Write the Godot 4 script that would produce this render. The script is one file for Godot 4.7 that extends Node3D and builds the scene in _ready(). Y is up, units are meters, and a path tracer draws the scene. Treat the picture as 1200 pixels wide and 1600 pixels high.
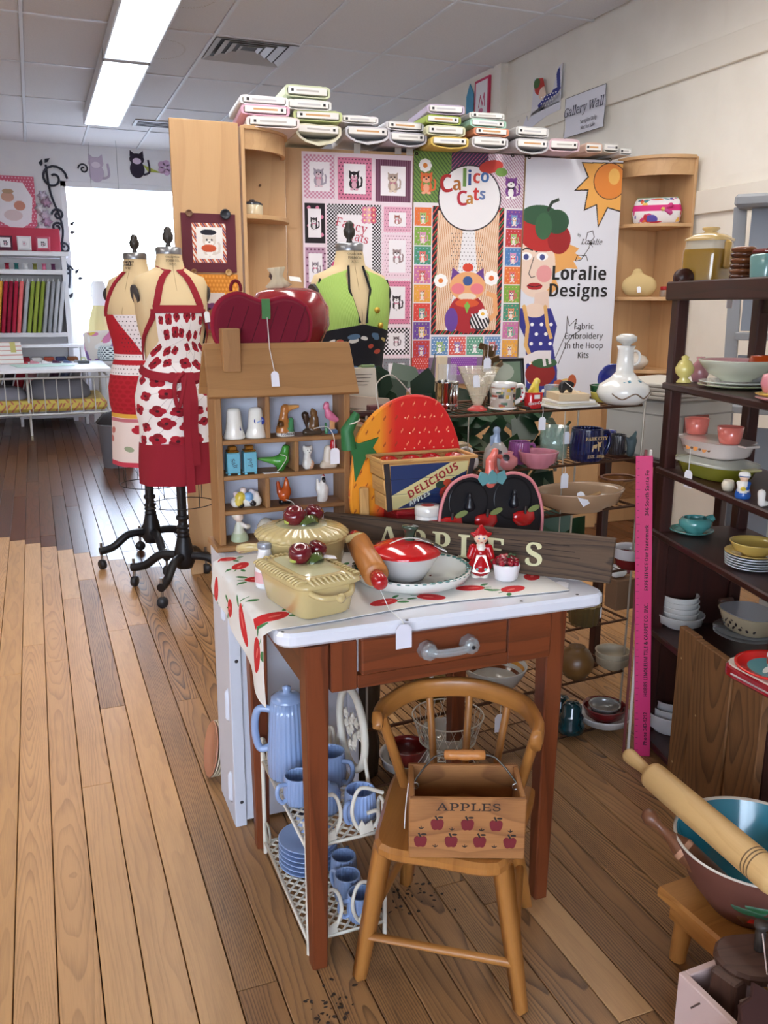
extends Node3D
# ------------------------------------------------------------------ camera figures (photo frame 1200 x 1600)
const F := 1351.3
const CAM_H := 1.32
const YAW := -21.67
const PITCH := -13.465
const ROLL := 0.2157
var used := {}
var mats := {}
var meshes := {}
var rng := RandomNumberGenerator.new()

# a pixel's direction in the room
func ray(px: float, py: float) -> Vector3:
	var b := Basis.from_euler(Vector3(deg_to_rad(PITCH), deg_to_rad(YAW), deg_to_rad(ROLL)))
	return b * Vector3((px - 600.0) / F, -(py - 800.0) / F, -1.0)
func onh(px: float, py: float, h := 0.0) -> Vector3:            # where it meets a level surface of height h
	var d := ray(px, py)
	return Vector3(0, CAM_H, 0) + d * ((h - CAM_H) / d.y)
func onz(px: float, py: float, z: float) -> Vector3:            # where it meets an upright plane z
	var d := ray(px, py)
	return Vector3(0, CAM_H, 0) + d * (z / d.z)
func onx(px: float, py: float, x: float) -> Vector3:
	var d := ray(px, py)
	return Vector3(0, CAM_H, 0) + d * (x / d.x)
func at(px: float, z: float, h: float) -> Vector3:              # the point of the line (z, h) that stands at column px
	var a := deg_to_rad(-YAW); var p := deg_to_rad(-PITCH)
	var k := (px - 600.0) / F; var y := h - CAM_H
	return Vector3((k * (-y * sin(p) - z * cos(a) * cos(p)) - z * sin(a)) / (cos(a) - k * sin(a) * cos(p)), h, z)

# ------------------------------------------------------------------ nodes
func numbered(s: String, where: Node = null) -> String:
	var w: Node = where if where else self
	var key := str(w.get_instance_id()) + s
	var n: int = used.get(key, 0)
	used[key] = n + 1
	return s if n == 0 else "%s_%03d" % [s, n]
func tag(o: Node, label: String, category: String, group := "", kind := "") -> Node:
	if label: o.set_meta("label", label)
	if category: o.set_meta("category", category)
	if group: o.set_meta("group", group)
	if kind: o.set_meta("kind", kind)
	return o
func thing(called: String, label: String, category: String, p := Vector3.ZERO, turn := 0.0, group := "") -> Node3D:
	var o := Node3D.new()
	o.name = numbered(called); add_child(o, true)
	o.position = p; o.rotation_degrees.y = turn
	tag(o, label, category, group)
	return o
func obj(called: String, mesh: Mesh, m: Material, parent: Node = null, p := Vector3.ZERO, r := Vector3.ZERO, sc := Vector3.ONE) -> MeshInstance3D:
	var o := MeshInstance3D.new()
	var w: Node = parent if parent else self
	o.name = numbered(called, w); o.mesh = mesh; o.material_override = m
	w.add_child(o, true)
	o.position = p; o.rotation_degrees = r; o.scale = sc
	return o
func one(called: String, label: String, category: String, mesh: Mesh, m: Material, p := Vector3.ZERO, r := Vector3.ZERO, group := "") -> MeshInstance3D:
	var o := obj(called, mesh, m, null, p, r)
	tag(o, label, category, group)
	return o
func shell(called: String, mesh: Mesh, m: Material, p := Vector3.ZERO, r := Vector3.ZERO) -> MeshInstance3D:
	var o := obj(called, mesh, m, null, p, r)
	o.set_meta("kind", "structure")
	return o
func copy(o: Node3D, p: Vector3, turn := 0.0, label := "") -> Node3D:
	var c: Node3D = o.duplicate()
	var base := String(o.name)
	c.name = numbered(base); add_child(c, true)
	c.position = p; c.rotation_degrees.y = turn
	if label: c.set_meta("label", label)
	return c

# ------------------------------------------------------------------ materials
func c(r: int, g: int, b: int) -> Color: return Color8(r, g, b)
func mt(col: Color, rough := 0.6, metal := 0.0, extra := {}) -> StandardMaterial3D:
	var key := str(col) + str(rough) + "/" + str(metal) + str(extra)
	if mats.has(key): return mats[key]
	var m := StandardMaterial3D.new()
	m.albedo_color = col; m.roughness = rough; m.metallic = metal
	for k in extra: m.set(k, extra[k])
	mats[key] = m
	return m
func glaze(col: Color, rough := 0.18) -> StandardMaterial3D:
	return mt(col, rough, 0.0, {"clearcoat_enabled": true, "clearcoat": 0.6, "clearcoat_roughness": 0.08})
func vcol(rough := 0.25) -> StandardMaterial3D:
	return mt(Color.WHITE, rough, 0.0, {"vertex_color_use_as_albedo": true})
func glass(col: Color, alpha := 0.22) -> StandardMaterial3D:
	return mt(Color(col.r, col.g, col.b, alpha), 0.04, 0.0, {"transparency": BaseMaterial3D.TRANSPARENCY_ALPHA, "metallic_specular": 0.7})
func tex(img: Image) -> ImageTexture:
	img.generate_mipmaps()
	return ImageTexture.create_from_image(img)
func pic(img: Image, rough := 0.7, sc := Vector3.ONE) -> StandardMaterial3D:
	var m := StandardMaterial3D.new()
	m.albedo_texture = tex(img); m.roughness = rough; m.uv1_scale = sc
	return m

# ------------------------------------------------------------------ shapes
func quad(st: SurfaceTool, a: Vector3, b: Vector3, cc: Vector3, d: Vector3, ua := Vector2.ZERO, ub := Vector2.ZERO, uc := Vector2.ZERO, ud := Vector2.ZERO) -> void:
	for t in [[a, ua], [b, ub], [cc, uc], [a, ua], [cc, uc], [d, ud]]:
		st.set_uv(t[1]); st.add_vertex(t[0])
func start(smooth := true) -> SurfaceTool:
	var st := SurfaceTool.new()
	st.begin(Mesh.PRIMITIVE_TRIANGLES)
	st.set_smooth_group(0 if smooth else -1)
	return st
func done(st: SurfaceTool) -> ArrayMesh:
	st.generate_normals()
	return st.commit()
func join(list: Array) -> ArrayMesh:
	var st := SurfaceTool.new()
	st.begin(Mesh.PRIMITIVE_TRIANGLES)
	for e in list:
		var x := Transform3D.IDENTITY
		if e.size() > 1: x.origin = e[1]
		if e.size() > 2: x.basis = Basis.from_euler(e[2] * (PI / 180.0))
		st.append_from(e[0], 0, x)
	return st.commit()
# chamfered box centred on its middle; texture runs along the longest side, in metres
func box(sx: float, sy: float, sz: float, bev := 0.002, off := Vector2.ZERO) -> ArrayMesh:
	var key := "b%f,%f,%f,%f,%s" % [sx, sy, sz, bev, str(off)]
	if meshes.has(key): return meshes[key]
	var st := start(false)
	var h := Vector3(sx, sy, sz) * 0.5
	bev = min(bev, min(h.x, min(h.y, h.z)) * 0.9)
	var long := 0
	if sy > sx and sy >= sz: long = 1
	elif sz > sx and sz > sy: long = 2
	var uvf := func(p: Vector3, n: int) -> Vector2:
		var ax := []
		for i in 3:
			if i != n: ax.append(i)
		var lo: int = ax[1]; var cr: int = ax[0]
		if ax[0] == long: lo = ax[0]; cr = ax[1]
		return Vector2(p[cr] + 0.013 * n, p[lo]) + off
	var pt := func(s: Vector3, n: int) -> Vector3:      # corner s of the face whose normal is axis n
		var v := Vector3.ZERO
		for i in 3: v[i] = s[i] * (h[i] if i == n else h[i] - bev)
		return v
	for n in 3:
		var u := (n + 1) % 3; var w := (n + 2) % 3
		for sg in [-1.0, 1.0]:
			var cs := []
			for k in [[-1, -1], [1, -1], [1, 1], [-1, 1]]:
				var s := Vector3.ZERO
				s[n] = sg; s[u] = k[0]; s[w] = k[1]
				cs.append(pt.call(s, n))
			if sg > 0: cs.reverse()
			quad(st, cs[0], cs[1], cs[2], cs[3], uvf.call(cs[0], n), uvf.call(cs[1], n), uvf.call(cs[2], n), uvf.call(cs[3], n))
	if bev > 0.0:
		for n in 3:                                      # edges that run along axis n
			var u := (n + 1) % 3; var w := (n + 2) % 3
			for su in [-1.0, 1.0]:
				for sw in [-1.0, 1.0]:
					var a := Vector3.ZERO; a[u] = su; a[w] = sw
					var lo := a; lo[n] = -1; var hi := a; hi[n] = 1
					var q := [pt.call(lo, u), pt.call(hi, u), pt.call(hi, w), pt.call(lo, w)]
					if su * sw < 0: q.reverse()
					quad(st, q[0], q[1], q[2], q[3], uvf.call(q[0], u), uvf.call(q[1], u), uvf.call(q[2], u), uvf.call(q[3], u))
		for sx2 in [-1.0, 1.0]:
			for sy2 in [-1.0, 1.0]:
				for sz2 in [-1.0, 1.0]:
					var s := Vector3(sx2, sy2, sz2)
					var q := [pt.call(s, 0), pt.call(s, 1), pt.call(s, 2)]
					if sx2 * sy2 * sz2 > 0: q.reverse()
					for v in q:
						st.set_uv(uvf.call(v, 0)); st.add_vertex(v)
	meshes[key] = done(st)
	return meshes[key]
# turned shape: [radius, height] pairs from the foot up the outside (and down the inside); a pair given twice makes a crease
func lathe(prof: Array, seg := 28, flutes := 0, amp := 0.0, squash := 1.0, flute_to := 99.0) -> ArrayMesh:
	var key := "l" + str(prof) + str([seg, flutes, amp, squash, flute_to])
	if meshes.has(key): return meshes[key]
	var st := start()
	var g := 0
	var run := 0.0
	for i in prof.size() - 1:
		var a := Vector2(prof[i][0], prof[i][1]); var b := Vector2(prof[i + 1][0], prof[i + 1][1])
		if a.is_equal_approx(b):
			g += 1
			continue
		st.set_smooth_group(g)
		var l := a.distance_to(b)
		for k in seg:
			var vs := []; var us := []
			for e in [[a, k + 1, run], [b, k + 1, run + l], [b, k, run + l], [a, k, run]]:
				var t: float = TAU * float(int(e[1]) % seg) / seg
				var r: float = e[0].x
				if flutes > 0 and e[0].y < flute_to: r *= 1.0 + amp * cos(flutes * t)
				vs.append(Vector3(r * cos(t), e[0].y, r * sin(t) * squash))
				us.append(Vector2(float(e[1]) / seg * TAU * max(a.x, b.x), e[2]))
			if a.x > 1e-5 and b.x > 1e-5: quad(st, vs[0], vs[1], vs[2], vs[3], us[0], us[1], us[2], us[3])
			elif a.x <= 1e-5:
				for j in [0, 1, 2]: st.set_uv(us[j]); st.add_vertex(vs[j])
			else:
				for j in [0, 1, 3]: st.set_uv(us[j]); st.add_vertex(vs[j])
		run += l
	meshes[key] = done(st)
	return meshes[key]
# round bar along a path; r is one radius or one for each point
func tube(pts: Array, r, seg := 8, closed := false) -> ArrayMesh:
	var st := start()
	var n := pts.size()
	var rings := []
	var up := Vector3.UP
	var t0: Vector3 = (pts[1] - pts[0]).normalized()
	if abs(t0.dot(up)) > 0.95: up = Vector3.RIGHT
	var nrm := (up - t0 * up.dot(t0)).normalized()
	var run := 0.0
	for i in n:
		var prev: Vector3 = pts[(i - 1 + n) % n] if (closed or i > 0) else pts[i]
		var nxt: Vector3 = pts[(i + 1) % n] if (closed or i < n - 1) else pts[i]
		var t := (nxt - prev).normalized()
		nrm = (nrm - t * nrm.dot(t)).normalized()
		var bi := t.cross(nrm)
		var rr: float = r[i] if r is Array else r
		var ring := []
		for k in seg:
			var a := TAU * k / seg
			ring.append(pts[i] + (nrm * cos(a) + bi * sin(a)) * rr)
		if i > 0: run += pts[i].distance_to(pts[i - 1])
		rings.append([ring, run, rr])
	for i in (n if closed else n - 1):
		var A: Array = rings[i]; var B: Array = rings[(i + 1) % n]
		for k in seg:
			var k2 := (k + 1) % seg
			var u0: float = A[2] * TAU * k / seg; var u1: float = A[2] * TAU * (k + 1) / seg
			quad(st, A[0][k2], A[0][k], B[0][k], B[0][k2], Vector2(u1, A[1]), Vector2(u0, A[1]), Vector2(u0, B[1]), Vector2(u1, B[1]))
	if not closed:
		st.set_smooth_group(1)
		for e in [[0, true], [n - 1, false]]:
			var ring: Array = rings[e[0]][0]
			for k in seg:
				var tri := [pts[e[0]], ring[k], ring[(k + 1) % seg]]
				if not e[1]: tri.reverse()
				for v in tri: st.set_uv(Vector2(v.x, v.z)); st.add_vertex(v)
	return done(st)
func arc(cx: Vector3, ax: Vector3, ay: Vector3, a0: float, a1: float, n: int) -> Array:
	var o := []
	for i in n + 1:
		var t := deg_to_rad(lerp(a0, a1, float(i) / n))
		o.append(cx + ax * cos(t) + ay * sin(t))
	return o
func spline(ctrl: Array, per := 6, closed := false) -> Array:
	var o := []
	var n := ctrl.size()
	for i in (n if closed else n - 1):
		var p0 = ctrl[(i - 1 + n) % n] if (closed or i > 0) else ctrl[0]
		var p1 = ctrl[i]; var p2 = ctrl[(i + 1) % n]
		var p3 = ctrl[(i + 2) % n] if (closed or i < n - 2) else ctrl[n - 1]
		for k in per:
			var t := float(k) / per
			o.append(0.5 * ((2 * p1) + (p2 - p0) * t + (2 * p0 - 5 * p1 + 4 * p2 - p3) * t * t + (3 * p1 - p0 - 3 * p2 + p3) * t * t * t))
	if not closed: o.append(ctrl[n - 1])
	return o
# flat outline (x, y) given depth along z; norm: texture fills the outline's bounds
func slab(poly: Array, depth: float, bev := 0.002, norm := false) -> ArrayMesh:
	var pts := PackedVector2Array(poly)
	if Geometry2D.is_polygon_clockwise(pts): pts.reverse()
	var n := pts.size()
	var lo := pts[0]; var hi := pts[0]
	for p in pts: lo = lo.min(p); hi = hi.max(p)
	var tall := (hi - lo).y >= (hi - lo).x
	var uvf := func(p: Vector2) -> Vector2:
		if norm: return Vector2((p.x - lo.x) / (hi.x - lo.x), (hi.y - p.y) / (hi.y - lo.y))
		return p if tall else Vector2(p.y, p.x)
	var inn := PackedVector2Array()
	for i in n:
		var e1 := (pts[i] - pts[(i - 1 + n) % n]).normalized(); var e2 := (pts[(i + 1) % n] - pts[i]).normalized()
		var nn := (Vector2(-e1.y, e1.x) + Vector2(-e2.y, e2.x)).normalized()
		inn.append(pts[i] + nn * bev)
	var tri := Geometry2D.triangulate_polygon(inn)
	if tri.is_empty():
		inn = pts; tri = Geometry2D.triangulate_polygon(pts)
	var st := start(false)
	var z := depth * 0.5
	for i in range(0, tri.size(), 3):
		var t := [inn[tri[i]], inn[tri[i + 1]], inn[tri[i + 2]]]
		if (t[1] - t[0]).cross(t[2] - t[0]) > 0: t.reverse()
		for p in t: st.set_uv(uvf.call(p)); st.add_vertex(Vector3(p.x, p.y, z))
		t.reverse()
		for p in t: st.set_uv(uvf.call(p)); st.add_vertex(Vector3(p.x, p.y, -z))
	var lev := [[inn, z], [pts, z - bev], [pts, -z + bev], [inn, -z]]
	for l in 3:
		for i in n:
			var j := (i + 1) % n
			var A: PackedVector2Array = lev[l][0]; var B: PackedVector2Array = lev[l + 1][0]
			quad(st, Vector3(A[i].x, A[i].y, lev[l][1]), Vector3(A[j].x, A[j].y, lev[l][1]), Vector3(B[j].x, B[j].y, lev[l + 1][1]), Vector3(B[i].x, B[i].y, lev[l + 1][1]), uvf.call(A[i]), uvf.call(A[j]), uvf.call(B[j]), uvf.call(B[i]))
	return done(st)
# sheet: f(u, v) gives a point; thick closes it into a solid
func sheet(nu: int, nv: int, f: Callable, thick := 0.0, flip := false) -> ArrayMesh:
	var P := []
	for j in nv + 1:
		var row := []
		for i in nu + 1: row.append(f.call(float(i) / nu, float(j) / nv))
		P.append(row)
	var st := start()
	var back := []
	if thick > 0.0:
		for j in nv + 1:
			var row := []
			for i in nu + 1:
				var du: Vector3 = P[j][min(i + 1, nu)] - P[j][max(i - 1, 0)]
				var dv: Vector3 = P[min(j + 1, nv)][i] - P[max(j - 1, 0)][i]
				var nn := du.cross(dv).normalized() * (1.0 if flip else -1.0)
				row.append(P[j][i] + nn * thick)
			back.append(row)
	for j in nv:
		for i in nu:
			var q := [[i, j], [i + 1, j], [i + 1, j + 1], [i, j + 1]]
			if flip: q.reverse()
			var v := []; var u := []
			for e in q: v.append(P[e[1]][e[0]]); u.append(Vector2(float(e[0]) / nu, float(e[1]) / nv))
			quad(st, v[0], v[1], v[2], v[3], u[0], u[1], u[2], u[3])
	if thick > 0.0:
		st.set_smooth_group(1)
		for j in nv:
			for i in nu:
				var q := [[i, j], [i, j + 1], [i + 1, j + 1], [i + 1, j]]
				if flip: q.reverse()
				var v := []; var u := []
				for e in q: v.append(back[e[1]][e[0]]); u.append(Vector2(float(e[0]) / nu, float(e[1]) / nv))
				quad(st, v[0], v[1], v[2], v[3], u[0], u[1], u[2], u[3])
		st.set_smooth_group(2)
		var rim := []
		for i in nu: rim.append([i, 0])
		for j in nv: rim.append([nu, j])
		for i in nu: rim.append([nu - i, nv])
		for j in nv: rim.append([0, nv - j])
		for k in rim.size():
			var a: Array = rim[k]; var b: Array = rim[(k + 1) % rim.size()]
			var ua := Vector2(float(a[0]) / nu, float(a[1]) / nv); var ub := Vector2(float(b[0]) / nu, float(b[1]) / nv)
			quad(st, P[a[1]][a[0]], back[a[1]][a[0]], back[b[1]][b[0]], P[b[1]][b[0]], ua, ua, ub, ub)
	return done(st)
# stack of ellipses [y, rx, rz, cx, cz]
func rings(list: Array, seg := 28, power := 2.0, caps := true) -> ArrayMesh:
	var st := start()
	var R := []
	for e in list:
		var row := []
		for k in seg:
			var t := TAU * k / seg
			var ct := cos(t); var s := sin(t)
			row.append(Vector3((e[3] if e.size() > 3 else 0.0) + e[1] * sign(ct) * pow(abs(ct), 2.0 / power), e[0], (e[4] if e.size() > 4 else 0.0) + e[2] * sign(s) * pow(abs(s), 2.0 / power)))
		R.append(row)
	var n := R.size()
	for i in n - 1:
		for k in seg:
			var k2 := (k + 1) % seg
			quad(st, R[i][k2], R[i + 1][k2], R[i + 1][k], R[i][k], Vector2(float(k + 1) / seg, 1.0 - float(i) / (n - 1)), Vector2(float(k + 1) / seg, 1.0 - float(i + 1) / (n - 1)), Vector2(float(k) / seg, 1.0 - float(i + 1) / (n - 1)), Vector2(float(k) / seg, 1.0 - float(i) / (n - 1)))
	if caps:
		st.set_smooth_group(1)
		for e in [[0, false], [n - 1, true]]:
			var mid := Vector3.ZERO
			for v in R[e[0]]: mid += v / seg
			for k in seg:
				var t := [mid, R[e[0]][(k + 1) % seg], R[e[0]][k]]
				if e[1]: t = [mid, R[e[0]][k], R[e[0]][(k + 1) % seg]]
				t.reverse()
				for v in t: st.set_uv(Vector2(0.5, 0.5)); st.add_vertex(v)
	return done(st)
# smooth joined capsules [a, b, ra, rb, colour] meshed as surface nets; colours become vertex colours
func blob(caps: Array, cell := 0.002, k := 0.004) -> ArrayMesh:
	var lo := Vector3(9, 9, 9); var hi := -lo
	for e in caps:
		for j in 2:
			var r: float = e[2 + j]
			lo = lo.min(e[j] - Vector3.ONE * r); hi = hi.max(e[j] + Vector3.ONE * r)
	lo -= Vector3.ONE * cell * 2.0
	var n := ((hi - lo) / cell).ceil() + Vector3.ONE * 2.0
	var nx := int(n.x); var ny := int(n.y); var nz := int(n.z)
	var D := PackedFloat32Array(); D.resize(nx * ny * nz); D.fill(1.0)
	for e in caps:
		var a: Vector3 = e[0]; var b: Vector3 = e[1]; var ra: float = e[2]; var rb: float = e[3]
		var ab := b - a; var l2: float = max(ab.length_squared(), 1e-12)
		var pad := k + cell * 2.0
		var m0 := ((a - Vector3.ONE * ra).min(b - Vector3.ONE * rb) - Vector3.ONE * pad - lo) / cell
		var m1 := ((a + Vector3.ONE * ra).max(b + Vector3.ONE * rb) + Vector3.ONE * pad - lo) / cell
		for iz in range(max(0, int(m0.z)), min(nz, int(m1.z) + 2)):
			for iy in range(max(0, int(m0.y)), min(ny, int(m1.y) + 2)):
				var row := (iz * ny + iy) * nx
				for ix in range(max(0, int(m0.x)), min(nx, int(m1.x) + 2)):
					var p := lo + Vector3(ix, iy, iz) * cell
					var t: float = clamp((p - a).dot(ab) / l2, 0.0, 1.0)
					var d: float = p.distance_to(a + ab * t) - lerp(ra, rb, t)
					var o := D[row + ix]
					var hh: float = max(k - abs(o - d), 0.0) / k
					D[row + ix] = min(o, d) - hh * hh * k * 0.25
	var ids := {}
	var V := PackedVector3Array()
	for iz in nz - 1:
		for iy in ny - 1:
			for ix in nx - 1:
				var base := (iz * ny + iy) * nx + ix
				var s := 0; var acc := Vector3.ZERO; var cnt := 0
				var dv := [D[base], D[base + 1], D[base + nx], D[base + nx + 1], D[base + nx * ny], D[base + nx * ny + 1], D[base + nx * ny + nx], D[base + nx * ny + nx + 1]]
				for q in 8:
					if dv[q] < 0.0: s |= 1 << q
				if s == 0 or s == 255: continue
				for e in [[0, 1], [2, 3], [4, 5], [6, 7], [0, 2], [1, 3], [4, 6], [5, 7], [0, 4], [1, 5], [2, 6], [3, 7]]:
					var d0: float = dv[e[0]]; var d1: float = dv[e[1]]
					if (d0 < 0.0) != (d1 < 0.0):
						var t := d0 / (d0 - d1)
						var p0 := Vector3(e[0] & 1, (e[0] >> 1) & 1, e[0] >> 2); var p1 := Vector3(e[1] & 1, (e[1] >> 1) & 1, e[1] >> 2)
						acc += p0.lerp(p1, t); cnt += 1
				ids[base] = V.size()
				V.append(lo + (Vector3(ix, iy, iz) + acc / cnt) * cell)
	var cols := PackedColorArray()
	for v in V:
		var best := 1e9; var col := Color.WHITE
		for e in caps:
			var ab: Vector3 = e[1] - e[0]
			var t: float = clamp((v - e[0]).dot(ab) / max(ab.length_squared(), 1e-12), 0.0, 1.0)
			var d: float = v.distance_to(e[0] + ab * t) - lerp(e[2], e[3], t)
			if d < best: best = d; col = e[4]
		cols.append(col.srgb_to_linear())
	var idx := PackedInt32Array()
	var step := [1, nx, nx * ny]
	for b in ids:
		var ix: int = b % nx; var iy: int = (b / nx) % ny; var iz: int = b / (nx * ny)
		var cc := [ix, iy, iz]
		for ax in 3:
			var u := (ax + 1) % 3; var w := (ax + 2) % 3
			if cc[u] == 0 or cc[w] == 0: continue
			var d0 := D[b]; var d1 := D[b + step[ax]]
			if (d0 < 0.0) == (d1 < 0.0): continue
			var q := [b, b - step[u], b - step[u] - step[w], b - step[w]]
			var ok := true
			for e in q:
				if not ids.has(e): ok = false
			if not ok: continue
			if d0 < 0.0: q.reverse()
			for e in [q[0], q[1], q[2], q[0], q[2], q[3]]: idx.append(ids[e])
	var arr := []
	arr.resize(Mesh.ARRAY_MAX)
	arr[Mesh.ARRAY_VERTEX] = V; arr[Mesh.ARRAY_COLOR] = cols; arr[Mesh.ARRAY_INDEX] = idx
	var am := ArrayMesh.new()
	am.add_surface_from_arrays(Mesh.PRIMITIVE_TRIANGLES, arr)
	var st := SurfaceTool.new()
	st.create_from(am, 0)
	st.generate_normals()
	return st.commit()
func ball(p: Vector3, r: float, col: Color) -> Array: return [p, p, r, r, col]
func cap(a: Vector3, b: Vector3, ra: float, rb: float, col: Color) -> Array: return [a, b, ra, rb, col]
# lettering
var fonts := {}
func text(s: String, height: float, m: Material, parent: Node, p: Vector3, r := Vector3.ZERO, called := "lettering", face := "Droid Sans", weight := 400, slant := 0.0, depth := 0.0012) -> MeshInstance3D:
	if not fonts.has(face + str(weight)):
		var f := SystemFont.new()
		f.font_names = PackedStringArray([face]); f.font_weight = weight
		fonts[face + str(weight)] = f
	var t := TextMesh.new()
	t.font = fonts[face + str(weight)]; t.text = s; t.font_size = 40; t.pixel_size = height / 29.0; t.depth = depth; t.curve_step = 2.0
	var o := obj(called, t, m, parent, p, r)
	if slant != 0.0: o.transform.basis = o.transform.basis * Basis(Vector3(1, 0, 0), Vector3(slant, 1, 0), Vector3(0, 0, 1))
	return o

# ------------------------------------------------------------------ flat prints
class Print:
	var im: Image
	var w: int
	var h: int
	func _init(ww: int, hh: int, col: Color) -> void:
		w = ww; h = hh
		im = Image.create(ww, hh, false, Image.FORMAT_RGB8); im.fill(col)
	func rect(x: float, y: float, a: float, b: float, col: Color) -> void:
		im.fill_rect(Rect2i(int(x), int(y), int(a), int(b)), col)
	func poly(p: Array, col: Color) -> void:
		var y0 := 1e9; var y1 := -1e9
		for q in p: y0 = min(y0, q.y); y1 = max(y1, q.y)
		for y in range(max(0, int(y0)), min(h - 1, int(y1)) + 1):
			var xs := []
			for i in p.size():
				var a: Vector2 = p[i]; var b: Vector2 = p[(i + 1) % p.size()]
				if (a.y <= y) != (b.y <= y): xs.append(a.x + (y - a.y) / (b.y - a.y) * (b.x - a.x))
			xs.sort()
			for i in range(0, xs.size() - 1, 2):
				im.fill_rect(Rect2i(int(round(xs[i])), y, max(1, int(round(xs[i + 1])) - int(round(xs[i]))), 1), col)
	func ell(cx: float, cy: float, rx: float, ry: float, col: Color, turn := 0.0) -> void:
		var p := []
		var n: int = clamp(int(max(rx, ry)) + 6, 8, 40)
		for i in n:
			var t := TAU * i / n
			p.append(Vector2(cx, cy) + Vector2(rx * cos(t), ry * sin(t)).rotated(turn))
		poly(p, col)
	func line(a: Vector2, b: Vector2, t: float, col: Color) -> void:
		var d := (b - a).normalized().orthogonal() * t * 0.5
		poly([a + d, b + d, b - d, a - d], col)
	func path(p: Array, t: float, col: Color) -> void:
		for i in p.size() - 1:
			line(p[i], p[i + 1], t, col)
			ell(p[i].x, p[i].y, t * 0.5, t * 0.5, col)
	func dots(x: float, y: float, a: float, b: float, gap: float, r: float, col: Color) -> void:
		var j := 0
		var yy := y + gap * 0.5
		while yy < y + b:
			var xx := x + gap * (0.5 if j % 2 == 0 else 1.0)
			while xx < x + a:
				ell(xx, yy, r, r, col)
				xx += gap
			yy += gap; j += 1
	func checks(x: float, y: float, a: float, b: float, s: float, col: Color) -> void:
		var j := 0
		while j * s < b:
			var i := j % 2
			while i * s < a:
				rect(x + i * s, y + j * s, min(s, a - i * s), min(s, b - j * s), col)
				i += 2
			j += 1
	func stripes(x: float, y: float, a: float, b: float, gap: float, t: float, col: Color, lean := 0.0) -> void:
		var n := int((a + abs(lean) * b) / gap) + 2
		for i in range(-n, n):
			var x0 := x + i * gap
			for yy in int(b):
				var l: float = max(x, x0 + lean * yy); var r: float = min(x + a, x0 + lean * yy + t)
				if r > l: im.fill_rect(Rect2i(int(l), int(y) + yy, max(1, int(r) - int(l)), 1), col)

# ------------------------------------------------------------------ wood
# grain of a board sawn from a log: rings cut by a slanted plane
func wood_image(sd: int, light: Color, dark: Color, pith: float, tilt: float, freq: float, contrast: float, fine := 0.35, w := 192, h := 1024) -> Image:
	var nz := FastNoiseLite.new()
	nz.seed = sd; nz.frequency = 0.012; nz.fractal_octaves = 3
	var fi := FastNoiseLite.new()
	fi.seed = sd + 7; fi.frequency = 0.12; fi.fractal_octaves = 2
	var blot := FastNoiseLite.new()
	blot.seed = sd + 3; blot.frequency = 0.006; blot.fractal_octaves = 3
	var im := Image.create(w, h, false, Image.FORMAT_RGB8)
	for y in h:
		var vy := absf(float(y) / h - 0.5) * 2.0                # mirrored so the texture repeats
		for x in w:
			var xx := (float(x) / w - 0.5) * 2.0
			var warp := nz.get_noise_2d(x * 0.5, vy * 60.0) * 0.10
			var r := sqrt(xx * xx + pow(pith + vy * tilt, 2.0)) + warp
			var g := fposmod(r * freq, 1.0)
			g = pow(g, 3.0) * (1.0 - smoothstep(0.93, 1.0, g))
			var f2 := fi.get_noise_2d(x * 3.0, vy * 60.0) * 0.5 + 0.5
			var bl := blot.get_noise_2d(x * 2.0, vy * 300.0)
			var t: float = clamp(g * contrast + (f2 - 0.4) * fine + bl * 0.22, 0.0, 1.0)
			im.set_pixel(x, y, light.lerp(dark, t))
	return im
func wood_mat(sd: int, light: Color, dark: Color, pith := 0.5, tilt := 1.2, freq := 7.0, contrast := 0.7, rough := 0.5, across := 0.17, along := 1.36, fine := 0.35) -> StandardMaterial3D:
	var m := StandardMaterial3D.new()
	m.albedo_texture = tex(wood_image(sd, light, dark, pith, tilt, freq, contrast, fine))
	m.roughness = rough
	m.uv1_scale = Vector3(1.0 / across, 1.0 / along, 1)
	return m

# ------------------------------------------------------------------ build
var W := {}                                                       # wood materials by name
const CEIL := 3.1
const WALL_X := 3.5
const FAR_Z := -11.2
func _ready() -> void:
	rng.seed = 11
	var cam := Camera3D.new()
	cam.name = "camera"
	cam.fov = rad_to_deg(2.0 * atan(800.0 / F))
	cam.near = 0.05; cam.far = 200.0
	cam.position = Vector3(0, CAM_H, 0)
	cam.rotation_degrees = Vector3(PITCH, YAW, ROLL)
	add_child(cam); cam.current = true
	var env := Environment.new()
	var sky := Sky.new()
	var sm := ProceduralSkyMaterial.new()                         # bright overcast day
	sm.sky_top_color = Color(0.80, 0.88, 1.0); sm.sky_horizon_color = Color(0.95, 0.97, 1.0)
	sm.ground_horizon_color = Color(0.80, 0.81, 0.82); sm.ground_bottom_color = Color(0.55, 0.55, 0.55)
	sm.sky_energy_multiplier = 3.2; sm.ground_energy_multiplier = 2.4; sm.sun_angle_max = 0.0
	sky.sky_material = sm
	env.background_mode = Environment.BG_SKY; env.sky = sky
	env.tonemap_mode = Environment.TONE_MAPPER_LINEAR
	env.tonemap_exposure = 1.28
	env.sdfgi_enabled = true; env.ssao_enabled = true; env.ssil_enabled = true
	var we := WorldEnvironment.new()
	we.name = "world_environment"; we.environment = env
	add_child(we)
	woods()
	room()
	lamps()
	back_display()
	bolts()
	far_end()
	dress_forms()
	kitchen_table()
	house_shelf()
	table_goods()
	under_table()
	small_chair()
	wire_rack()
	dark_bookcase()
	near_corner()

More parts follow.
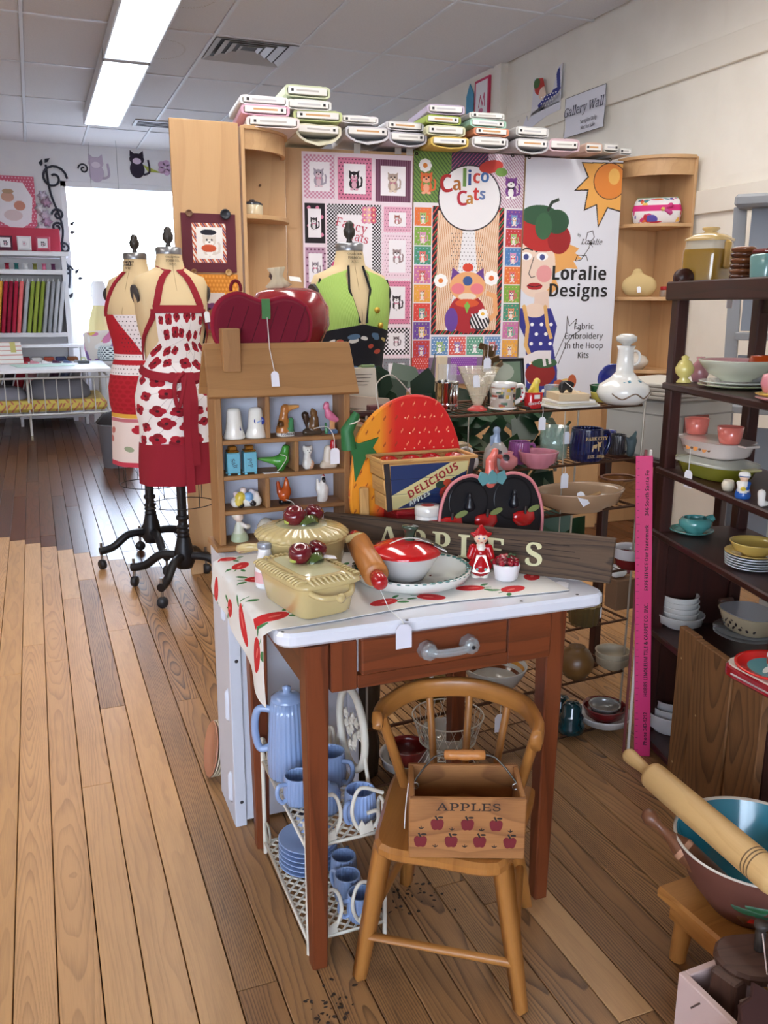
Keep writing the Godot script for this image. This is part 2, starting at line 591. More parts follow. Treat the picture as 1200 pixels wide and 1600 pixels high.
func woods() -> void:
	W.floor = [wood_mat(1, c(204, 156, 104), c(142, 102, 66), 0.3, 0.35, 22.0, 0.5, 0.45), wood_mat(2, c(200, 153, 100), c(150, 110, 72), 1.7, 0.06, 20.0, 0.35, 0.42),
		wood_mat(3, c(206, 160, 108), c(156, 116, 77), 2.4, 0.03, 16.0, 0.25, 0.46), wood_mat(4, c(198, 150, 98), c(136, 98, 62), 0.9, 0.16, 22.0, 0.45, 0.44)]
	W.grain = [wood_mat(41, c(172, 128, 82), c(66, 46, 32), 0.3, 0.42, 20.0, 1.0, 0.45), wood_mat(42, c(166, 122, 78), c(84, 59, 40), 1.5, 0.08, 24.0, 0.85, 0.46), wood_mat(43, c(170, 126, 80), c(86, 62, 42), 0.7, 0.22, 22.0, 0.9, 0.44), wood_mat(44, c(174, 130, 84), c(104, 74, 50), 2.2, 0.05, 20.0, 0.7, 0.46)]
	W.varnish = [wood_mat(5, c(104, 61, 35), c(52, 28, 17), 0.3, 0.4, 20.0, 0.6, 0.27), wood_mat(6, c(92, 53, 30), c(46, 25, 15), 1.6, 0.08, 20.0, 0.5, 0.30), wood_mat(7, c(112, 68, 40), c(58, 33, 20), 2.2, 0.04, 18.0, 0.5, 0.28)]
	W.mahogany = wood_mat(8, c(120, 60, 31), c(72, 32, 17), 1.8, 0.2, 6.0, 0.6, 0.38)
	W.beech = wood_mat(9, c(206, 166, 120), c(186, 144, 100), 2.4, 0.06, 6.0, 0.45, 0.45, 0.4, 2.2, 0.22)
	W.oak_house = wood_mat(12, c(160, 116, 70), c(130, 90, 52), 2.6, 0.02, 6.0, 0.45, 0.55, 0.12, 0.9)
	W.chair = wood_mat(13, c(176, 118, 58), c(138, 86, 40), 2.2, 0.1, 5.0, 0.6, 0.32, 0.25, 1.2)
	W.caddy = wood_mat(14, c(170, 116, 66), c(112, 70, 38), 1.2, 0.3, 6.0, 0.6, 0.5, 0.14, 0.8)
	W.dark = wood_mat(15, c(58, 24, 18), c(28, 12, 10), 1.5, 0.2, 6.0, 0.5, 0.42)
	W.barn = wood_mat(16, c(132, 90, 52), c(78, 50, 28), 0.4, 0.6, 8.0, 0.8, 0.65, 0.2, 1.0)
	W.sign = wood_mat(17, c(92, 72, 54), c(44, 32, 24), 1.8, 0.12, 12.0, 0.8, 0.75, 0.1, 1.2, 0.6)
	W.pin = wood_mat(18, c(218, 178, 118), c(196, 152, 94), 1.8, 0.2, 5.0, 0.4, 0.5, 0.16, 0.9)
	W.pin_brown = wood_mat(19, c(120, 76, 50), c(78, 46, 30), 1.7, 0.2, 7.0, 0.6, 0.4, 0.12, 0.8)
	W.pin_orange = wood_mat(20, c(196, 128, 66), c(160, 96, 44), 1.7, 0.2, 6.0, 0.5, 0.4, 0.12, 0.8)
	W.crate = wood_mat(21, c(204, 158, 96), c(158, 112, 60), 1.6, 0.2, 6.0, 0.6, 0.6, 0.12, 0.8)
	W.bench = wood_mat(22, c(196, 134, 68), c(158, 98, 44), 1.5, 0.3, 5.0, 0.5, 0.42, 0.2, 1.0)
	W.old = wood_mat(23, c(84, 56, 44), c(48, 30, 24), 1.6, 0.3, 7.0, 0.6, 0.5, 0.14, 0.8)

func plaster(sd: int, base: Color, spot: Color) -> StandardMaterial3D:
	var n := FastNoiseLite.new()
	n.seed = sd; n.frequency = 0.02; n.fractal_octaves = 4
	var im := Image.create(256, 256, false, Image.FORMAT_RGB8)
	for y in 256:
		for x in 256: im.set_pixel(x, y, base.lerp(spot, clamp(n.get_noise_2d(x, y) * 0.9 + 0.2, 0.0, 1.0)))
	var m := pic(im, 0.85, Vector3(0.5, 0.5, 0.5))
	m.uv1_triplanar = true; m.uv1_world_triplanar = true
	return m

func room() -> void:
	# --- floor: boards 82 mm wide that run away from the camera; worn pale in front of a slanting line, dark varnish beyond it
	var fl := shell("floor", box(8.2, 0.05, 14.8, 0.0), mt(c(30, 20, 14), 0.9), Vector3(-0.5, -0.045, -4.0))
	var p := 0.0822
	var x0 := -0.063 - p * 12
	for i in 55:
		var xl := x0 + p * i
		var xc := xl + p * 0.5
		if xl > WALL_X - 0.02: break
		var zb: float = -4.99 + (xc - 0.0) * 1.22 if xc < 0.5 else -4.38 + (xc - 0.5) * 0.3      # where the varnish starts
		var cuts := [0.4]
		var z := 0.4 - rng.randf_range(0.5, 2.2)
		while z > FAR_Z:
			cuts.append(z)
			z -= rng.randf_range(1.3, 3.4)
		cuts.append(FAR_Z)
		for k in cuts.size() - 1:
			var pieces := [[cuts[k], cuts[k + 1]]]
			if cuts[k] > zb and cuts[k + 1] < zb: pieces = [[cuts[k], zb], [zb, cuts[k + 1]]]
			for q in pieces:
				var mid: float = (q[0] + q[1]) * 0.5
				var list: Array = W.floor
				if mid < zb: list = W.varnish
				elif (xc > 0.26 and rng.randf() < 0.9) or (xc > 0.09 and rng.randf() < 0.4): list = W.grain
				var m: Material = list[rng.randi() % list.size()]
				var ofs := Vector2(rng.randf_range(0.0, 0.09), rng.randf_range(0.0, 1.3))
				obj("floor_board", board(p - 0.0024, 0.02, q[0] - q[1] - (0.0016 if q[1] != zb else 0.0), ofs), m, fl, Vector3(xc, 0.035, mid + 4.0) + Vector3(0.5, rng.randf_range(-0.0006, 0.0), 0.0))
	obj("side_boards", box(3.5, 0.018, 11.6, 0.0), W.floor[1], fl, Vector3(-2.75 + 0.5, 0.036, -5.4 + 4.0))
	obj("front_boards", box(8.0, 0.018, 2.9, 0.0), W.floor[2], fl, Vector3(-0.5 + 0.5, 0.036, 1.86 + 4.0))
	# --- walls
	var pl := plaster(3, c(240, 235, 224), c(234, 228, 216))
	var pw := plaster(4, c(240, 240, 242), c(236, 236, 240))
	shell("wall_right", box(0.12, 3.2, 9.6, 0.0), pl, Vector3(WALL_X + 0.06, 1.55, -1.5))
	shell("wall_right_return", box(0.20, 3.2, 4.9, 0.0), pl, Vector3(WALL_X + 0.04, 1.55, -8.75))
	var rail := mt(c(232, 226, 214), 0.7)
	var tr := shell("trim_1", box(0.022, 0.145, 3.0, 0.003), rail, Vector3(WALL_X - 0.012, 2.622, -5.72 + 0.94))
	obj("board", box(0.024, 0.145, 6.4, 0.003), rail, tr, Vector3(-0.001, 0.0, 4.703))
	for zz in [-1.3, 1.2, 1.6, 1.75]:
		obj("nail_head", lathe([[0, 0], [0.006, 0.0], [0.004, 0.002], [0, 0.002]], 8), mt(c(190, 180, 168), 0.6), tr, Vector3(-0.012, 0.03, zz), Vector3(0, 0, 90))
	shell("trim_2", box(0.024, 0.125, 7.0, 0.003), rail, Vector3(WALL_X - 0.012, 1.877, -0.8))
	shell("wall_left", box(0.12, 3.2, 14.6, 0.0), pw, Vector3(-4.56, 1.55, -4.0))
	# far wall with its window opening
	var wx0 := 0.42; var wx1 := 1.78; var wy0 := 0.80; var wy1 := 2.70
	shell("wall_far", join([[box(4.92, 3.2, 0.14, 0.0), Vector3(-2.04, 1.55, 0)], [box(1.82, 3.2, 0.14, 0.0), Vector3(2.69, 1.55, 0)],
		[box(wx1 - wx0, wy0, 0.14, 0.0), Vector3((wx0 + wx1) / 2, wy0 / 2, 0)], [box(wx1 - wx0, 3.15 - wy1, 0.14, 0.0), Vector3((wx0 + wx1) / 2, (3.15 + wy1) / 2, 0)]]), pw, Vector3(0, 0, FAR_Z - 0.07))
	window("window_1", wx0, wx1, wy0, wy1, FAR_Z - 0.07, 1, 1)
	# shop front behind the camera
	var sx := [[-4.22, -0.2]]
	shell("wall_front", join([[box(8.2, 0.6, 0.14, 0.0), Vector3(-0.5, 0.3, 0)], [box(8.2, 0.4, 0.14, 0.0), Vector3(-0.5, 2.95, 0)], [box(0.35, 2.2, 0.14, 0.0), Vector3(-4.4, 1.7, 0)], [box(3.8, 2.2, 0.14, 0.0), Vector3(1.7, 1.7, 0)]]), pw, Vector3(0, 0, 3.3))
	window("window_2", sx[0][0], sx[0][1], 0.6, 2.75, 3.3, 3, 1)
	# ground outside
	shell("pavement", box(60, 0.1, 60, 0.0), mt(c(178, 176, 172), 0.9), Vector3(0, -0.32, -44))
	shell("pavement_front", box(60, 0.1, 40, 0.0), mt(c(178, 176, 172), 0.9), Vector3(0, -0.32, 26))
	# --- hung ceiling: 0.61 x 1.22 m tiles in a white grid
	var ce := shell("ceiling", box(8.2, 0.06, 14.8, 0.0), mt(c(120, 120, 122), 0.9), Vector3(-0.5, CEIL + 0.06, -4.0))
	var n := FastNoiseLite.new(); n.seed = 9; n.frequency = 0.35
	var tm := []
	for v in 3:
		var im := Image.create(128, 256, false, Image.FORMAT_RGB8)
		for y in 256:
			for x in 128:
				var t: float = clamp(0.5 + n.get_noise_2d(x + 500 * v, y) * 0.6, 0, 1)
				im.set_pixel(x, y, c(236, 236, 238).lerp(c(224, 224, 228), t))
		if v == 1:                                                # old ring stains
			for a in 60:
				var t := TAU * a / 60.0
				for d in 3: im.set_pixel(clamp(int(70 + (34 + d) * cos(t)), 0, 127), clamp(int(150 + (52 + d) * sin(t)), 0, 255), c(178, 168, 156))
		tm.append(pic(im, 0.95, Vector3(1 / 0.6, 1 / 1.21, 1)))
	var tile := box(0.584, 0.016, 1.194, 0.003, Vector2(0.3, 0.6))
	for i in range(-8, 6):
		for j in range(-8, 5):
			var xa := 0.086 + 0.61 * i; var za := -6.42 + 1.22 * j
			if xa < -4.6 or xa > 3.2 or za < FAR_Z - 0.3 or za > 3.0: continue
			if i == 2 and j == -1:
				obj("ceiling_tile", box(0.584, 0.016, 0.584, 0.003), tm[0], ce, Vector3(xa + 0.305 + 0.5, -0.055, za + 0.305 + 4.0)); continue
			var wd: float = min(0.584, WALL_X - xa - 0.03); var ms: Mesh = tile
			if wd < 0.58: ms = box(wd, 0.016, 1.194, 0.003, Vector2(0.3, 0.6))
			obj("ceiling_tile", ms, tm[1] if (i == 1 and j in [0, -1]) else tm[(i * 5 + j * 3 + 40) % 2 * 2], ce, Vector3(xa + 0.013 + wd * 0.5 + 0.5, -0.055, za + 0.61 + 4.0))
	var gm := mt(c(226, 230, 236), 0.5)
	for i in range(-8, 6):
		var xa := 0.086 + 0.61 * i
		if xa > -4.6 and xa < 3.45: obj("grid_bar", box(0.024, 0.014, 14.4, 0.002), gm, ce, Vector3(xa + 0.5, -0.064, 0.0))
	for j in range(-8, 8):
		var za := -6.42 + 1.22 * j
		if za > FAR_Z and za < 3.2: obj("cross_bar", box(8.0, 0.014, 0.024, 0.002), gm, ce, Vector3(0.0, -0.063, za + 4.0))
	# --- air vent of nested square louvres
	var v := thing("ceiling_vent", "square metal air vent with nested louvres in the hung ceiling", "vent", Vector3(1.611, CEIL - 0.012, -6.725))
	var vm := mt(c(196, 198, 202), 0.4)
	for k in 4:
		var s: float = 0.58 - 0.14 * k; var w := 0.05 if k < 3 else 0.04; var y := -0.004 + 0.007 * k
		for a in 4: obj("louvre", slab([Vector2(-s / 2, 0), Vector2(s / 2, 0), Vector2(s / 2 - w, w), Vector2(-s / 2 + w, w)], 0.003, 0.0005), vm, v, Vector3(sin(a * PI / 2), 0, cos(a * PI / 2)) * s / 2 + Vector3(0, y, 0), Vector3(-70, 90 * a, 0))
	obj("duct", box(0.56, 0.01, 0.56), mt(c(70, 72, 78), 0.6), v, Vector3(0, 0.03, 0))
	var v2 := thing("ceiling_vent", "small slotted ceiling vent beside the far window", "vent", Vector3(1.35, CEIL - 0.012, -9.6))
	obj("plate", box(0.5, 0.012, 0.3), vm, v2)
	for k in 4: obj("slat", box(0.44, 0.006, 0.02), mt(c(70, 72, 78), 0.6), v2, Vector3(0, -0.008, -0.09 + 0.06 * k))
func board(w: float, t: float, l: float, off: Vector2) -> ArrayMesh:
	return box(w, t, l, 0.0012, off)
func window(called: String, x0: float, x1: float, y0: float, y1: float, z: float, nx: int, ny: int) -> void:
	var fm := mt(c(238, 238, 240), 0.5)
	var w := x1 - x0; var h := y1 - y0
	var o := shell(called, join([[box(0.06, h, 0.09), Vector3(-w / 2 + 0.03, 0, 0)], [box(0.06, h, 0.09), Vector3(w / 2 - 0.03, 0, 0)], [box(w, 0.06, 0.09), Vector3(0, h / 2 - 0.03, 0)], [box(w, 0.06, 0.09), Vector3(0, -h / 2 + 0.03, 0)]]), fm, Vector3((x0 + x1) / 2, (y0 + y1) / 2, z))
	for i in range(1, nx): obj("mullion", box(0.04, h - 0.12, 0.05), fm, o, Vector3(-w / 2 + w * i / nx, 0, 0))
	for j in range(1, ny): obj("transom", box(w - 0.12, 0.04, 0.05), fm, o, Vector3(0, -h / 2 + h * j / ny, 0))
	for i in nx:
		for j in ny: obj("pane", box(w / nx - 0.05, h / ny - 0.05, 0.005, 0.0), glass(Color(0.95, 0.98, 1.0), 0.08), o, Vector3(-w / 2 + w * (i + 0.5) / nx, -h / 2 + h * (j + 0.5) / ny, 0))

func lamps() -> void:
	# long fluorescent fittings in two rows
	var lit := mt(c(250, 252, 255), 0.6, 0.0, {"emission_enabled": true, "emission": Color(0.95, 0.98, 1.0), "emission_energy_multiplier": 3.0})
	var body := mt(c(214, 216, 220), 0.5)
	for e in [[0.77, -8.14, "long fluorescent ceiling light beside the far window"], [0.77, -5.66, "long fluorescent ceiling light between the dress forms and the air vent"], [0.77, -3.19, "long fluorescent ceiling light above the enamel table"], [-1.9, -2.6, "long fluorescent ceiling light over the open floor"], [2.3, -2.85, "long fluorescent ceiling light over the dark bookcase"]]:
		var t := thing("fluorescent_light", e[2], "ceiling light", Vector3(e[0], CEIL - 0.02, e[1]))
		obj("housing", join([[box(0.33, 0.02, 2.42), Vector3(0, -0.01, 0)], [box(0.012, 0.085, 2.42), Vector3(-0.159, -0.052, 0)], [box(0.012, 0.085, 2.42), Vector3(0.159, -0.052, 0)], [box(0.33, 0.085, 0.012), Vector3(0, -0.052, 1.204)], [box(0.33, 0.085, 0.012), Vector3(0, -0.052, -1.204)]]), body, t)
		obj("diffuser", box(0.30, 0.01, 2.38), lit, t, Vector3(0, -0.082, 0))
		var a := AreaLight3D.new()
		a.name = "light"
		a.area_size = Vector2(0.30, 2.36); a.light_energy = 1.75; a.light_color = Color(0.90, 0.95, 1.0) if e[1] < -5.0 else Color(1.0, 0.965, 0.92); a.shadow_enabled = true
		a.set("area_range", 20.0); a.set("area_attenuation", 2.0)
		t.add_child(a); a.position = Vector3(0, -0.096, 0); a.rotation_degrees = Vector3(-90, 0, 0)

# ------------------------------------------------------------------ the display units behind the table
const BQ := Vector3(1.30, 0, -4.56)                               # a point of the banner plane
const BT := -8.5                                                  # its turn
func bnd(px: float, py: float, out := 0.0) -> Vector3:            # pixel to banner plane
	var n := Vector3(0, 0, 1).rotated(Vector3.UP, deg_to_rad(BT))
	var d := ray(px, py)
	return Vector3(0, CAM_H, 0) + d * ((BQ + n * out - Vector3(0, CAM_H, 0)).dot(n) / d.dot(n))
func quarter(r: float, t: float) -> ArrayMesh:                    # quarter-round board, corner at the origin, spans +x and +z
	var p := [Vector2.ZERO]
	for i in 13: p.append(Vector2(cos(i * PI / 24), sin(i * PI / 24)) * r)
	return slab(p, t, 0.002)
func corner_unit(called: String, label: String, p: Vector3, turn: float, r: float, shelves: Array) -> Node3D:
	var o := thing(called, label, "corner shelf", p, turn)
	obj("side_panel", box(0.018, 2.12, r + 0.012), W.beech, o, Vector3(-0.009, 1.06, (r + 0.012) / 2))
	obj("back_panel", box(r + 0.012, 2.12, 0.018), W.beech, o, Vector3((r + 0.012) / 2 - 0.018, 1.06, -0.009))
	obj("top_board", quarter(r, 0.018), W.beech, o, Vector3(0, 2.118, 0), Vector3(90, 0, 0))
	var f := sheet(14, 1, func(u, v): return Vector3(cos(u * PI / 2) * r * 0.95, 2.109 - v * 0.085, sin(u * PI / 2) * r * 0.95), 0.016)
	obj("curved_fascia", f, W.beech, o)
	for h in shelves: obj("shelf", quarter(r, 0.02), W.beech, o, Vector3(0, h, 0), Vector3(90, 0, 0))
	obj("peg", lathe([[0, 0], [0.006, 0], [0.006, 0.008], [0, 0.008]], 10), mt(c(90, 60, 30), 0.5), o, Vector3(r * 0.5, 1.9, 0.0), Vector3(90, 0, 0))
	return o
func hung(called: String, label: String, cat: String, a: Vector3, b: Vector3, turn: float, m: Material, thick := 0.004, group := "") -> MeshInstance3D:
	var w := Vector2(b.x - a.x, b.z - a.z).length(); var h: float = a.y - b.y
	return one(called, label, cat, slab([Vector2(-w / 2, -h / 2), Vector2(w / 2, -h / 2), Vector2(w / 2, h / 2), Vector2(-w / 2, h / 2)], thick, 0.0006, true), m, (a + b) * 0.5, Vector3(0, turn, 0), group)
# a simple sitting cat: ears, head, body, tail
func cat(P: Print, x: float, y: float, s: float, fur: Color, face: Color, bow: Color) -> void:
	var ink := Color(0.12, 0.09, 0.11)
	P.path([Vector2(x + s * 0.3, y + s * 0.75), Vector2(x + s * 0.62, y + s * 0.6), Vector2(x + s * 0.66, y + s * 0.1), Vector2(x + s * 0.56, y - s * 0.1)], s * 0.14, fur)
	P.ell(x, y + s * 0.45, s * 0.42, s * 0.5, fur)
	P.ell(x, y + s * 0.55, s * 0.22, s * 0.32, face)
	for k in [-1, 1]:
		P.poly([Vector2(x + k * s * 0.44, y - s * 0.62), Vector2(x + k * s * 0.4, y - s * 0.1), Vector2(x + k * s * 0.06, y - s * 0.38)], fur)
		P.ell(x + k * s * 0.2, y + s * 0.9, s * 0.16, s * 0.1, face)
	P.ell(x, y - s * 0.15, s * 0.44, s * 0.36, fur)
	P.ell(x, y - s * 0.02, s * 0.28, s * 0.2, face)
	for k in [-1, 1]: P.ell(x + k * s * 0.16, y - s * 0.22, s * 0.06, s * 0.07, Color.WHITE if fur.v < 0.4 else ink)
	P.ell(x, y - s * 0.08, s * 0.07, s * 0.05, ink)
	P.poly([Vector2(x - s * 0.24, y + s * 0.12), Vector2(x, y + s * 0.22), Vector2(x + s * 0.24, y + s * 0.12), Vector2(x + s * 0.24, y + s * 0.34), Vector2(x, y + s * 0.24), Vector2(x - s * 0.24, y + s * 0.34)], bow)
func daisy(P: Print, x: float, y: float, r: float, petal: Color, eye: Color) -> void:
	for k in 8: P.ell(x + cos(k * TAU / 8) * r * 0.6, y + sin(k * TAU / 8) * r * 0.6, r * 0.38, r * 0.38, petal)
	P.ell(x, y, r * 0.34, r * 0.34, eye)
func banner_pink() -> Image:
	var P := Print.new(340, 720, c(238, 222, 232))
	var pk := c(222, 134, 166); var ink := c(34, 28, 36); var plum := c(104, 58, 84); var wh := c(244, 240, 246)
	P.dots(206, 150, 134, 570, 8, 1, pk)
	# top row of three framed cats
	P.rect(6, 8, 92, 124, c(206, 140, 168)); P.checks(6, 8, 92, 124, 6, c(232, 214, 228)); P.rect(22, 28, 62, 84, wh); cat(P, 50, 66, 34, c(168, 160, 178), c(220, 196, 208), pk)
	P.rect(108, 12, 104, 122, pk); P.dots(108, 12, 104, 122, 10, 2, plum); P.rect(126, 30, 68, 86, wh); cat(P, 158, 70, 36, ink, c(220, 170, 190), pk)
	P.rect(224, 14, 110, 122, plum); P.stripes(224, 14, 110, 122, 7, 2, c(140, 100, 124)); P.rect(240, 32, 78, 86, wh); cat(P, 278, 72, 36, c(176, 156, 146), c(224, 206, 190), c(190, 120, 140))
	# left column
	P.rect(6, 146, 62, 116, ink); P.dots(6, 146, 62, 116, 26, 6, pk); P.rect(16, 162, 40, 84, wh); cat(P, 34, 200, 24, ink, c(230, 226, 230), pk)
	P.rect(6, 274, 62, 130, c(190, 152, 178)); P.dots(6, 274, 62, 130, 12, 3, plum); P.rect(16, 292, 42, 86, wh); cat(P, 36, 330, 24, c(150, 140, 152), wh, c(206, 60, 110))
	P.rect(6, 416, 62, 110, ink); P.rect(16, 428, 42, 84, c(226, 228, 224)); cat(P, 36, 466, 24, c(190, 190, 186), wh, pk)
	P.rect(6, 540, 62, 120, pk); P.rect(16, 556, 42, 84, wh); cat(P, 36, 596, 24, plum, wh, pk)
	# centre panel
	P.rect(74, 146, 168, 520, ink); P.checks(74, 146, 168, 520, 5, c(228, 226, 232)); P.rect(104, 176, 110, 400, wh)
	for k in 9: daisy(P, 200 + (k % 3) * 14 - 10, 160 + int(k / 3.0) * 16, 10, [pk, c(232, 176, 190), c(210, 96, 120)][k % 3], c(250, 220, 160))
	P.ell(120, 330, 34, 26, c(212, 70, 130)); P.dots(92, 308, 56, 44, 11, 2.5, wh); P.ell(112, 372, 46, 32, ink); P.ell(104, 412, 30, 30, c(212, 70, 130)); P.dots(80, 390, 48, 48, 11, 2.5, wh)
	daisy(P, 96, 340, 16, wh, c(240, 200, 80)); cat(P, 206, 430, 56, ink, c(236, 232, 238), c(206, 60, 110))
	# right column
	var rows := [[150, 74, c(230, 172, 196), c(160, 100, 92)], [232, 130, c(240, 214, 228), c(150, 128, 130)], [372, 132, pk, c(60, 50, 56)], [516, 84, c(236, 230, 238), c(110, 96, 104)], [612, 100, c(136, 140, 148), c(178, 110, 100)]]
	for e in rows:
		P.rect(250, e[0], 86, e[1], e[2])
		if e[0] == 516: P.checks(250, 516, 86, 84, 6, ink)
		else: P.dots(250, e[0], 86, e[1], 9, 1.5, plum)
		P.rect(266, e[0] + 16, 54, e[1] - 32, wh); cat(P, 292, e[0] + e[1] * 0.46, min(30, e[1] * 0.26), e[3], wh, pk)
	P.stripes(250, 716 - 0, 86, 4, 4, 1, plum)
	return P.im
func banner_calico() -> Image:
	var P := Print.new(360, 760, c(232, 226, 232))
	var cols := [c(232, 120, 60), c(222, 72, 64), c(130, 176, 70), c(112, 72, 160), c(74, 150, 120), c(196, 60, 60), c(206, 120, 170), c(80, 130, 190), c(236, 170, 70)]
	P.rect(0, 0, 120, 160, c(112, 150, 70)); P.stripes(0, 0, 120, 160, 12, 4, c(70, 100, 60), 0.8); P.rect(120, 0, 120, 150, c(60, 52, 84)); P.stripes(120, 0, 120, 150, 12, 3, c(190, 90, 130), -0.9); P.rect(240, 0, 120, 170, c(226, 214, 224)); P.stripes(240, 0, 120, 170, 9, 2, c(150, 70, 110), 0.8)
	# curtain panel with slanted stripes
	P.rect(62, 170, 236, 420, c(26, 22, 34)); P.stripes(62, 170, 236, 420, 16, 5, c(208, 70, 60), -0.7); P.stripes(70, 170, 228, 420, 32, 4, c(90, 150, 90), -0.7)
	P.rect(78, 184, 204, 392, c(236, 210, 184)); P.stripes(78, 184, 102, 392, 7, 2, c(206, 140, 96), 0.12); P.stripes(180, 184, 102, 392, 7, 2, c(206, 140, 96), -0.12)
	P.poly([Vector2(164, 230), Vector2(200, 230), Vector2(214, 400), Vector2(240, 576), Vector2(110, 576), Vector2(146, 400)], c(238, 236, 240)); P.dots(120, 250, 110, 320, 12, 1.5, c(60, 50, 60))
	# round medallion
	P.ell(182, 142, 104, 106, c(40, 34, 44)); P.ell(182, 142, 100, 102, c(240, 238, 242))
	# big cat
	var fur := c(238, 174, 120)
	for k in [-1, 1]: P.poly([Vector2(182 + k * 52, 366), Vector2(182 + k * 58, 440), Vector2(182 + k * 8, 400)], c(110, 66, 150))
	P.path([Vector2(236, 560), Vector2(280, 520), Vector2(276, 460), Vector2(246, 450)], 16, fur)
	P.ell(182, 520, 62, 66, c(176, 40, 50)); P.ell(130, 540, 22, 40, c(110, 70, 160)); P.ell(226, 545, 34, 30, c(30, 26, 34)); P.stripes(196, 520, 60, 50, 12, 6, c(236, 234, 236), 0.5)
	P.ell(182, 428, 60, 48, fur); P.ell(150, 436, 22, 18, c(236, 130, 140)); P.ell(214, 436, 22, 18, c(236, 130, 140)); P.ell(182, 410, 16, 16, c(60, 90, 150)); P.ell(182, 462, 30, 12, c(240, 220, 200))
	P.ell(182, 484, 40, 14, c(222, 90, 50)); P.poly([Vector2(172, 492), Vector2(182, 478), Vector2(192, 492), Vector2(182, 520)], c(130, 190, 80))
	daisy(P, 92, 410, 24, Color.WHITE, c(230, 130, 60)); daisy(P, 262, 400, 26, Color.WHITE, c(224, 110, 60)); daisy(P, 236, 520, 18, Color.WHITE, c(240, 190, 70)); P.ell(182, 366, 18, 14, c(222, 70, 50))
	# small squares with cats down both sides and along the foot
	for s in 2:
		for k in 8:
			var x := 4.0 + s * 302; var y := 176.0 + k * 62
			P.rect(x, y, 54, 58, cols[(k * 2 + s * 3) % 9]); P.dots(x, y, 54, 58, 12, 2, cols[(k + 5) % 9].lightened(0.4))
			cat(P, x + 27, y + 28, 24, cols[(k * 4 + s * 5 + 2) % 9].lightened(0.25), c(240, 226, 220), cols[(k + 7 + s) % 9])
	for k in 4: P.rect(64 + k * 60, 598, 56, 62, cols[(k * 3 + 7) % 9].lightened(0.15)); P.dots(64 + k * 60, 598, 56, 62, 10, 2, Color.WHITE); cat(P, 92 + k * 60, 628, 25, cols[(k + 2) % 9].lightened(0.3), Color.WHITE, cols[(k + 4) % 9])
	cat(P, 40, 90, 44, c(226, 110, 60), c(240, 170, 140), c(110, 160, 80)); daisy(P, 36, 44, 22, Color.WHITE, c(230, 140, 60)); cat(P, 318, 96, 44, c(120, 60, 140), Color.WHITE, c(40, 36, 50)); P.ell(250, 40, 40, 20, c(196, 60, 50), -0.2); P.ell(284, 56, 20, 14, c(110, 150, 70))
	P.rect(0, 668, 360, 92, c(132, 110, 140)); P.checks(0, 668, 60, 92, 8, c(120, 70, 130)); P.rect(130, 668, 90, 60, c(140, 70, 170)); P.dots(130, 668, 90, 60, 7, 1.5, c(220, 190, 230)); P.rect(0, 668, 56, 40, c(214, 66, 56)); P.dots(0, 668, 56, 40, 8, 1.5, Color.WHITE)
	return P.im
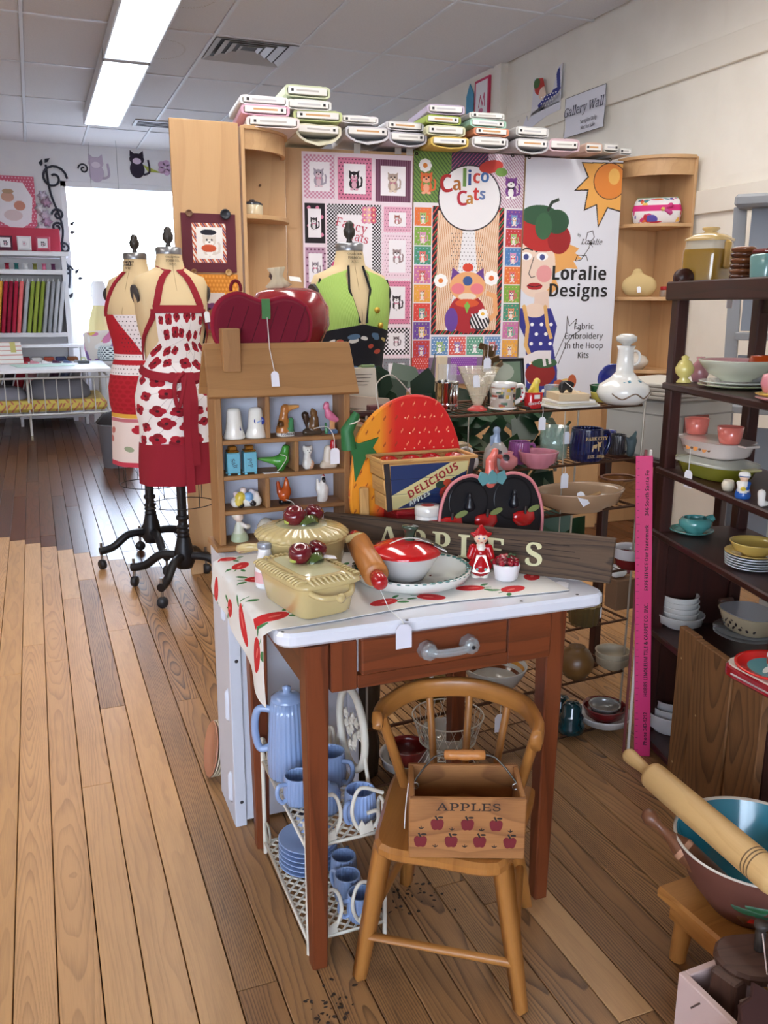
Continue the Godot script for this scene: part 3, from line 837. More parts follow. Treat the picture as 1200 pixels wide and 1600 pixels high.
func banner_lady() -> Image:
	var P := Print.new(300, 740, c(226, 228, 238))
	var ink := c(40, 34, 38)
	# sun
	P.poly([Vector2(170, 8), Vector2(300, 4), Vector2(300, 150), Vector2(260, 140), Vector2(232, 200), Vector2(222, 132), Vector2(184, 150), Vector2(192, 90), Vector2(150, 92), Vector2(190, 50)], ink)
	P.poly([Vector2(174, 11), Vector2(300, 7), Vector2(300, 146), Vector2(258, 136), Vector2(233, 192), Vector2(225, 128), Vector2(188, 144), Vector2(196, 86), Vector2(157, 89), Vector2(195, 50)], c(240, 176, 90)); P.ell(262, 60, 52, 54, ink); P.ell(262, 60, 50, 52, c(232, 140, 60)); P.ell(274, 46, 18, 24, c(244, 190, 100))
	# hair and face of a woman in a red beret
	P.poly([Vector2(0, 250), Vector2(120, 240), Vector2(176, 262), Vector2(164, 276), Vector2(186, 292), Vector2(160, 300), Vector2(176, 324), Vector2(140, 322), Vector2(100, 340), Vector2(118, 380), Vector2(84, 410), Vector2(70, 330)], c(236, 172, 100))
	P.ell(42, 316, 62, 96, c(240, 214, 196)); P.poly([Vector2(44, 400), Vector2(86, 390), Vector2(92, 470), Vector2(40, 470)], c(234, 206, 190)); P.ell(70, 340, 24, 26, c(234, 160, 160))
	for x in [12, 62]: P.ell(x, 288, 18, 12, Color.WHITE); P.ell(x, 290, 8, 9, c(70, 80, 140)); P.path([Vector2(x - 20, 274), Vector2(x, 264), Vector2(x + 20, 270)], 4, ink)
	P.path([Vector2(36, 290), Vector2(22, 340), Vector2(30, 352), Vector2(42, 348)], 2, ink); P.ell(42, 378, 24, 11, c(176, 40, 46)); P.path([Vector2(20, 376), Vector2(42, 380), Vector2(66, 374)], 2, ink)
	P.ell(62, 216, 76, 58, c(190, 46, 46)); P.ell(112, 236, 36, 44, c(160, 36, 40)); P.ell(48, 166, 56, 30, c(52, 92, 66)); P.ell(102, 184, 38, 36, c(46, 84, 60)); P.ell(62, 198, 26, 40, c(60, 104, 72)); P.path([Vector2(74, 150), Vector2(84, 128), Vector2(106, 118)], 9, c(40, 56, 46))
	# dotted blue dress, tape measure, folded arms
	P.poly([Vector2(0, 446), Vector2(96, 446), Vector2(118, 500), Vector2(108, 560), Vector2(126, 640), Vector2(128, 740), Vector2(30, 740), Vector2(26, 620), Vector2(20, 540), Vector2(0, 500)], c(52, 54, 140)); P.ell(46, 452, 34, 22, c(240, 214, 196))
	P.dots(24, 480, 90, 260, 30, 6, Color.WHITE)
	P.path([Vector2(12, 440), Vector2(26, 500), Vector2(22, 560), Vector2(50, 620), Vector2(52, 690)], 12, c(226, 178, 110)); P.path([Vector2(78, 440), Vector2(88, 500), Vector2(102, 540)], 11, c(226, 178, 110))
	P.ell(72, 650, 48, 40, c(150, 40, 40)); P.ell(84, 616, 40, 16, c(60, 100, 66))
	P.path([Vector2(0, 616), Vector2(60, 590), Vector2(104, 590)], 26, c(238, 232, 236)); P.path([Vector2(80, 596), Vector2(86, 626)], 10, c(238, 232, 236)); P.path([Vector2(98, 594), Vector2(102, 620)], 9, c(238, 232, 236))
	P.path([Vector2(118, 600), Vector2(150, 520), Vector2(150, 470), Vector2(158, 500), Vector2(180, 478), Vector2(176, 506), Vector2(196, 512), Vector2(170, 530), Vector2(150, 560), Vector2(128, 620)], 2, ink)
	P.ell(158, 690, 26, 24, c(236, 200, 120)); P.ell(176, 676, 14, 22, c(190, 96, 60)); P.ell(134, 684, 18, 14, c(190, 96, 60)); P.ell(124, 706, 18, 12, c(70, 120, 60))
	# signature
	P.path([Vector2(196, 236), Vector2(200, 214), Vector2(216, 208), Vector2(222, 226), Vector2(206, 262), Vector2(184, 296), Vector2(166, 300), Vector2(172, 282), Vector2(200, 284), Vector2(206, 300)], 2, ink)
	daisy(P, 212, 246, 13, c(226, 228, 238), ink)
	for k in 6: P.path([Vector2(212, 246), Vector2(212, 246) + Vector2(13, 0).rotated(k)], 1.5, ink)
	return P.im
func back_display() -> void:
	# tall bookcase whose side faces the room
	var o := thing("tall_end_panel", "tall plain beech end panel beside the dress forms, two quilted hangings on it", "panel", Vector3(0.79, 0, -4.205))
	obj("panel", box(0.31, 2.127, 0.02, 0.002), W.beech, o, Vector3(0, 1.0635, -0.01))
	obj("batten", box(0.10, 2.1, 0.03, 0.002), W.beech, o, Vector3(0.1, 1.05, -0.036))
	corner_unit("corner_shelf", "beech quarter-round corner shelf beside the tall end panel, stoneware crock on it", Vector3(0.975, 0, -4.50), 0.0, 0.275, [1.725, 1.33, 0.95, 0.5])
	var cu2 := corner_unit("corner_shelf", "beech quarter-round corner shelf against the cream wall, printed pouch on it", Vector3(3.455, 0, -4.37), -90.0, 0.30, [1.76, 1.36, 0.95, 0.5])
	cu2.rotation_degrees.y = -90.0
	# three bookcases that turn their backs to the table; banners hang on them
	var dir := Vector3(1, 0, 0).rotated(Vector3.UP, deg_to_rad(BT))
	var ends := [1.262, 1.93, 2.575, 3.10]
	for k in 3:
		var w: float = (ends[k + 1] - ends[k]) / cos(deg_to_rad(BT)) - 0.004
		var mid: Vector3 = BQ + dir * (((ends[k] + ends[k + 1]) * 0.5 - BQ.x) / dir.x)
		var b := thing("backward_bookcase", "beech bookcase with its back to the table, " + ["pink cat banner hung on it", "many-coloured cat banner hung on it", "white lettered banner hung on it"][k], "bookcase", mid, BT)
		obj("back_panel", box(w, 2.10, 0.012, 0.002), W.beech, b, Vector3(0, 1.05, -0.014))
		for s in [-1, 1]: obj("side_panel", box(0.02, 2.10, 0.26), W.beech, b, Vector3(s * (w / 2 - 0.01), 1.05, -0.15))
		obj("top_board", box(w - 0.04, 0.02, 0.26), W.beech, b, Vector3(0, 2.09, -0.15))
		for s in 4: obj("shelf", box(w - 0.04, 0.02, 0.24), W.beech, b, Vector3(0, 0.06 + s * 0.45, -0.15))
	var b1 := hung("fabric_banner", "pink and black quilt-print banner of small framed cats", "banner", bnd(471, 236, 0.004), bnd(641, 612, 0.004), BT, pic(banner_pink(), 0.8))
	var b2 := hung("fabric_banner", "bright patchwork banner with a big orange cat between striped curtains", "banner", bnd(647, 235, 0.004), bnd(806, 598, 0.004), BT, pic(banner_calico(), 0.6))
	var b3 := hung("vinyl_banner", "white banner with a woman in a red beret, a sun and black lettering", "banner", bnd(822, 245, 0.004), bnd(950, 625, 0.004), BT, pic(banner_lady(), 0.45))
	for e in [[558, 232], [622, 233], [640, 234]]: obj("tape", box(0.035, 0.05, 0.001, 0), mt(c(190, 190, 186), 0.4), b1, b1.to_local(bnd(e[0], e[1], 0.006)))
	var lay := func(s: String, px: float, py: float, hp: float, col: Color, par: Node3D, wt := 400, r := 0.0, face := "Droid Sans", sl := 0.0):
		var o2 := text(s, hp * 0.0035, mt(col, 0.7), par, par.to_local(bnd(px, py, 0.0075)), Vector3(0, 0, r), "lettering", face, wt, sl, 0.0006)
		return o2
	var ink := c(30, 28, 32)
	var cc := [[c(176, 40, 44), "C", 697, 287, 26, 8], [c(176, 110, 50), "a", 714, 287, 20, 4], [c(110, 150, 80), "l", 726, 278, 26, 0], [c(60, 90, 150), "i", 734, 278, 22, 0], [c(206, 70, 60), "c", 745, 276, 19, -4], [c(70, 110, 170), "o", 758, 275, 19, -6], [c(180, 40, 60), "C", 722, 310, 22, 4], [c(190, 130, 50), "a", 734, 310, 17, 0], [c(206, 60, 60), "t", 744, 303, 20, 0], [c(110, 130, 180), "s", 754, 303, 17, -6]]
	for e in cc: lay.call(e[1], e[2], e[3], e[4], e[0], b2, 700, e[5])
	lay.call("Fancy", 549, 352, 12.5, c(190, 50, 80), b1, 400, -14, "Droid Serif")
	lay.call("Cats", 560, 371, 12, c(190, 50, 80), b1, 400, -14, "Droid Serif")
	lay.call("Loralie", 905, 427, 21.5, ink, b3, 700)
	lay.call("Designs", 903, 454, 20.5, ink, b3, 700)
	lay.call("Fabric", 912, 510, 9.5, ink, b3, 400); lay.call("Embroidery", 912, 525, 9.5, ink, b3, 400); lay.call("In the Hoop", 912, 540, 9.5, ink, b3, 400); lay.call("Kits", 911, 555, 9.5, ink, b3, 400)
	lay.call("Loralie", 925, 378, 8, ink, b3, 400, 0, "Droid Serif", 0.35); lay.call("By", 905, 367, 4, ink, b3)
	for e in [[827, 246], [953, 250], [651, 240], [801, 243]]: obj("grommet", lathe([[0.004, 0], [0.009, 0.0], [0.009, 0.003], [0.004, 0.003]], 12), mt(c(60, 56, 50), 0.4, 0.8), b3 if e[0] > 810 else b2, (b3 if e[0] > 810 else b2).to_local(bnd(e[0], e[1], 0.006)), Vector3(90, 0, 0))
	# quilted hangings on the end panel
	var q := Print.new(160, 184, c(96, 40, 52))
	q.rect(30, 30, 100, 124, c(232, 224, 214)); q.stripes(30, 30, 100, 124, 12, 5, c(196, 96, 60), 0.6); q.stripes(36, 30, 94, 124, 24, 5, c(110, 60, 90), 0.6); q.rect(42, 42, 78, 100, c(234, 230, 226)); cat(q, 80, 92, 46, c(216, 206, 196), c(240, 236, 230), c(190, 60, 40)); q.ell(78, 58, 24, 9, c(34, 34, 48)); q.ell(78, 108, 22, 12, c(196, 84, 50))
	var h1 := hung("quilted_hanging", "plum quilted wall hanging with a cat in a hat, wooden buttons at its corners", "wall hanging", onz(282, 332, -4.198), onz(370, 426, -4.198), 0.0, pic(q.im, 0.9), 0.01)
	for e in [[295, 333, c(120, 84, 60), 0.016], [352, 335, c(30, 34, 44), 0.024], [303, 425, c(140, 100, 70), 0.015], [357, 426, c(190, 150, 96), 0.015]]: obj("button", lathe([[e[3], 0.0], [e[3], 0.006], [e[3] * 0.8, 0.008], [e[3] * 0.65, 0.005], [0, 0.005]], 18), mt(e[2], 0.35), h1, h1.to_local(onz(e[0], e[1], -4.188)), Vector3(90, 0, 0))
	var q2 := Print.new(128, 128, c(214, 134, 48))
	q2.dots(0, 0, 128, 128, 9, 3, c(236, 164, 74)); q2.rect(34, 40, 60, 80, c(226, 216, 210)); cat(q2, 62, 84, 44, c(110, 60, 110), c(150, 84, 60), c(190, 60, 60)); q2.ell(20, 20, 8, 8, c(190, 60, 40))
	hung("quilted_hanging", "orange speckled wall hanging with a purple cat below the plum one", "wall hanging", onz(290, 428, -4.196), onz(374, 520, -4.196), 0.0, pic(q2.im, 0.9), 0.01)
	# things on the corner shelves
	var cr := thing("lidded_crock", "small cream stoneware crock with a dark blue lid on the corner shelf", "crock", Vector3(1.03, 1.736, -4.33))
	obj("body", lathe([[0, 0], [0.05, 0], [0.052, 0.01], [0.052, 0.045], [0.048, 0.05], [0, 0.05]], 24), glaze(c(214, 200, 168)), cr)
	obj("lid", lathe([[0.051, 0.05], [0.051, 0.056], [0.03, 0.066], [0.012, 0.069], [0.012, 0.075], [0, 0.076]], 24), glaze(c(52, 56, 66)), cr)
	var ap := thing("ceramic_apple", "large glossy red ceramic apple with a gathered cloth stem, behind the red pot holder", "apple", at(452, -2.42, 1.175))
	ap.scale = Vector3.ONE * 0.69
	obj("body", lathe([[0, 0], [0.06, 0.005], [0.13, 0.05], [0.165, 0.13], [0.163, 0.20], [0.13, 0.255], [0.08, 0.275], [0.03, 0.262], [0, 0.245]], 36), glaze(c(148, 30, 42)), ap)
	obj("cloth_stem", join([[lathe([[0.02, 0.235], [0.026, 0.27], [0.05, 0.285], [0.028, 0.305], [0.02, 0.325], [0.034, 0.355], [0.03, 0.357], [0, 0.33]], 28, 9, 0.16), Vector3.ZERO]]), mt(c(206, 190, 160), 0.9), ap, Vector3(-0.012, 0, 0), Vector3(0, 0, 6))
	obj("leaf", slab([Vector2(0, 0), Vector2(-0.03, 0.012), Vector2(-0.06, 0.05), Vector2(-0.055, 0.07), Vector2(-0.02, 0.045)], 0.006), mt(c(60, 40, 34), 0.7), ap, Vector3(-0.02, 0.268, 0))
	obj("note", box(0.05, 0.002, 0.03), mt(c(232, 230, 224), 0.8), ap, Vector3(0.02, 0.31, 0.03), Vector3(40, 0, -8))
	obj("pedestal", lathe([[0, -0.18], [0.12, -0.18], [0.12, -0.165], [0.03, -0.15], [0.03, -0.03], [0.10, -0.01], [0.10, 0.004], [0, 0.004]], 24), mt(c(214, 206, 190), 0.5), ap)
	var pp := Print.new(256, 160, c(232, 228, 230))
	for k in 46:
		var col: Color = [c(206, 60, 120), c(224, 120, 60), c(90, 80, 170), c(60, 130, 140), c(236, 190, 90), c(190, 40, 60)][k % 6]
		pp.ell(rng.randf_range(0, 256), rng.randf_range(0, 160), rng.randf_range(5, 17), rng.randf_range(5, 14), col, rng.randf() * 3)
	pp.rect(0, 78, 256, 20, c(214, 40, 122))
	var po := thing("zip_pouch", "floral zip pouch with a magenta band on the corner shelf", "pouch", Vector3.ZERO, -42.0)
	po.position = onz(1024, 362, -4.22); po.position.y = 1.773
	obj("body", rings([[0, 0.115, 0.03], [0.01, 0.128, 0.04], [0.07, 0.135, 0.042], [0.12, 0.122, 0.03], [0.135, 0.11, 0.016], [0.138, 0.10, 0.008]], 32, 3.2), pic(pp.im, 0.7, Vector3(2, 1, 1)), po)
	obj("bow", blob([cap(Vector3(0.04, 0.075, 0.042), Vector3(0.075, 0.095, 0.04), 0.006, 0.013, c(206, 60, 130)), cap(Vector3(0.04, 0.075, 0.042), Vector3(0.075, 0.055, 0.04), 0.006, 0.013, c(190, 70, 140)), ball(Vector3(0.035, 0.075, 0.044), 0.011, c(220, 190, 110))], 0.003), vcol(0.7), po)
	obj("zip", tube([Vector3(-0.11, 0.138, 0), Vector3(0.11, 0.138, 0)], 0.004, 6), mt(c(120, 160, 120), 0.5), po)
	var pil := thing("stuffed_pear", "tan stuffed fabric fruit with a white price tag on the corner shelf", "stuffed fruit", Vector3.ZERO, -40.0)
	pil.position = onz(995, 498, -4.22); pil.position.y = 1.372
	obj("body", blob([cap(Vector3(-0.03, 0.058, 0), Vector3(0.03, 0.058, 0), 0.058, 0.058, c(206, 180, 128)), cap(Vector3(0, 0.07, 0), Vector3(-0.012, 0.13, 0), 0.05, 0.026, c(206, 180, 128))], 0.006, 0.02), vcol(0.95), pil, Vector3.ZERO, Vector3.ZERO, Vector3(1.1, 1, 0.6))
	price_tag(pil, Vector3(0.0, 0.055, 0.05), Vector3(-20, 0, 8))
	var jar := thing("small_jar", "small clear jar with a red lid beside the stuffed fruit", "jar", Vector3.ZERO)
	jar.position = onz(1034, 495, -4.25); jar.position.y = 1.371
	obj("body", lathe([[0, 0], [0.022, 0], [0.024, 0.01], [0.024, 0.035], [0.018, 0.04]], 18), glass(c(210, 200, 190), 0.4), jar)
	obj("lid", lathe([[0.02, 0.04], [0.021, 0.042], [0.021, 0.06], [0, 0.061]], 18), mt(c(176, 30, 36), 0.4), jar)
	one("covered_dish", "pale covered dish on the lower corner shelf against the cream wall", "dish", lathe([[0, 0], [0.05, 0], [0.075, 0.03], [0.08, 0.045], [0.06, 0.075], [0.02, 0.088], [0.012, 0.095], [0, 0.096]], 26), glaze(c(216, 208, 196)), Vector3(3.25, 0.961, -4.22))
	# paper and cut-outs on the cream wall
	var wx := WALL_X - 0.026
	var paper := mt(c(226, 226, 236), 0.8)
	var g1 := onx(887, 150, wx); var g2 := onx(946, 203, wx)
	var sg := thing("paper_sign", "white paper sign lettered Gallery Wall pinned to the cream wall", "sign", Vector3(wx, (g1.y + g2.y) / 2, (g1.z + g2.z) / 2), -90.0)
	var sw: float = absf(g1.z - g2.z); var sh := 0.25
	obj("sheet", sheet(8, 8, func(u, v): return Vector3((u - 0.5) * sw, (0.5 - v) * sh, 0.012 + 0.01 * sin(v * 7.0 + u * 2.0) * v), 0.001), paper, sg)
	obj("border", tube([Vector3(-sw / 2, sh / 2, 0.014), Vector3(sw / 2, sh / 2, 0.014), Vector3(sw / 2, -sh / 2, 0.016), Vector3(-sw / 2, -sh / 2, 0.016)], 0.002, 5, true), mt(c(60, 60, 76), 0.6), sg)
	text("Gallery Wall", 0.055, mt(c(60, 60, 80), 0.7), sg, Vector3(0, 0.03, 0.022), Vector3.ZERO, "lettering", "Droid Serif", 400, 0.2)
	text("Samples Only", 0.022, mt(c(80, 80, 96), 0.7), sg, Vector3(0.07, -0.055, 0.028)); text("Not for Sale", 0.022, mt(c(80, 80, 96), 0.7), sg, Vector3(0.07, -0.095, 0.03))
	var l1 := onx(832, 118, wx); var l2 := onx(876, 170, wx)
	var ct := Print.new(128, 150, c(226, 224, 230))
	ct.ell(38, 46, 26, 36, c(190, 60, 50)); ct.ell(22, 34, 14, 20, c(70, 110, 60)); ct.ell(50, 80, 18, 24, c(236, 210, 190)); ct.poly([Vector2(30, 120), Vector2(70, 90), Vector2(110, 80), Vector2(104, 20), Vector2(118, 10), Vector2(124, 90), Vector2(90, 130), Vector2(40, 148)], c(56, 62, 140)); ct.dots(40, 90, 70, 50, 12, 3, Color.WHITE)
	var lw: float = absf(l1.z - l2.z)
	one("paper_cutout", "paper cutout of a figure in a red hat and blue skirt on the cream wall", "cutout", slab([Vector2(-lw / 2, -0.12), Vector2(lw / 2 - 0.02, -0.10), Vector2(lw / 2, 0.14), Vector2(lw / 2 - 0.05, 0.13), Vector2(lw * 0.2, -0.02), Vector2(0, -0.02), Vector2(-0.05, 0.1), Vector2(-lw / 2 + 0.03, 0.12)], 0.003, 0.0005, true), pic(ct.im, 0.8), (l1 + l2) * 0.5, Vector3(0, -90, 0))
	var r1 := onx(812, 195, wx); var r2 := onx(876, 160, wx)
	var rw: float = absf(r1.z - r2.z)
	one("paper_banner", "white paper ribbon banner outlined in black beside the paper sign", "banner", slab([Vector2(-rw / 2, -0.10), Vector2(-rw / 2 + 0.1, 0.02), Vector2(-rw / 2 + 0.12, -0.02), Vector2(-0.1, 0.02), Vector2(0.1, 0.07), Vector2(rw / 2, 0.10), Vector2(rw / 2, -0.02), Vector2(0.1, -0.03), Vector2(-0.15, -0.08), Vector2(-rw / 2 + 0.15, -0.06)], 0.003, 0.0005), paper, (r1 + r2) * 0.5, Vector3(0, -90, 0))
	var fx := WALL_X - 0.07
	var f1 := onx(740, 135, fx); var f2 := onx(768, 180, fx)
	var fp := Print.new(64, 96, c(196, 40, 86)); fp.rect(6, 6, 52, 84, c(238, 234, 238)); fp.path([Vector2(20, 60), Vector2(28, 36), Vector2(36, 58), Vector2(44, 34), Vector2(46, 62)], 3, c(190, 60, 100)); fp.ell(30, 70, 10, 6, c(210, 120, 150))
	one("framed_print", "small white print in a crimson frame on the cream wall", "picture", slab([Vector2(-0.12, -0.16), Vector2(0.12, -0.16), Vector2(0.12, 0.16), Vector2(-0.12, 0.16)], 0.02, 0.003, true), pic(fp.im, 0.6), (f1 + f2) * 0.5, Vector3(0, -90, 0))
	one("blue_cutout", "turquoise cutout bird shape beside the crimson framed print", "cutout", slab([Vector2(-0.06, -0.12), Vector2(0.06, -0.12), Vector2(0.07, 0.04), Vector2(0.0, 0.13), Vector2(-0.06, 0.04)], 0.006), mt(c(80, 160, 196), 0.7), onx(734, 158, fx), Vector3(0, -90, 0))
func price_tag(par: Node, p: Vector3, r := Vector3.ZERO, s := 1.0, string := 0.0) -> void:
	obj("price_tag", slab([Vector2(-0.011, -0.036), Vector2(0.011, -0.036), Vector2(0.011, -0.006), Vector2(0.006, 0), Vector2(-0.006, 0), Vector2(-0.011, -0.006)], 0.0012, 0.0002), mt(c(236, 236, 240), 0.8), par, p, r, Vector3.ONE * s)
	if string > 0.0: obj("string", tube([p + Vector3(0, string, 0), p + Vector3(0.001, string * 0.5, 0.001), p + Vector3(0, -0.004, 0)], 0.0009, 5), mt(c(230, 228, 222), 0.9), par)
func bolts() -> void:
	# bolts of cloth on top of the units: [pixel of its end, width, thickness, colour, look, sag]
	var list := [[427, 191, 0.27, 0.055, c(228, 216, 214), "white with faint pink lines, lowest over the left corner shelf", 0.0, -4.22], [415, 172, 0.245, 0.05, c(226, 170, 192), "rose pink, between two white ones", 0.0, -4.24], [413, 157, 0.245, 0.045, c(232, 232, 234), "plain white, on the rose pink one", 0.0, -4.25],
		[498, 203, 0.25, 0.055, c(214, 210, 186), "cream, sagging open, under the pale green one", 0.05, -4.30], [497, 181, 0.26, 0.055, c(196, 208, 150), "pale green with a white end", 0.0, -4.31], [483, 164, 0.24, 0.05, c(222, 224, 220), "white with a dotted label, under the leafy one", 0.0, -4.31], [481, 143, 0.24, 0.06, c(200, 208, 176), "cream and green leaf print, topmost of its stack", 0.0, -4.31],
		[575, 206, 0.25, 0.055, c(208, 206, 212), "white, sagging open, beside the cream one", 0.035, -4.36], [562, 187, 0.21, 0.04, c(228, 226, 228), "thin white, lying on the open white one", 0.0, -4.36],
		[638, 215, 0.22, 0.055, c(184, 182, 192), "grey lace with a drooping fold", 0.02, -4.33], [633, 197, 0.22, 0.045, c(206, 204, 208), "pale grey, lying on the grey lace one", 0.0, -4.33],
		[703, 221, 0.22, 0.05, c(216, 186, 96), "yellow, lowest below the green stack", 0.012, -4.27], [697, 204, 0.23, 0.055, c(204, 204, 170), "cream-green, on the yellow one", 0.0, -4.27], [693, 187, 0.21, 0.045, c(160, 178, 90), "olive green, under the lavender one", 0.0, -4.27], [697, 171, 0.215, 0.05, c(186, 172, 194), "lavender, topmost of the green stack", 0.0, -4.27],
		[766, 222, 0.22, 0.055, c(200, 198, 200), "light grey, lowest below the mint one", 0.012, -4.25], [768, 206, 0.215, 0.045, c(214, 140, 108), "white with an orange edge", 0.0, -4.25], [763, 193, 0.225, 0.045, c(166, 208, 190), "mint edged with a grey end", 0.0, -4.25], [761, 181, 0.21, 0.035, c(206, 206, 202), "thin grey, topmost beside the lavender one", 0.0, -4.25],
		[832, 225, 0.21, 0.06, c(186, 184, 188), "mid grey, drooping, under its twin", 0.025, -4.22], [832, 206, 0.21, 0.055, c(192, 192, 192), "mid grey, lying on its drooping twin", 0.0, -4.22],
		[882, 227, 0.19, 0.07, c(204, 176, 184), "dusty pink, rounded", 0.0, -4.20], [928, 231, 0.11, 0.055, c(206, 176, 160), "floral roll beside the dusty pink one", 0.0, -4.19], [955, 231, 0.10, 0.05, c(196, 194, 190), "grey, squeezed behind the floral roll", 0.0, -4.2], [978, 237, 0.08, 0.04, c(206, 206, 204), "small white, at the end by the corner shelf", 0.0, -4.19]]
	var n := FastNoiseLite.new(); n.seed = 2; n.frequency = 0.08
	var i := 0
	for e in list:
		var w: float = e[2] * 0.92; var t: float = e[3] * 0.9; var sag: float = e[6]
		var p := onz(e[0], e[1], e[7])
		var b := thing("fabric_bolt", "bolt of cloth, " + e[5], "fabric bolt", p, BT * 0.6 + float((i * 37) % 7 - 3), "bolts of cloth on top of the display units")
		var len := 0.38
		# wound cloth: a rounded slab that may droop open below its board
		var outer := []; var inner := []; var back := []
		for k in 40:
			var a := TAU * k / 40.0
			var x: float = signf(cos(a)) * pow(absf(cos(a)), 0.3) * w * 0.5
			var y: float = signf(sin(a)) * pow(absf(sin(a)), 0.4) * t * 0.5
			if y < 0.0: y -= sag * (1.0 - pow(2.0 * x / w, 2.0))
			var flat: float = maxf(y, -t * 0.5)
			back.append(Vector2(x, flat))
			y += n.get_noise_2d(k * 9.0, i * 20.0) * 0.004
			outer.append(Vector2(x, y))
			inner.append(Vector2(x * 0.9, y * (0.62 if y > 0 else 0.84)))
		var st := start()
		for k in 40:
			var j := (k + 1) % 40
			var A: Vector2 = outer[k]; var B: Vector2 = outer[j]; var C: Vector2 = inner[k]; var D: Vector2 = inner[j]
			st.set_smooth_group(0)
			var E2: Vector2 = back[k]; var F2: Vector2 = back[j]
			for sgm in [[A, B, E2, F2, 0.0, -0.13], [E2, F2, E2, F2, -0.13, -len]]: quad(st, Vector3(sgm[0].x, sgm[0].y, sgm[4]), Vector3(sgm[1].x, sgm[1].y, sgm[4]), Vector3(sgm[3].x, sgm[3].y, sgm[5]), Vector3(sgm[2].x, sgm[2].y, sgm[5]), Vector2(k * 0.02, 0), Vector2(k * 0.02 + 0.02, 0), Vector2(k * 0.02 + 0.02, len), Vector2(k * 0.02, len))
			st.set_smooth_group(1)
			quad(st, Vector3(C.x, C.y, 0), Vector3(D.x, D.y, 0), Vector3(B.x, B.y, 0), Vector3(A.x, A.y, 0))
			st.set_smooth_group(2)
			quad(st, Vector3(D.x, D.y, 0), Vector3(C.x, C.y, 0), Vector3(C.x, E2.y * 0.8, -0.12), Vector3(D.x, F2.y * 0.8, -0.12))
		obj("cloth", done(st), mt(e[4], 0.9), b)
		var bd := obj("board_end", box(w * 0.86, min(0.034, t * 0.62), len - 0.01, 0.002), mt(c(232, 230, 228), 0.8), b, Vector3(0, t * 0.06, -len / 2 + 0.006))
		obj("label_mark", box(0.012, 0.012, 0.001, 0), mt(c(40, 40, 44), 0.7), bd, Vector3(-w * 0.34 if i % 2 == 0 else w * 0.34, 0, len / 2 - 0.005))
		obj("label_strip", box(w * 0.5, 0.008, 0.001, 0), mt([c(190, 186, 182), c(206, 160, 110), c(196, 196, 200)][i % 3], 0.8), bd, Vector3(0, 0, len / 2 - 0.005))
		i += 1

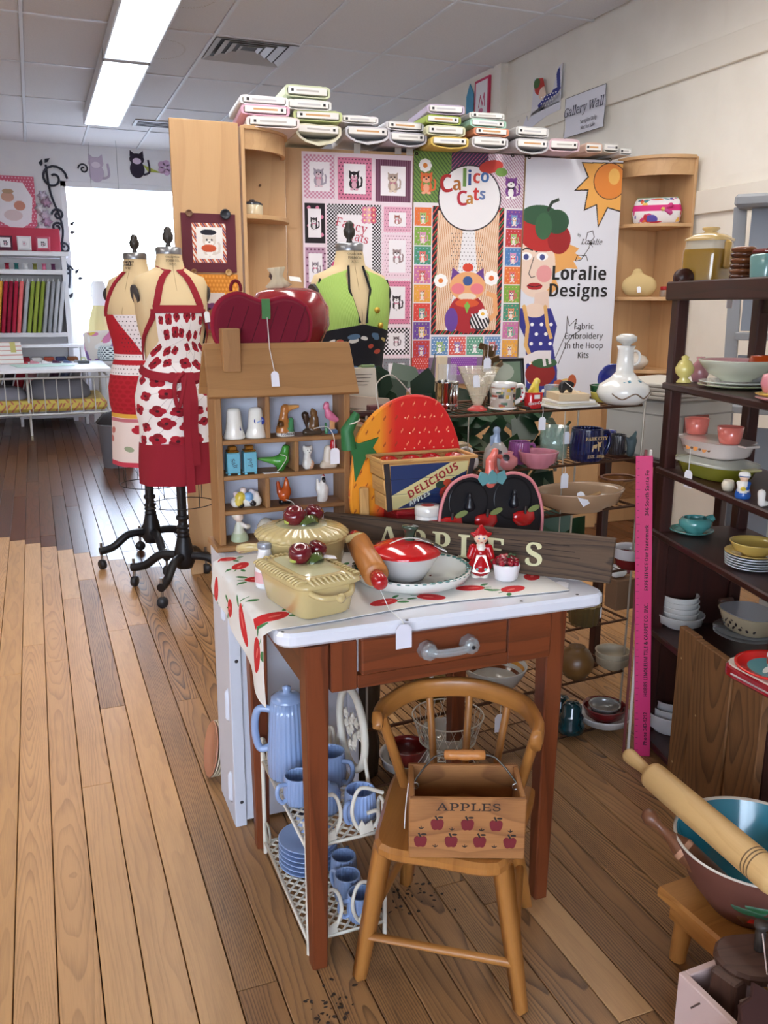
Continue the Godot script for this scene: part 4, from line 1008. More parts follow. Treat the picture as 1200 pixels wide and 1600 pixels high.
# ------------------------------------------------------------------ sewing corner by the far window
func far_end() -> void:
	var white := mt(c(232, 232, 236), 0.5)
	# white bookcase with bolts of cloth
	var bx := 0.40; var z := -10.62
	var o := thing("white_bookcase", "white bookcase of upright cloth bolts beside the far window", "bookcase", Vector3(bx - 0.55, 0, z))
	for s in [-1, 1]: obj("side_panel", box(0.05, 1.84, 0.36), white, o, Vector3(s * 0.525, 0.92, -0.18))
	obj("back_panel", box(1.0, 1.8, 0.02), white, o, Vector3(0, 0.92, -0.35))
	obj("top_board", box(1.16, 0.05, 0.42, 0.006), white, o, Vector3(0, 1.855, -0.19))
	for h in [0.10, 0.98, 1.66]: obj("shelf", box(1.0, 0.05, 0.34), white, o, Vector3(0, h, -0.17))
	var cols := [c(28, 26, 44), c(196, 30, 48), c(150, 20, 44), c(132, 20, 46), c(222, 160, 56), c(168, 20, 58), c(150, 18, 52), c(176, 26, 60), c(232, 110, 110), c(170, 174, 180), c(140, 156, 60), c(150, 164, 66), c(132, 148, 52), c(162, 164, 168), c(150, 152, 158), c(186, 188, 194), c(206, 208, 214)]
	var nm := ["navy", "scarlet", "dark red", "maroon", "mustard", "crimson", "deep crimson", "wine red", "coral", "silver grey", "moss green", "light moss green", "dark moss green", "ash grey", "slate grey", "pale grey", "near-white"]
	for k in 17:
		var b := thing("upright_bolt", nm[k] + " cloth bolt standing in the white bookcase", "fabric bolt", Vector3(bx - 0.98 + k * 0.053, 1.006, z - 0.06), 0.0, "cloth bolts in the white bookcase")
		obj("cloth", rings([[0, 0.02, 0.10], [0.02, 0.023, 0.105], [0.54, 0.023, 0.105], [0.56, 0.018, 0.10]], 16, 4.0), mt(cols[k], 0.85), b, Vector3.ZERO, Vector3(0, 0, -8 if k < 9 else -9))
		obj("board_end", box(0.012, 0.03, 0.17), mt(c(230, 230, 230), 0.8), b, Vector3(0.085, 0.565, 0), Vector3(0, 0, -8))
	for k in 9:
		one("thread_spool", ["red", "green", "cream", "crimson", "teal", "white", "olive", "pink", "plum"][k] + " spool of thread on the upper shelf of the white bookcase", "spool", lathe([[0, 0], [0.026, 0], [0.026, 0.008], [0.02, 0.008], [0.02, 0.06], [0.026, 0.06], [0.026, 0.068], [0, 0.068]], 14), mt([c(170, 30, 40), c(60, 110, 60), c(220, 206, 170), c(150, 20, 50), c(40, 110, 110), c(226, 226, 226), c(120, 120, 50), c(220, 120, 150), c(90, 40, 80)][k], 0.8), Vector3(bx - 0.9 + k * 0.095, 1.686, z - 0.08), Vector3.ZERO, "spools of thread on the white bookcase")
	# red display tray with small cushions on top
	var tr := thing("red_display_board", "red padded display board lying on the white bookcase", "display board", Vector3(bx - 0.47, 1.88, z - 0.12))
	obj("board", box(0.86, 0.26, 0.05, 0.012), mt(c(196, 62, 84), 0.8), tr, Vector3(0, 0.128, -0.06), Vector3(-10, 0, 0))
	var ink := c(50, 44, 52)
	for k in 4:
		var P := Print.new(64, 64, [c(176, 40, 60), c(90, 40, 60), c(226, 222, 224), c(200, 90, 110)][k]); P.rect(10, 10, 44, 44, c(236, 232, 234)); cat(P, 32, 32, 16, ink if k != 2 else c(210, 200, 206), c(220, 200, 210), c(200, 60, 90))
		one("mini_cushion", ["crimson", "plum", "white", "rose"][k] + "-edged mini cushion with a stitched cat on the red display board", "cushion", slab([Vector2(-0.07, 0), Vector2(0.07, 0), Vector2(0.075, 0.15), Vector2(-0.075, 0.15)], 0.05, 0.016, true), pic(P.im, 0.85), Vector3(bx - 0.80 + k * 0.19, 1.885, z + 0.03), Vector3(-12, 6 - 5 * k, 0))
	# pink framed quilt on the wall
	var Q := Print.new(128, 170, c(214, 104, 128))
	Q.dots(0, 0, 128, 170, 9, 2, c(240, 206, 216)); Q.poly([Vector2(30, 14), Vector2(96, 18), Vector2(120, 60), Vector2(112, 130), Vector2(70, 158), Vector2(22, 130), Vector2(10, 50)], c(240, 238, 242)); Q.ell(50, 60, 18, 14, c(216, 170, 150)); Q.ell(82, 84, 16, 14, c(210, 150, 130)); Q.ell(62, 112, 26, 16, c(222, 206, 206)); Q.ell(52, 44, 16, 7, c(190, 160, 130))
	hung("pink_quilt", "pink dotted quilt with two hatted figures in an octagon on the far wall", "quilt", Vector3(-0.34, 2.72, FAR_Z + 0.02), Vector3(0.14, 2.08, FAR_Z + 0.02), 0.0, pic(Q.im, 0.9), 0.02)
	var fl := thing("paper_flowers", "pale lilac paper flowers on the far wall beside the pink quilt", "flowers", Vector3(0.22, 2.3, FAR_Z + 0.02))
	for k in 7: obj("flower", lathe([[0, 0], [0.05, 0.012], [0.055, 0.016], [0.0, 0.022]], 20, 6, 0.25), mt([c(214, 200, 216), c(190, 160, 186), c(228, 222, 228)][k % 3], 0.9), fl, Vector3(0.04 * sin(k * 2.2), 0.22 - k * 0.07, 0.0), Vector3(90, 0, 0))
	# black scroll decal down the window's side
	var sc := thing("scroll_decal", "black wrought scroll decal curling down the far wall beside the window", "decal", Vector3(0.33, 2.0, FAR_Z + 0.022))
	var bl := mt(c(40, 44, 60), 0.6)
	var curl := func(x: float, y: float, r: float, s: float) -> Array:
		var p := []
		for k in 22: p.append(Vector3(x, y, 0) + Vector3(s * cos(k * 0.4), sin(k * 0.4), 0) * r * (1.0 - k / 26.0))
		return p
	obj("stem", tube(spline([Vector3(-0.05, 0.86, 0), Vector3(-0.02, 0.55, 0), Vector3(0.08, 0.2, 0), Vector3(0.05, -0.1, 0), Vector3(0.12, -0.3, 0), Vector3(0.10, -0.5, 0)]), 0.012, 6), bl, sc)
	for e in [[0.02, 0.72, 0.15, 1.0], [0.04, 0.32, 0.07, -1.0], [0.02, 0.18, 0.06, 1.0], [0.08, -0.05, 0.07, -1.0], [0.10, -0.3, 0.06, 1.0]]: obj("curl", tube(curl.call(e[0], e[1], e[2], e[3]), 0.013, 6), bl, sc)
	for e in [[-0.06, 0.88, 40], [-0.1, 0.84, 80], [0.16, 0.2, 40], [0.15, 0.12, 10], [0.18, -0.34, 50], [0.2, -0.4, 15], [0.1, -0.62, 60]]: obj("leaf", slab([Vector2(0, 0), Vector2(0.03, 0.03), Vector2(0.08, 0), Vector2(0.03, -0.015)], 0.01), bl, sc, Vector3(e[0], e[1], 0), Vector3(0, 0, e[2]))
	# small decals above the window
	var dec := [["grey kitten decal with a black scroll above the far window", 150, 262, 0.26, c(200, 186, 206), c(230, 220, 232)], ["tall black and white cat decal above the far window", 214, 256, 0.34, c(50, 42, 62), c(226, 206, 226)], ["pink flower decal above the far window beside the end panel", 258, 262, 0.28, c(214, 180, 214), c(180, 190, 90)]]
	for k in 3:
		var e: Array = dec[k]
		var p := onz(e[1], e[2], FAR_Z + 0.006)
		var t := thing("wall_decal", e[0], "decal", p)
		if k < 2:
			obj("body", slab(oval(0.0, -0.06, 0.085, 0.10), 0.004), mt(e[4], 0.8), t); obj("head", slab(oval(0, 0.05, 0.085, 0.065), 0.005), mt(e[4], 0.8), t, Vector3(0, 0, 0.001)); obj("muzzle", slab(oval(0, 0.03, 0.05, 0.035), 0.006), mt(e[5], 0.8), t, Vector3(0, 0, 0.002))
			for s in [-1, 1]: obj("ear", slab([Vector2(s * 0.08, 0.08), Vector2(s * 0.075, 0.15), Vector2(s * 0.02, 0.105)], 0.004), mt(e[4], 0.8), t)
			obj("tail", tube(spline([Vector3(0.07, -0.12, 0), Vector3(0.14, -0.08, 0), Vector3(0.13, 0.05, 0)]), 0.012, 6), mt(e[4], 0.8), t)
			if k == 0: obj("curl", tube(curl.call(-0.14, -0.02, 0.06, -1.0), 0.009, 6), bl, t)
		else:
			for s in 5: obj("petal", slab(oval(0.05 * cos(s * 1.256), 0.05 * sin(s * 1.256), 0.04, 0.04), 0.004), mt(e[4], 0.8), t)
			obj("leaf", slab([Vector2(-0.05, -0.06), Vector2(-0.26, 0.02), Vector2(-0.2, -0.06)], 0.004), mt(e[5], 0.8), t)
	# low white cabinet and chair
	var lc := thing("white_shelf_unit", "low white shelf unit under the cloth bolts beside the cutting table", "shelf unit", Vector3(0.14, 0, -10.42))
	for s in [-1, 1]: obj("side_panel", box(0.03, 0.86, 0.3), white, lc, Vector3(s * 0.34, 0.43, 0))
	for h in [0.1, 0.48, 0.68, 0.87]: obj("shelf", box(0.72, 0.03, 0.32), white, lc, Vector3(0, h, 0))
	for k in 5: one("folded_remnant", ["crimson", "white", "brick red", "navy", "rust"][k] + " folded remnant in the low white shelf unit", "cloth", box(0.11, 0.05, 0.2, 0.012), mt([c(150, 30, 44), c(214, 210, 206), c(160, 70, 50), c(50, 56, 90), c(130, 80, 50)][k], 0.9), Vector3(-0.12 + k * 0.125, 0.72, -10.42), Vector3.ZERO, "folded remnants")
	var cu := Print.new(128, 128, c(226, 216, 206))
	for k in 26: cu.ell(rng.randf_range(0, 128), rng.randf_range(0, 128), rng.randf_range(6, 18), rng.randf_range(5, 13), [c(214, 130, 170), c(222, 196, 90), c(150, 120, 180), c(232, 230, 226)][k % 4], rng.randf() * 3)
	one("print_cushion", "floral pink and yellow cushion leaning beside the cutting table", "cushion", rings([[0, 0.15, 0.05], [0.02, 0.18, 0.06], [0.16, 0.19, 0.07], [0.31, 0.18, 0.05], [0.33, 0.15, 0.03]], 24, 3.5), pic(cu.im, 0.9, Vector3(2, 1, 1)), Vector3(0.72, 0.69, -10.62), Vector3(-8, 0, 4))
	var cu2 := Print.new(128, 128, c(216, 226, 226)); cu2.dots(0, 0, 128, 128, 11, 3.4, c(60, 70, 84))
	one("print_cushion", "white cushion with dark spots in front of the floral one", "cushion", rings([[0, 0.13, 0.05], [0.02, 0.15, 0.06], [0.08, 0.155, 0.06], [0.15, 0.14, 0.04], [0.16, 0.12, 0.03]], 24, 3.5), pic(cu2.im, 0.9, Vector3(2, 1, 1)), Vector3(0.80, 0.69, -10.47), Vector3(-6, 0, -3))
	var sl := one("window_seat", "white window seat below the far window", "seat", box(1.2, 0.04, 0.5, 0.006), white, Vector3(1.15, 0.665, -10.6))
	obj("front_panel", box(1.18, 0.64, 0.03), white, sl, Vector3(0, -0.34, 0.2))
	# little dresses in the window
	for e in [["child's dress with a yellow plaid skirt hung in the far window", 0.74, 1.58, c(240, 238, 236), c(214, 202, 146), -10.9, 0.13, "dress"], ["lilac and pink frilled garment hung in the far window", 1.02, 1.32, c(214, 190, 220), c(196, 120, 170), -10.7, 0.10, "garment"]]:
		var d := thing("hanging_garment", e[0], e[7], Vector3(e[1], e[2], e[5]))
		obj("bodice", rings([[-0.28, 0.075, 0.04], [-0.12, 0.095, 0.05], [-0.02, 0.075, 0.035], [0.0, 0.05, 0.02]], 20), mt(e[3], 0.9), d)
		obj("skirt", lathe([[e[6] * 1.25, -0.66], [e[6], -0.46], [0.075, -0.28]], 36, 9, 0.07), mt(e[4], 0.9), d, Vector3.ZERO, Vector3.ZERO, Vector3(1, 1, 0.5))
		obj("hanger", tube(spline([Vector3(-0.09, -0.02, 0), Vector3(0, 0.03, 0), Vector3(0.09, -0.02, 0)]), 0.006, 6), white, d)
		obj("hanging_cord", tube([Vector3(0, 0.03, 0), Vector3(0, 3.085 - e[2], 0)], 0.002, 5), mt(c(120, 120, 126), 0.3, 0.9), d)
	# white cutting table: a laminate top laid over an iron crib
	var ct := thing("cutting_table", "white cutting table whose top lies on a wire crib with castors", "table", Vector3(-0.3, 0, -9.6))
	obj("table_top", box(1.95, 0.035, 1.25, 0.004), mt(c(238, 238, 240), 0.3), ct, Vector3(0, 0.69, 0))
	var iron := mt(c(206, 204, 200), 0.4)
	for zz in [-0.5, 0.56]:
		for hh in [0.62, 0.27]: obj("rail", tube([Vector3(-0.95, hh, zz), Vector3(0.95, hh, zz)], 0.011, 8), iron, ct)
		for k in 17: obj("bar", tube([Vector3(-0.93 + k * 0.116, 0.27, zz), Vector3(-0.93 + k * 0.116, 0.62, zz)], 0.005, 6), iron, ct)
	obj("end_rail", tube([Vector3(0.95, 0.27, 0.56), Vector3(0.95, 0.27, -0.5)], 0.011, 8), iron, ct); obj("end_rail", tube([Vector3(0.95, 0.62, 0.56), Vector3(0.95, 0.62, -0.5)], 0.011, 8), iron, ct)
	for s in [[-0.75, 0.5], [0.2, 0.5], [0.93, -0.45], [-0.75, -0.45]]:
		obj("leg", tube([Vector3(s[0], 0.06, s[1]), Vector3(s[0], 0.68, s[1])], 0.012, 8), iron, ct)
		obj("castor", lathe([[0, -0.012], [0.03, -0.012], [0.03, 0.012], [0, 0.012]], 16), mt(c(150, 140, 120), 0.5), ct, Vector3(s[0], 0.031, s[1]), Vector3(0, 0, 90))
	var ma := Print.new(128, 64, c(214, 192, 96)); ma.stripes(0, 0, 128, 64, 16, 4, c(190, 110, 90), 0.6)
	one("crib_mattress", "yellow striped pad lying in the wire crib", "mattress", box(1.85, 0.11, 1.0, 0.03), pic(ma.im, 0.9, Vector3(1.2, 6, 1)), Vector3(-0.3, 0.345, -9.58))
	var ft := one("folded_cloth", "pile of folded grey cloth on the yellow crib pad", "cloth", rings([[0, 0.28, 0.22], [0.03, 0.31, 0.24], [0.10, 0.30, 0.23], [0.17, 0.24, 0.2], [0.19, 0.18, 0.14]], 30, 3.0), mt(c(120, 122, 134), 0.9), Vector3(0.18, 0.40, -9.4))
	one("folded_cloth", "flat folded blue-grey cloth beside the grey pile in the crib", "cloth", rings([[0, 0.38, 0.22], [0.03, 0.40, 0.24], [0.10, 0.34, 0.2], [0.12, 0.26, 0.16]], 30, 3.0), mt(c(150, 152, 166), 0.9), Vector3(-0.5, 0.40, -9.4))
	for k in 9: one("rolled_print", ["pink", "cream", "black dotted", "red", "rose", "white", "plum", "blue", "grey"][k] + " roll of print cloth leaning behind the crib pad", "cloth roll", lathe([[0, 0], [0.045, 0.002], [0.045, 0.34], [0, 0.342]], 14), mt([c(206, 120, 140), c(220, 206, 190), c(50, 44, 50), c(176, 40, 56), c(214, 150, 160), c(226, 222, 222), c(90, 50, 80), c(96, 110, 150), c(150, 150, 154)][k], 0.9), Vector3(-0.55 + k * 0.11, 0.40, -9.94), Vector3(0, 0, -16), "rolled prints in the crib")
	one("cutting_mat", "pale green cutting mat on the white cutting table", "mat", box(0.55, 0.004, 0.4), mt(c(196, 222, 206), 0.5), Vector3(0.05, 0.711, -9.55), Vector3(0, 12, 0))
	var tp := thing("tape_dispenser", "small dark tape dispenser on the cutting table", "tape dispenser", Vector3(0.46, 0.7085, -9.75))
	obj("base", box(0.12, 0.03, 0.05, 0.008), mt(c(70, 76, 80), 0.4), tp, Vector3(0, 0.015, 0)); obj("roll", lathe([[0.015, -0.01], [0.03, -0.01], [0.03, 0.01], [0.015, 0.01]], 18), mt(c(190, 196, 150), 0.4), tp, Vector3(0, 0.04, 0), Vector3(90, 0, 0))
	var gp := Print.new(64, 64, c(226, 222, 216)); gp.stripes(0, 0, 64, 64, 9, 2, c(206, 150, 140)); gp.rect(6, 8, 40, 10, c(190, 180, 110))
	one("pattern_sheet", "printed sheet propped on the cutting table", "paper", box(0.3, 0.24, 0.004, 0.0), pic(gp.im, 0.8, Vector3(3, 3, 1)), Vector3(-0.28, 0.82, -9.9), Vector3(-25, 10, 0))
	var bn := thing("waste_bin", "grey plastic waste bin on the dark floor behind the dress forms", "bin", onh(186, 728, 0.0))
	obj("bin", lathe([[0, 0], [0.12, 0], [0.15, 0.36], [0.16, 0.36], [0.145, 0.35], [0.11, 0.01], [0, 0.01]], 26), mt(c(138, 140, 146), 0.5), bn)
	obj("bag", lathe([[0.13, 0.35], [0.16, 0.37], [0.1, 0.44], [0.04, 0.46]], 22, 7, 0.12), mt(c(40, 40, 44), 0.4), bn)
func oval(x: float, y: float, rx: float, ry: float) -> Array:
	var p := []
	for k in 20: p.append(Vector2(x + rx * cos(k * TAU / 20), y + ry * sin(k * TAU / 20)))
	return p

# ------------------------------------------------------------------ dress forms
const FORM := [[0.80, 0.155, 0.115], [0.84, 0.165, 0.122], [0.92, 0.17, 0.125], [1.00, 0.15, 0.11], [1.07, 0.124, 0.095], [1.14, 0.13, 0.102], [1.22, 0.148, 0.122], [1.28, 0.155, 0.128], [1.34, 0.16, 0.112], [1.40, 0.165, 0.085], [1.435, 0.15, 0.072], [1.455, 0.10, 0.062], [1.475, 0.064, 0.055], [1.53, 0.053, 0.05]]
func form_r(h: float) -> Vector2:
	if h <= FORM[0][0]: return Vector2(FORM[0][1] + (FORM[0][0] - h) * 0.02, FORM[0][2] + (FORM[0][0] - h) * 0.03)
	for i in FORM.size() - 1:
		if h <= FORM[i + 1][0]:
			var t: float = (h - FORM[i][0]) / (FORM[i + 1][0] - FORM[i][0])
			return Vector2(lerpf(FORM[i][1], FORM[i + 1][1], t), lerpf(FORM[i][2], FORM[i + 1][2], t))
	return Vector2(0.05, 0.05)
func onform(a: float, h: float, out := 0.006) -> Vector3:           # point over the form's front, a in degrees from its middle
	var r := form_r(h)
	var t := deg_to_rad(90.0 - a)
	return Vector3((r.x + out) * cos(t), h, (r.y + out) * sin(t))
func dress_form(label: String, p: Vector3, turn: float, stand: bool) -> Node3D:
	var o := thing("dress_form", label, "dress form", p, turn, "dress forms")
	var linen := mt(c(214, 190, 148), 0.85)
	obj("torso", rings(FORM, 36, 2.2), linen, o)
	obj("seam", tube([Vector3(0, 0.82, 0.126), Vector3(0, 0.92, 0.1268), Vector3(0, 1.0, 0.112), Vector3(0, 1.07, 0.0965), Vector3(0, 1.2, 0.118), Vector3(0, 1.28, 0.1295), Vector3(0, 1.4, 0.086), Vector3(0, 1.47, 0.0565), Vector3(0, 1.53, 0.0505)], 0.0012, 5), mt(c(176, 150, 112), 0.9), o)
	for s in [-1, 1]: obj("arm_plate", rings([[0, 0.045, 0.06], [0.008, 0.04, 0.055]], 22), mt(c(60, 56, 56), 0.5), o, Vector3(s * 0.153, 1.36, 0.0), Vector3(0, 0, -s * 100.0))
	obj("neck_cap", lathe([[0.055, 1.53], [0.056, 1.555], [0.05, 1.56], [0, 1.56]], 24), mt(c(150, 152, 156), 0.3, 0.8), o)
	obj("finial", lathe([[0.014, 1.56], [0.01, 1.575], [0.022, 1.59], [0.024, 1.61], [0.016, 1.625], [0.018, 1.632], [0.008, 1.645], [0, 1.647]], 20), mt(c(66, 62, 60), 0.35, 0.5), o)
	for e in [["COLLECTION", 1.517, 0.007], ["FORM CO.", 1.502, 0.009], ["N.Y.C.", 1.487, 0.008]]: text(e[0], e[2], mt(c(80, 70, 60), 0.9), o, Vector3(0, e[1], 0.0545 + (1.517 - e[1]) * 0.12), Vector3.ZERO, "stamp", "Droid Serif")
	if stand:
		var irn := mt(c(26, 26, 30), 0.4, 0.3)
		obj("pole", tube([Vector3(0, 0.2, 0), Vector3(0, 0.82, 0)], 0.022, 14), irn, o)
		obj("spring", lathe([[0.022, 0.22], [0.03, 0.225], [0.03, 0.232], [0.022, 0.24], [0.03, 0.246], [0.03, 0.254], [0.022, 0.26], [0.03, 0.266], [0.03, 0.274], [0.022, 0.28], [0.03, 0.286], [0.03, 0.294], [0.022, 0.30], [0.03, 0.306], [0.03, 0.314], [0.022, 0.32], [0.022, 0.34], [0.03, 0.346], [0.03, 0.36], [0.022, 0.366]], 16), irn, o)
		obj("hub", lathe([[0, 0.11], [0.035, 0.11], [0.05, 0.14], [0.044, 0.2], [0.034, 0.24], [0.03, 0.26]], 18), irn, o)
		for k in 4:
			var a := deg_to_rad(k * 90.0 + 40.0)
			var d := Vector3(cos(a), 0, sin(a))
			var lg := obj("leg", tube(spline([Vector3(0, 0.17, 0) + d * 0.03, Vector3(0, 0.165, 0) + d * 0.12, Vector3(0, 0.11, 0) + d * 0.2, Vector3(0, 0.095, 0) + d * 0.27]), 0.02, 10), irn, o)
			obj("castor_stem", tube([Vector3(0, 0.05, 0) + d * 0.26, Vector3(0, 0.14, 0) + d * 0.26], 0.007, 8), mt(c(140, 136, 130), 0.3, 0.8), lg)
			obj("castor", lathe([[0, -0.012], [0.024, -0.012], [0.026, -0.006], [0.026, 0.006], [0.024, 0.012], [0, 0.012]], 18), mt(c(34, 34, 38), 0.4), lg, Vector3(0, 0.026, 0) + d * 0.26, Vector3(0, k * 70, 90))
		var wire := mt(c(50, 48, 48), 0.4, 0.6)
		for h in [0.42, 0.56, 0.72]: obj("cage_hoop", tube(arc(Vector3(0, h, 0), Vector3(0.15, 0, 0), Vector3(0, 0, 0.13), 0, 345, 24), 0.0022, 5, true), wire, o)
		for k in 10: obj("cage_wire", tube([Vector3(0.15 * cos(k * 0.628), 0.42, 0.13 * sin(k * 0.628)), Vector3(0.155 * cos(k * 0.628), 0.82, 0.12 * sin(k * 0.628))], 0.002, 5), wire, o)
	return o
func bib(par: Node, called: String, top: float, bot: float, at0: float, at1: float, ab0: float, ab1: float, m: Material, out := 0.008, fold := 0.0, waist := 9.0) -> void:
	obj(called, sheet(36, 36, func(u, v):
		var h: float = lerpf(top, bot, v)
		var k: float = clampf((waist - h) / 0.12, 0.0, 1.0) if waist < 9.0 else v
		var a0: float = lerpf(at0, ab0, k); var a1: float = lerpf(at1, ab1, k)
		var flare: float = maxf(0.0, 0.92 - h) * 0.02
		return onform(lerpf(a0, a1, u), h, out + flare + fold * clampf((1.05 - h) * 2.0, 0.0, 1.0) * sin(u * 26.0 + v * 3.0)), 0.002), m, par)
func dress_forms() -> void:
	var red := mt(c(140, 20, 38), 0.9)
	# poppy apron
	var f2p := Vector3(0.572, 0, -3.985)
	dress_form("dress form on a castor stand wearing the poppy apron", f2p, 8.0, true)
	var P := Print.new(512, 720, c(232, 226, 224))
	for k in 14: P.line(Vector2(rng.randf() * 512, rng.randf() * 720), Vector2(rng.randf() * 512, rng.randf() * 720), 1.6, c(170, 160, 162))
	for j in 9:
		for i in 6:
			var x := 45.0 + i * 88 + (44 if j % 2 else 0) + rng.randf_range(-16, 16); var y := 40.0 + j * 82 + rng.randf_range(-14, 14)
			var a := rng.randf() * 6.0; var s := rng.randf_range(0.75, 1.15)
			for k in 4: P.ell(x + cos(a + k * 1.57) * 17 * s, y + sin(a + k * 1.57) * 15 * s, 20 * s, 17 * s, [c(150, 16, 36), c(128, 12, 30), c(166, 24, 44)][k % 3])
			P.ell(x, y, 8 * s, 7 * s, c(60, 14, 24))
	var cloth := pic(P.im, 0.9)
	var ap := thing("poppy_apron", "white apron with crimson poppies and a deep red hem, worn by a dress form", "apron", f2p, 8.0)
	bib(ap, "bib", 1.295, 0.715, -38, 38, -96, 96, cloth, 0.010, 0.004, 1.16)
	bib(ap, "hem", 0.72, 0.53, -96, 96, -96, 96, red, 0.013, 0.005)
	obj("bib_band", sheet(20, 1, func(u, v): return onform(lerpf(-40, 40, u), 1.315 - v * 0.032, 0.013), 0.004), red, ap)
	obj("waistband", sheet(30, 1, func(u, v): return onform(lerpf(-96, 96, u), 1.075 - 0.05 * cos(lerpf(-1.4, 1.4, u)) - v * 0.035, 0.016), 0.004), red, ap)
	for s in [-1, 1]:
		obj("neck_strap", sheet(1, 12, func(u, v): return (onform(s * lerpf(35, 14, v) * 1.0, lerpf(1.31, 1.475, v), 0.012 - 0.004 * v) + Vector3((u - 0.5) * 0.03, 0, 0)) if v < 0.99 else Vector3(s * 0.05 + (u - 0.5) * 0.03, 1.48, 0.02), 0.003), red, ap)
		obj("side_edge", sheet(1, 14, func(u, v):
			var h := lerpf(1.30, 1.08, v)
			return onform(s * (lerpf(40, 92, smoothstep(0, 1, v)) + (u - 0.5) * 10), h, 0.012), 0.003), red, ap)
		obj("tie_end", sheet(1, 14, func(u, v): return onform(s * 5.0 + 6 + (u - 0.5) * 11, lerpf(1.03, 0.62 if s > 0 else 0.50, v), 0.022 + 0.02 * clampf(0.92 - lerpf(1.03, 0.5, v), 0, 1)), 0.004), red, ap)
	obj("loop", tube(spline([onform(2, 1.03, 0.02), onform(-14, 0.98, 0.03), onform(-10, 0.88, 0.03), onform(4, 1.02, 0.024)]), 0.010, 6), red, ap)
	price_tag(ap, onform(44, 1.29, 0.022), Vector3(0, 20, 6), 1.3, 0.03)
	obj("black_facing", sheet(8, 12, func(u, v): return onform(lerpf(58, 96, u), lerpf(1.32 - 0.05 * (1 - u), 1.02, v), 0.004), 0.002), mt(c(24, 26, 34), 0.9), ap)
	# patchwork apron on the form behind
	var f1p := Vector3(0.485, 0, -4.50)
	var fo := dress_form("dress form stamped with a size number wearing the red patchwork apron", f1p, -42.0, true)
	text("10", 0.022, mt(c(70, 60, 56), 0.9), fo, Vector3(0, 1.508, 0.057), Vector3.ZERO, "stamp", "Droid Sans", 700)
	var Q := Print.new(256, 512, c(232, 224, 224))
	Q.rect(0, 0, 256, 130, c(178, 24, 40)); Q.poly([Vector2(90, 0), Vector2(256, 0), Vector2(256, 130), Vector2(190, 130)], c(226, 220, 224)); Q.dots(0, 130, 256, 70, 14, 2, c(50, 40, 46)); Q.rect(0, 150, 256, 16, c(178, 24, 40)); Q.dots(100, 0, 156, 130, 14, 2, c(50, 40, 46)); Q.rect(0, 200, 256, 130, c(176, 22, 40))
	for j in 9:
		for i in 12: Q.ell(10 + i * 22 + (11 if j % 2 else 0), 208 + j * 15, 8, 6, c(160, 14, 30))
	Q.rect(0, 330, 256, 14, c(222, 170, 66)); Q.rect(0, 344, 256, 168, c(230, 214, 206)); Q.rect(0, 346, 256, 12, c(190, 110, 120)); Q.rect(0, 496, 256, 16, c(196, 60, 80))
	for k in 14: Q.ell(rng.randf() * 256, 370 + rng.randf() * 110, 9, 12, [c(180, 30, 50), c(200, 120, 110), c(150, 160, 130)][k % 3], rng.randf() * 3)
	var pa := thing("patchwork_apron", "red and white patchwork apron with a honeycomb panel, worn by a dress form", "apron", f1p, -42.0)
	bib(pa, "bib", 1.27, 0.53, -66, 70, -98, 98, pic(Q.im, 0.9), 0.010, 0.004, 1.0)
	obj("neck_strap", sheet(1, 8, func(u, v): return onform(-lerpf(50, 16, v), lerpf(1.26, 1.47, v), 0.01) + Vector3((u - 0.5) * 0.022, 0, 0), 0.003), red, pa)
	# halter apron on the form behind the table
	var f3p := Vector3(1.205, -0.055, -3.42)
	dress_form("dress form behind the books wearing the green striped halter apron", f3p, 4.0, true).position.y = 0.0
	f3p.y = 0.0
	var G := Print.new(128, 128, c(176, 206, 110)); G.stripes(0, 0, 128, 128, 8, 3, c(146, 180, 84))
	var K := Print.new(256, 160, c(24, 24, 32))
	for k in 16: K.ell(rng.randf() * 256, 40 + rng.randf() * 120, rng.randf_range(7, 15), rng.randf_range(9, 18), [c(226, 222, 214), c(196, 176, 110), c(90, 120, 150), c(190, 80, 60)][k % 4], rng.randf() * 3)
	var ha := thing("halter_apron", "lime green striped halter apron with a black bib of little cats and gold buttons", "apron", f3p, 4.0)
	for s in [-1, 1]:
		obj("green_front", sheet(12, 12, func(u, v): return onform(s * lerpf(lerpf(20, 4, v), lerpf(66, 80, v), u), lerpf(1.455 - 0.05 * u, 1.23 - 0.03 * u, v), 0.008), 0.003, s < 0), pic(G.im, 0.9, Vector3(2, 1, 1)), ha)
		obj("black_piping", tube([onform(s * 22, 1.47, 0.01), onform(s * 15, 1.38, 0.012), onform(s * 5, 1.25, 0.013)], 0.005, 6), mt(c(22, 22, 28), 0.9), ha)
		obj("outer_piping", tube([onform(s * 60, 1.42, 0.012), onform(s * 72, 1.32, 0.012), onform(s * 82, 1.2, 0.013)], 0.005, 6), mt(c(22, 22, 28), 0.9), ha)
	obj("black_bib", sheet(24, 10, func(u, v): return onform(lerpf(-84, 84, u), lerpf(1.245 - 0.04 * absf(u - 0.5) * 2.0, 0.86, v), 0.012), 0.003), pic(K.im, 0.9, Vector3(1, 3, 1)), ha)
	for e in [[22, 1.30], [30, 1.24]]: obj("gold_button", lathe([[0.012, 0], [0.012, 0.004], [0, 0.007]], 14), mt(c(206, 170, 70), 0.3, 0.7), ha, onform(e[0], e[1], 0.014), Vector3(90, 0, 0))

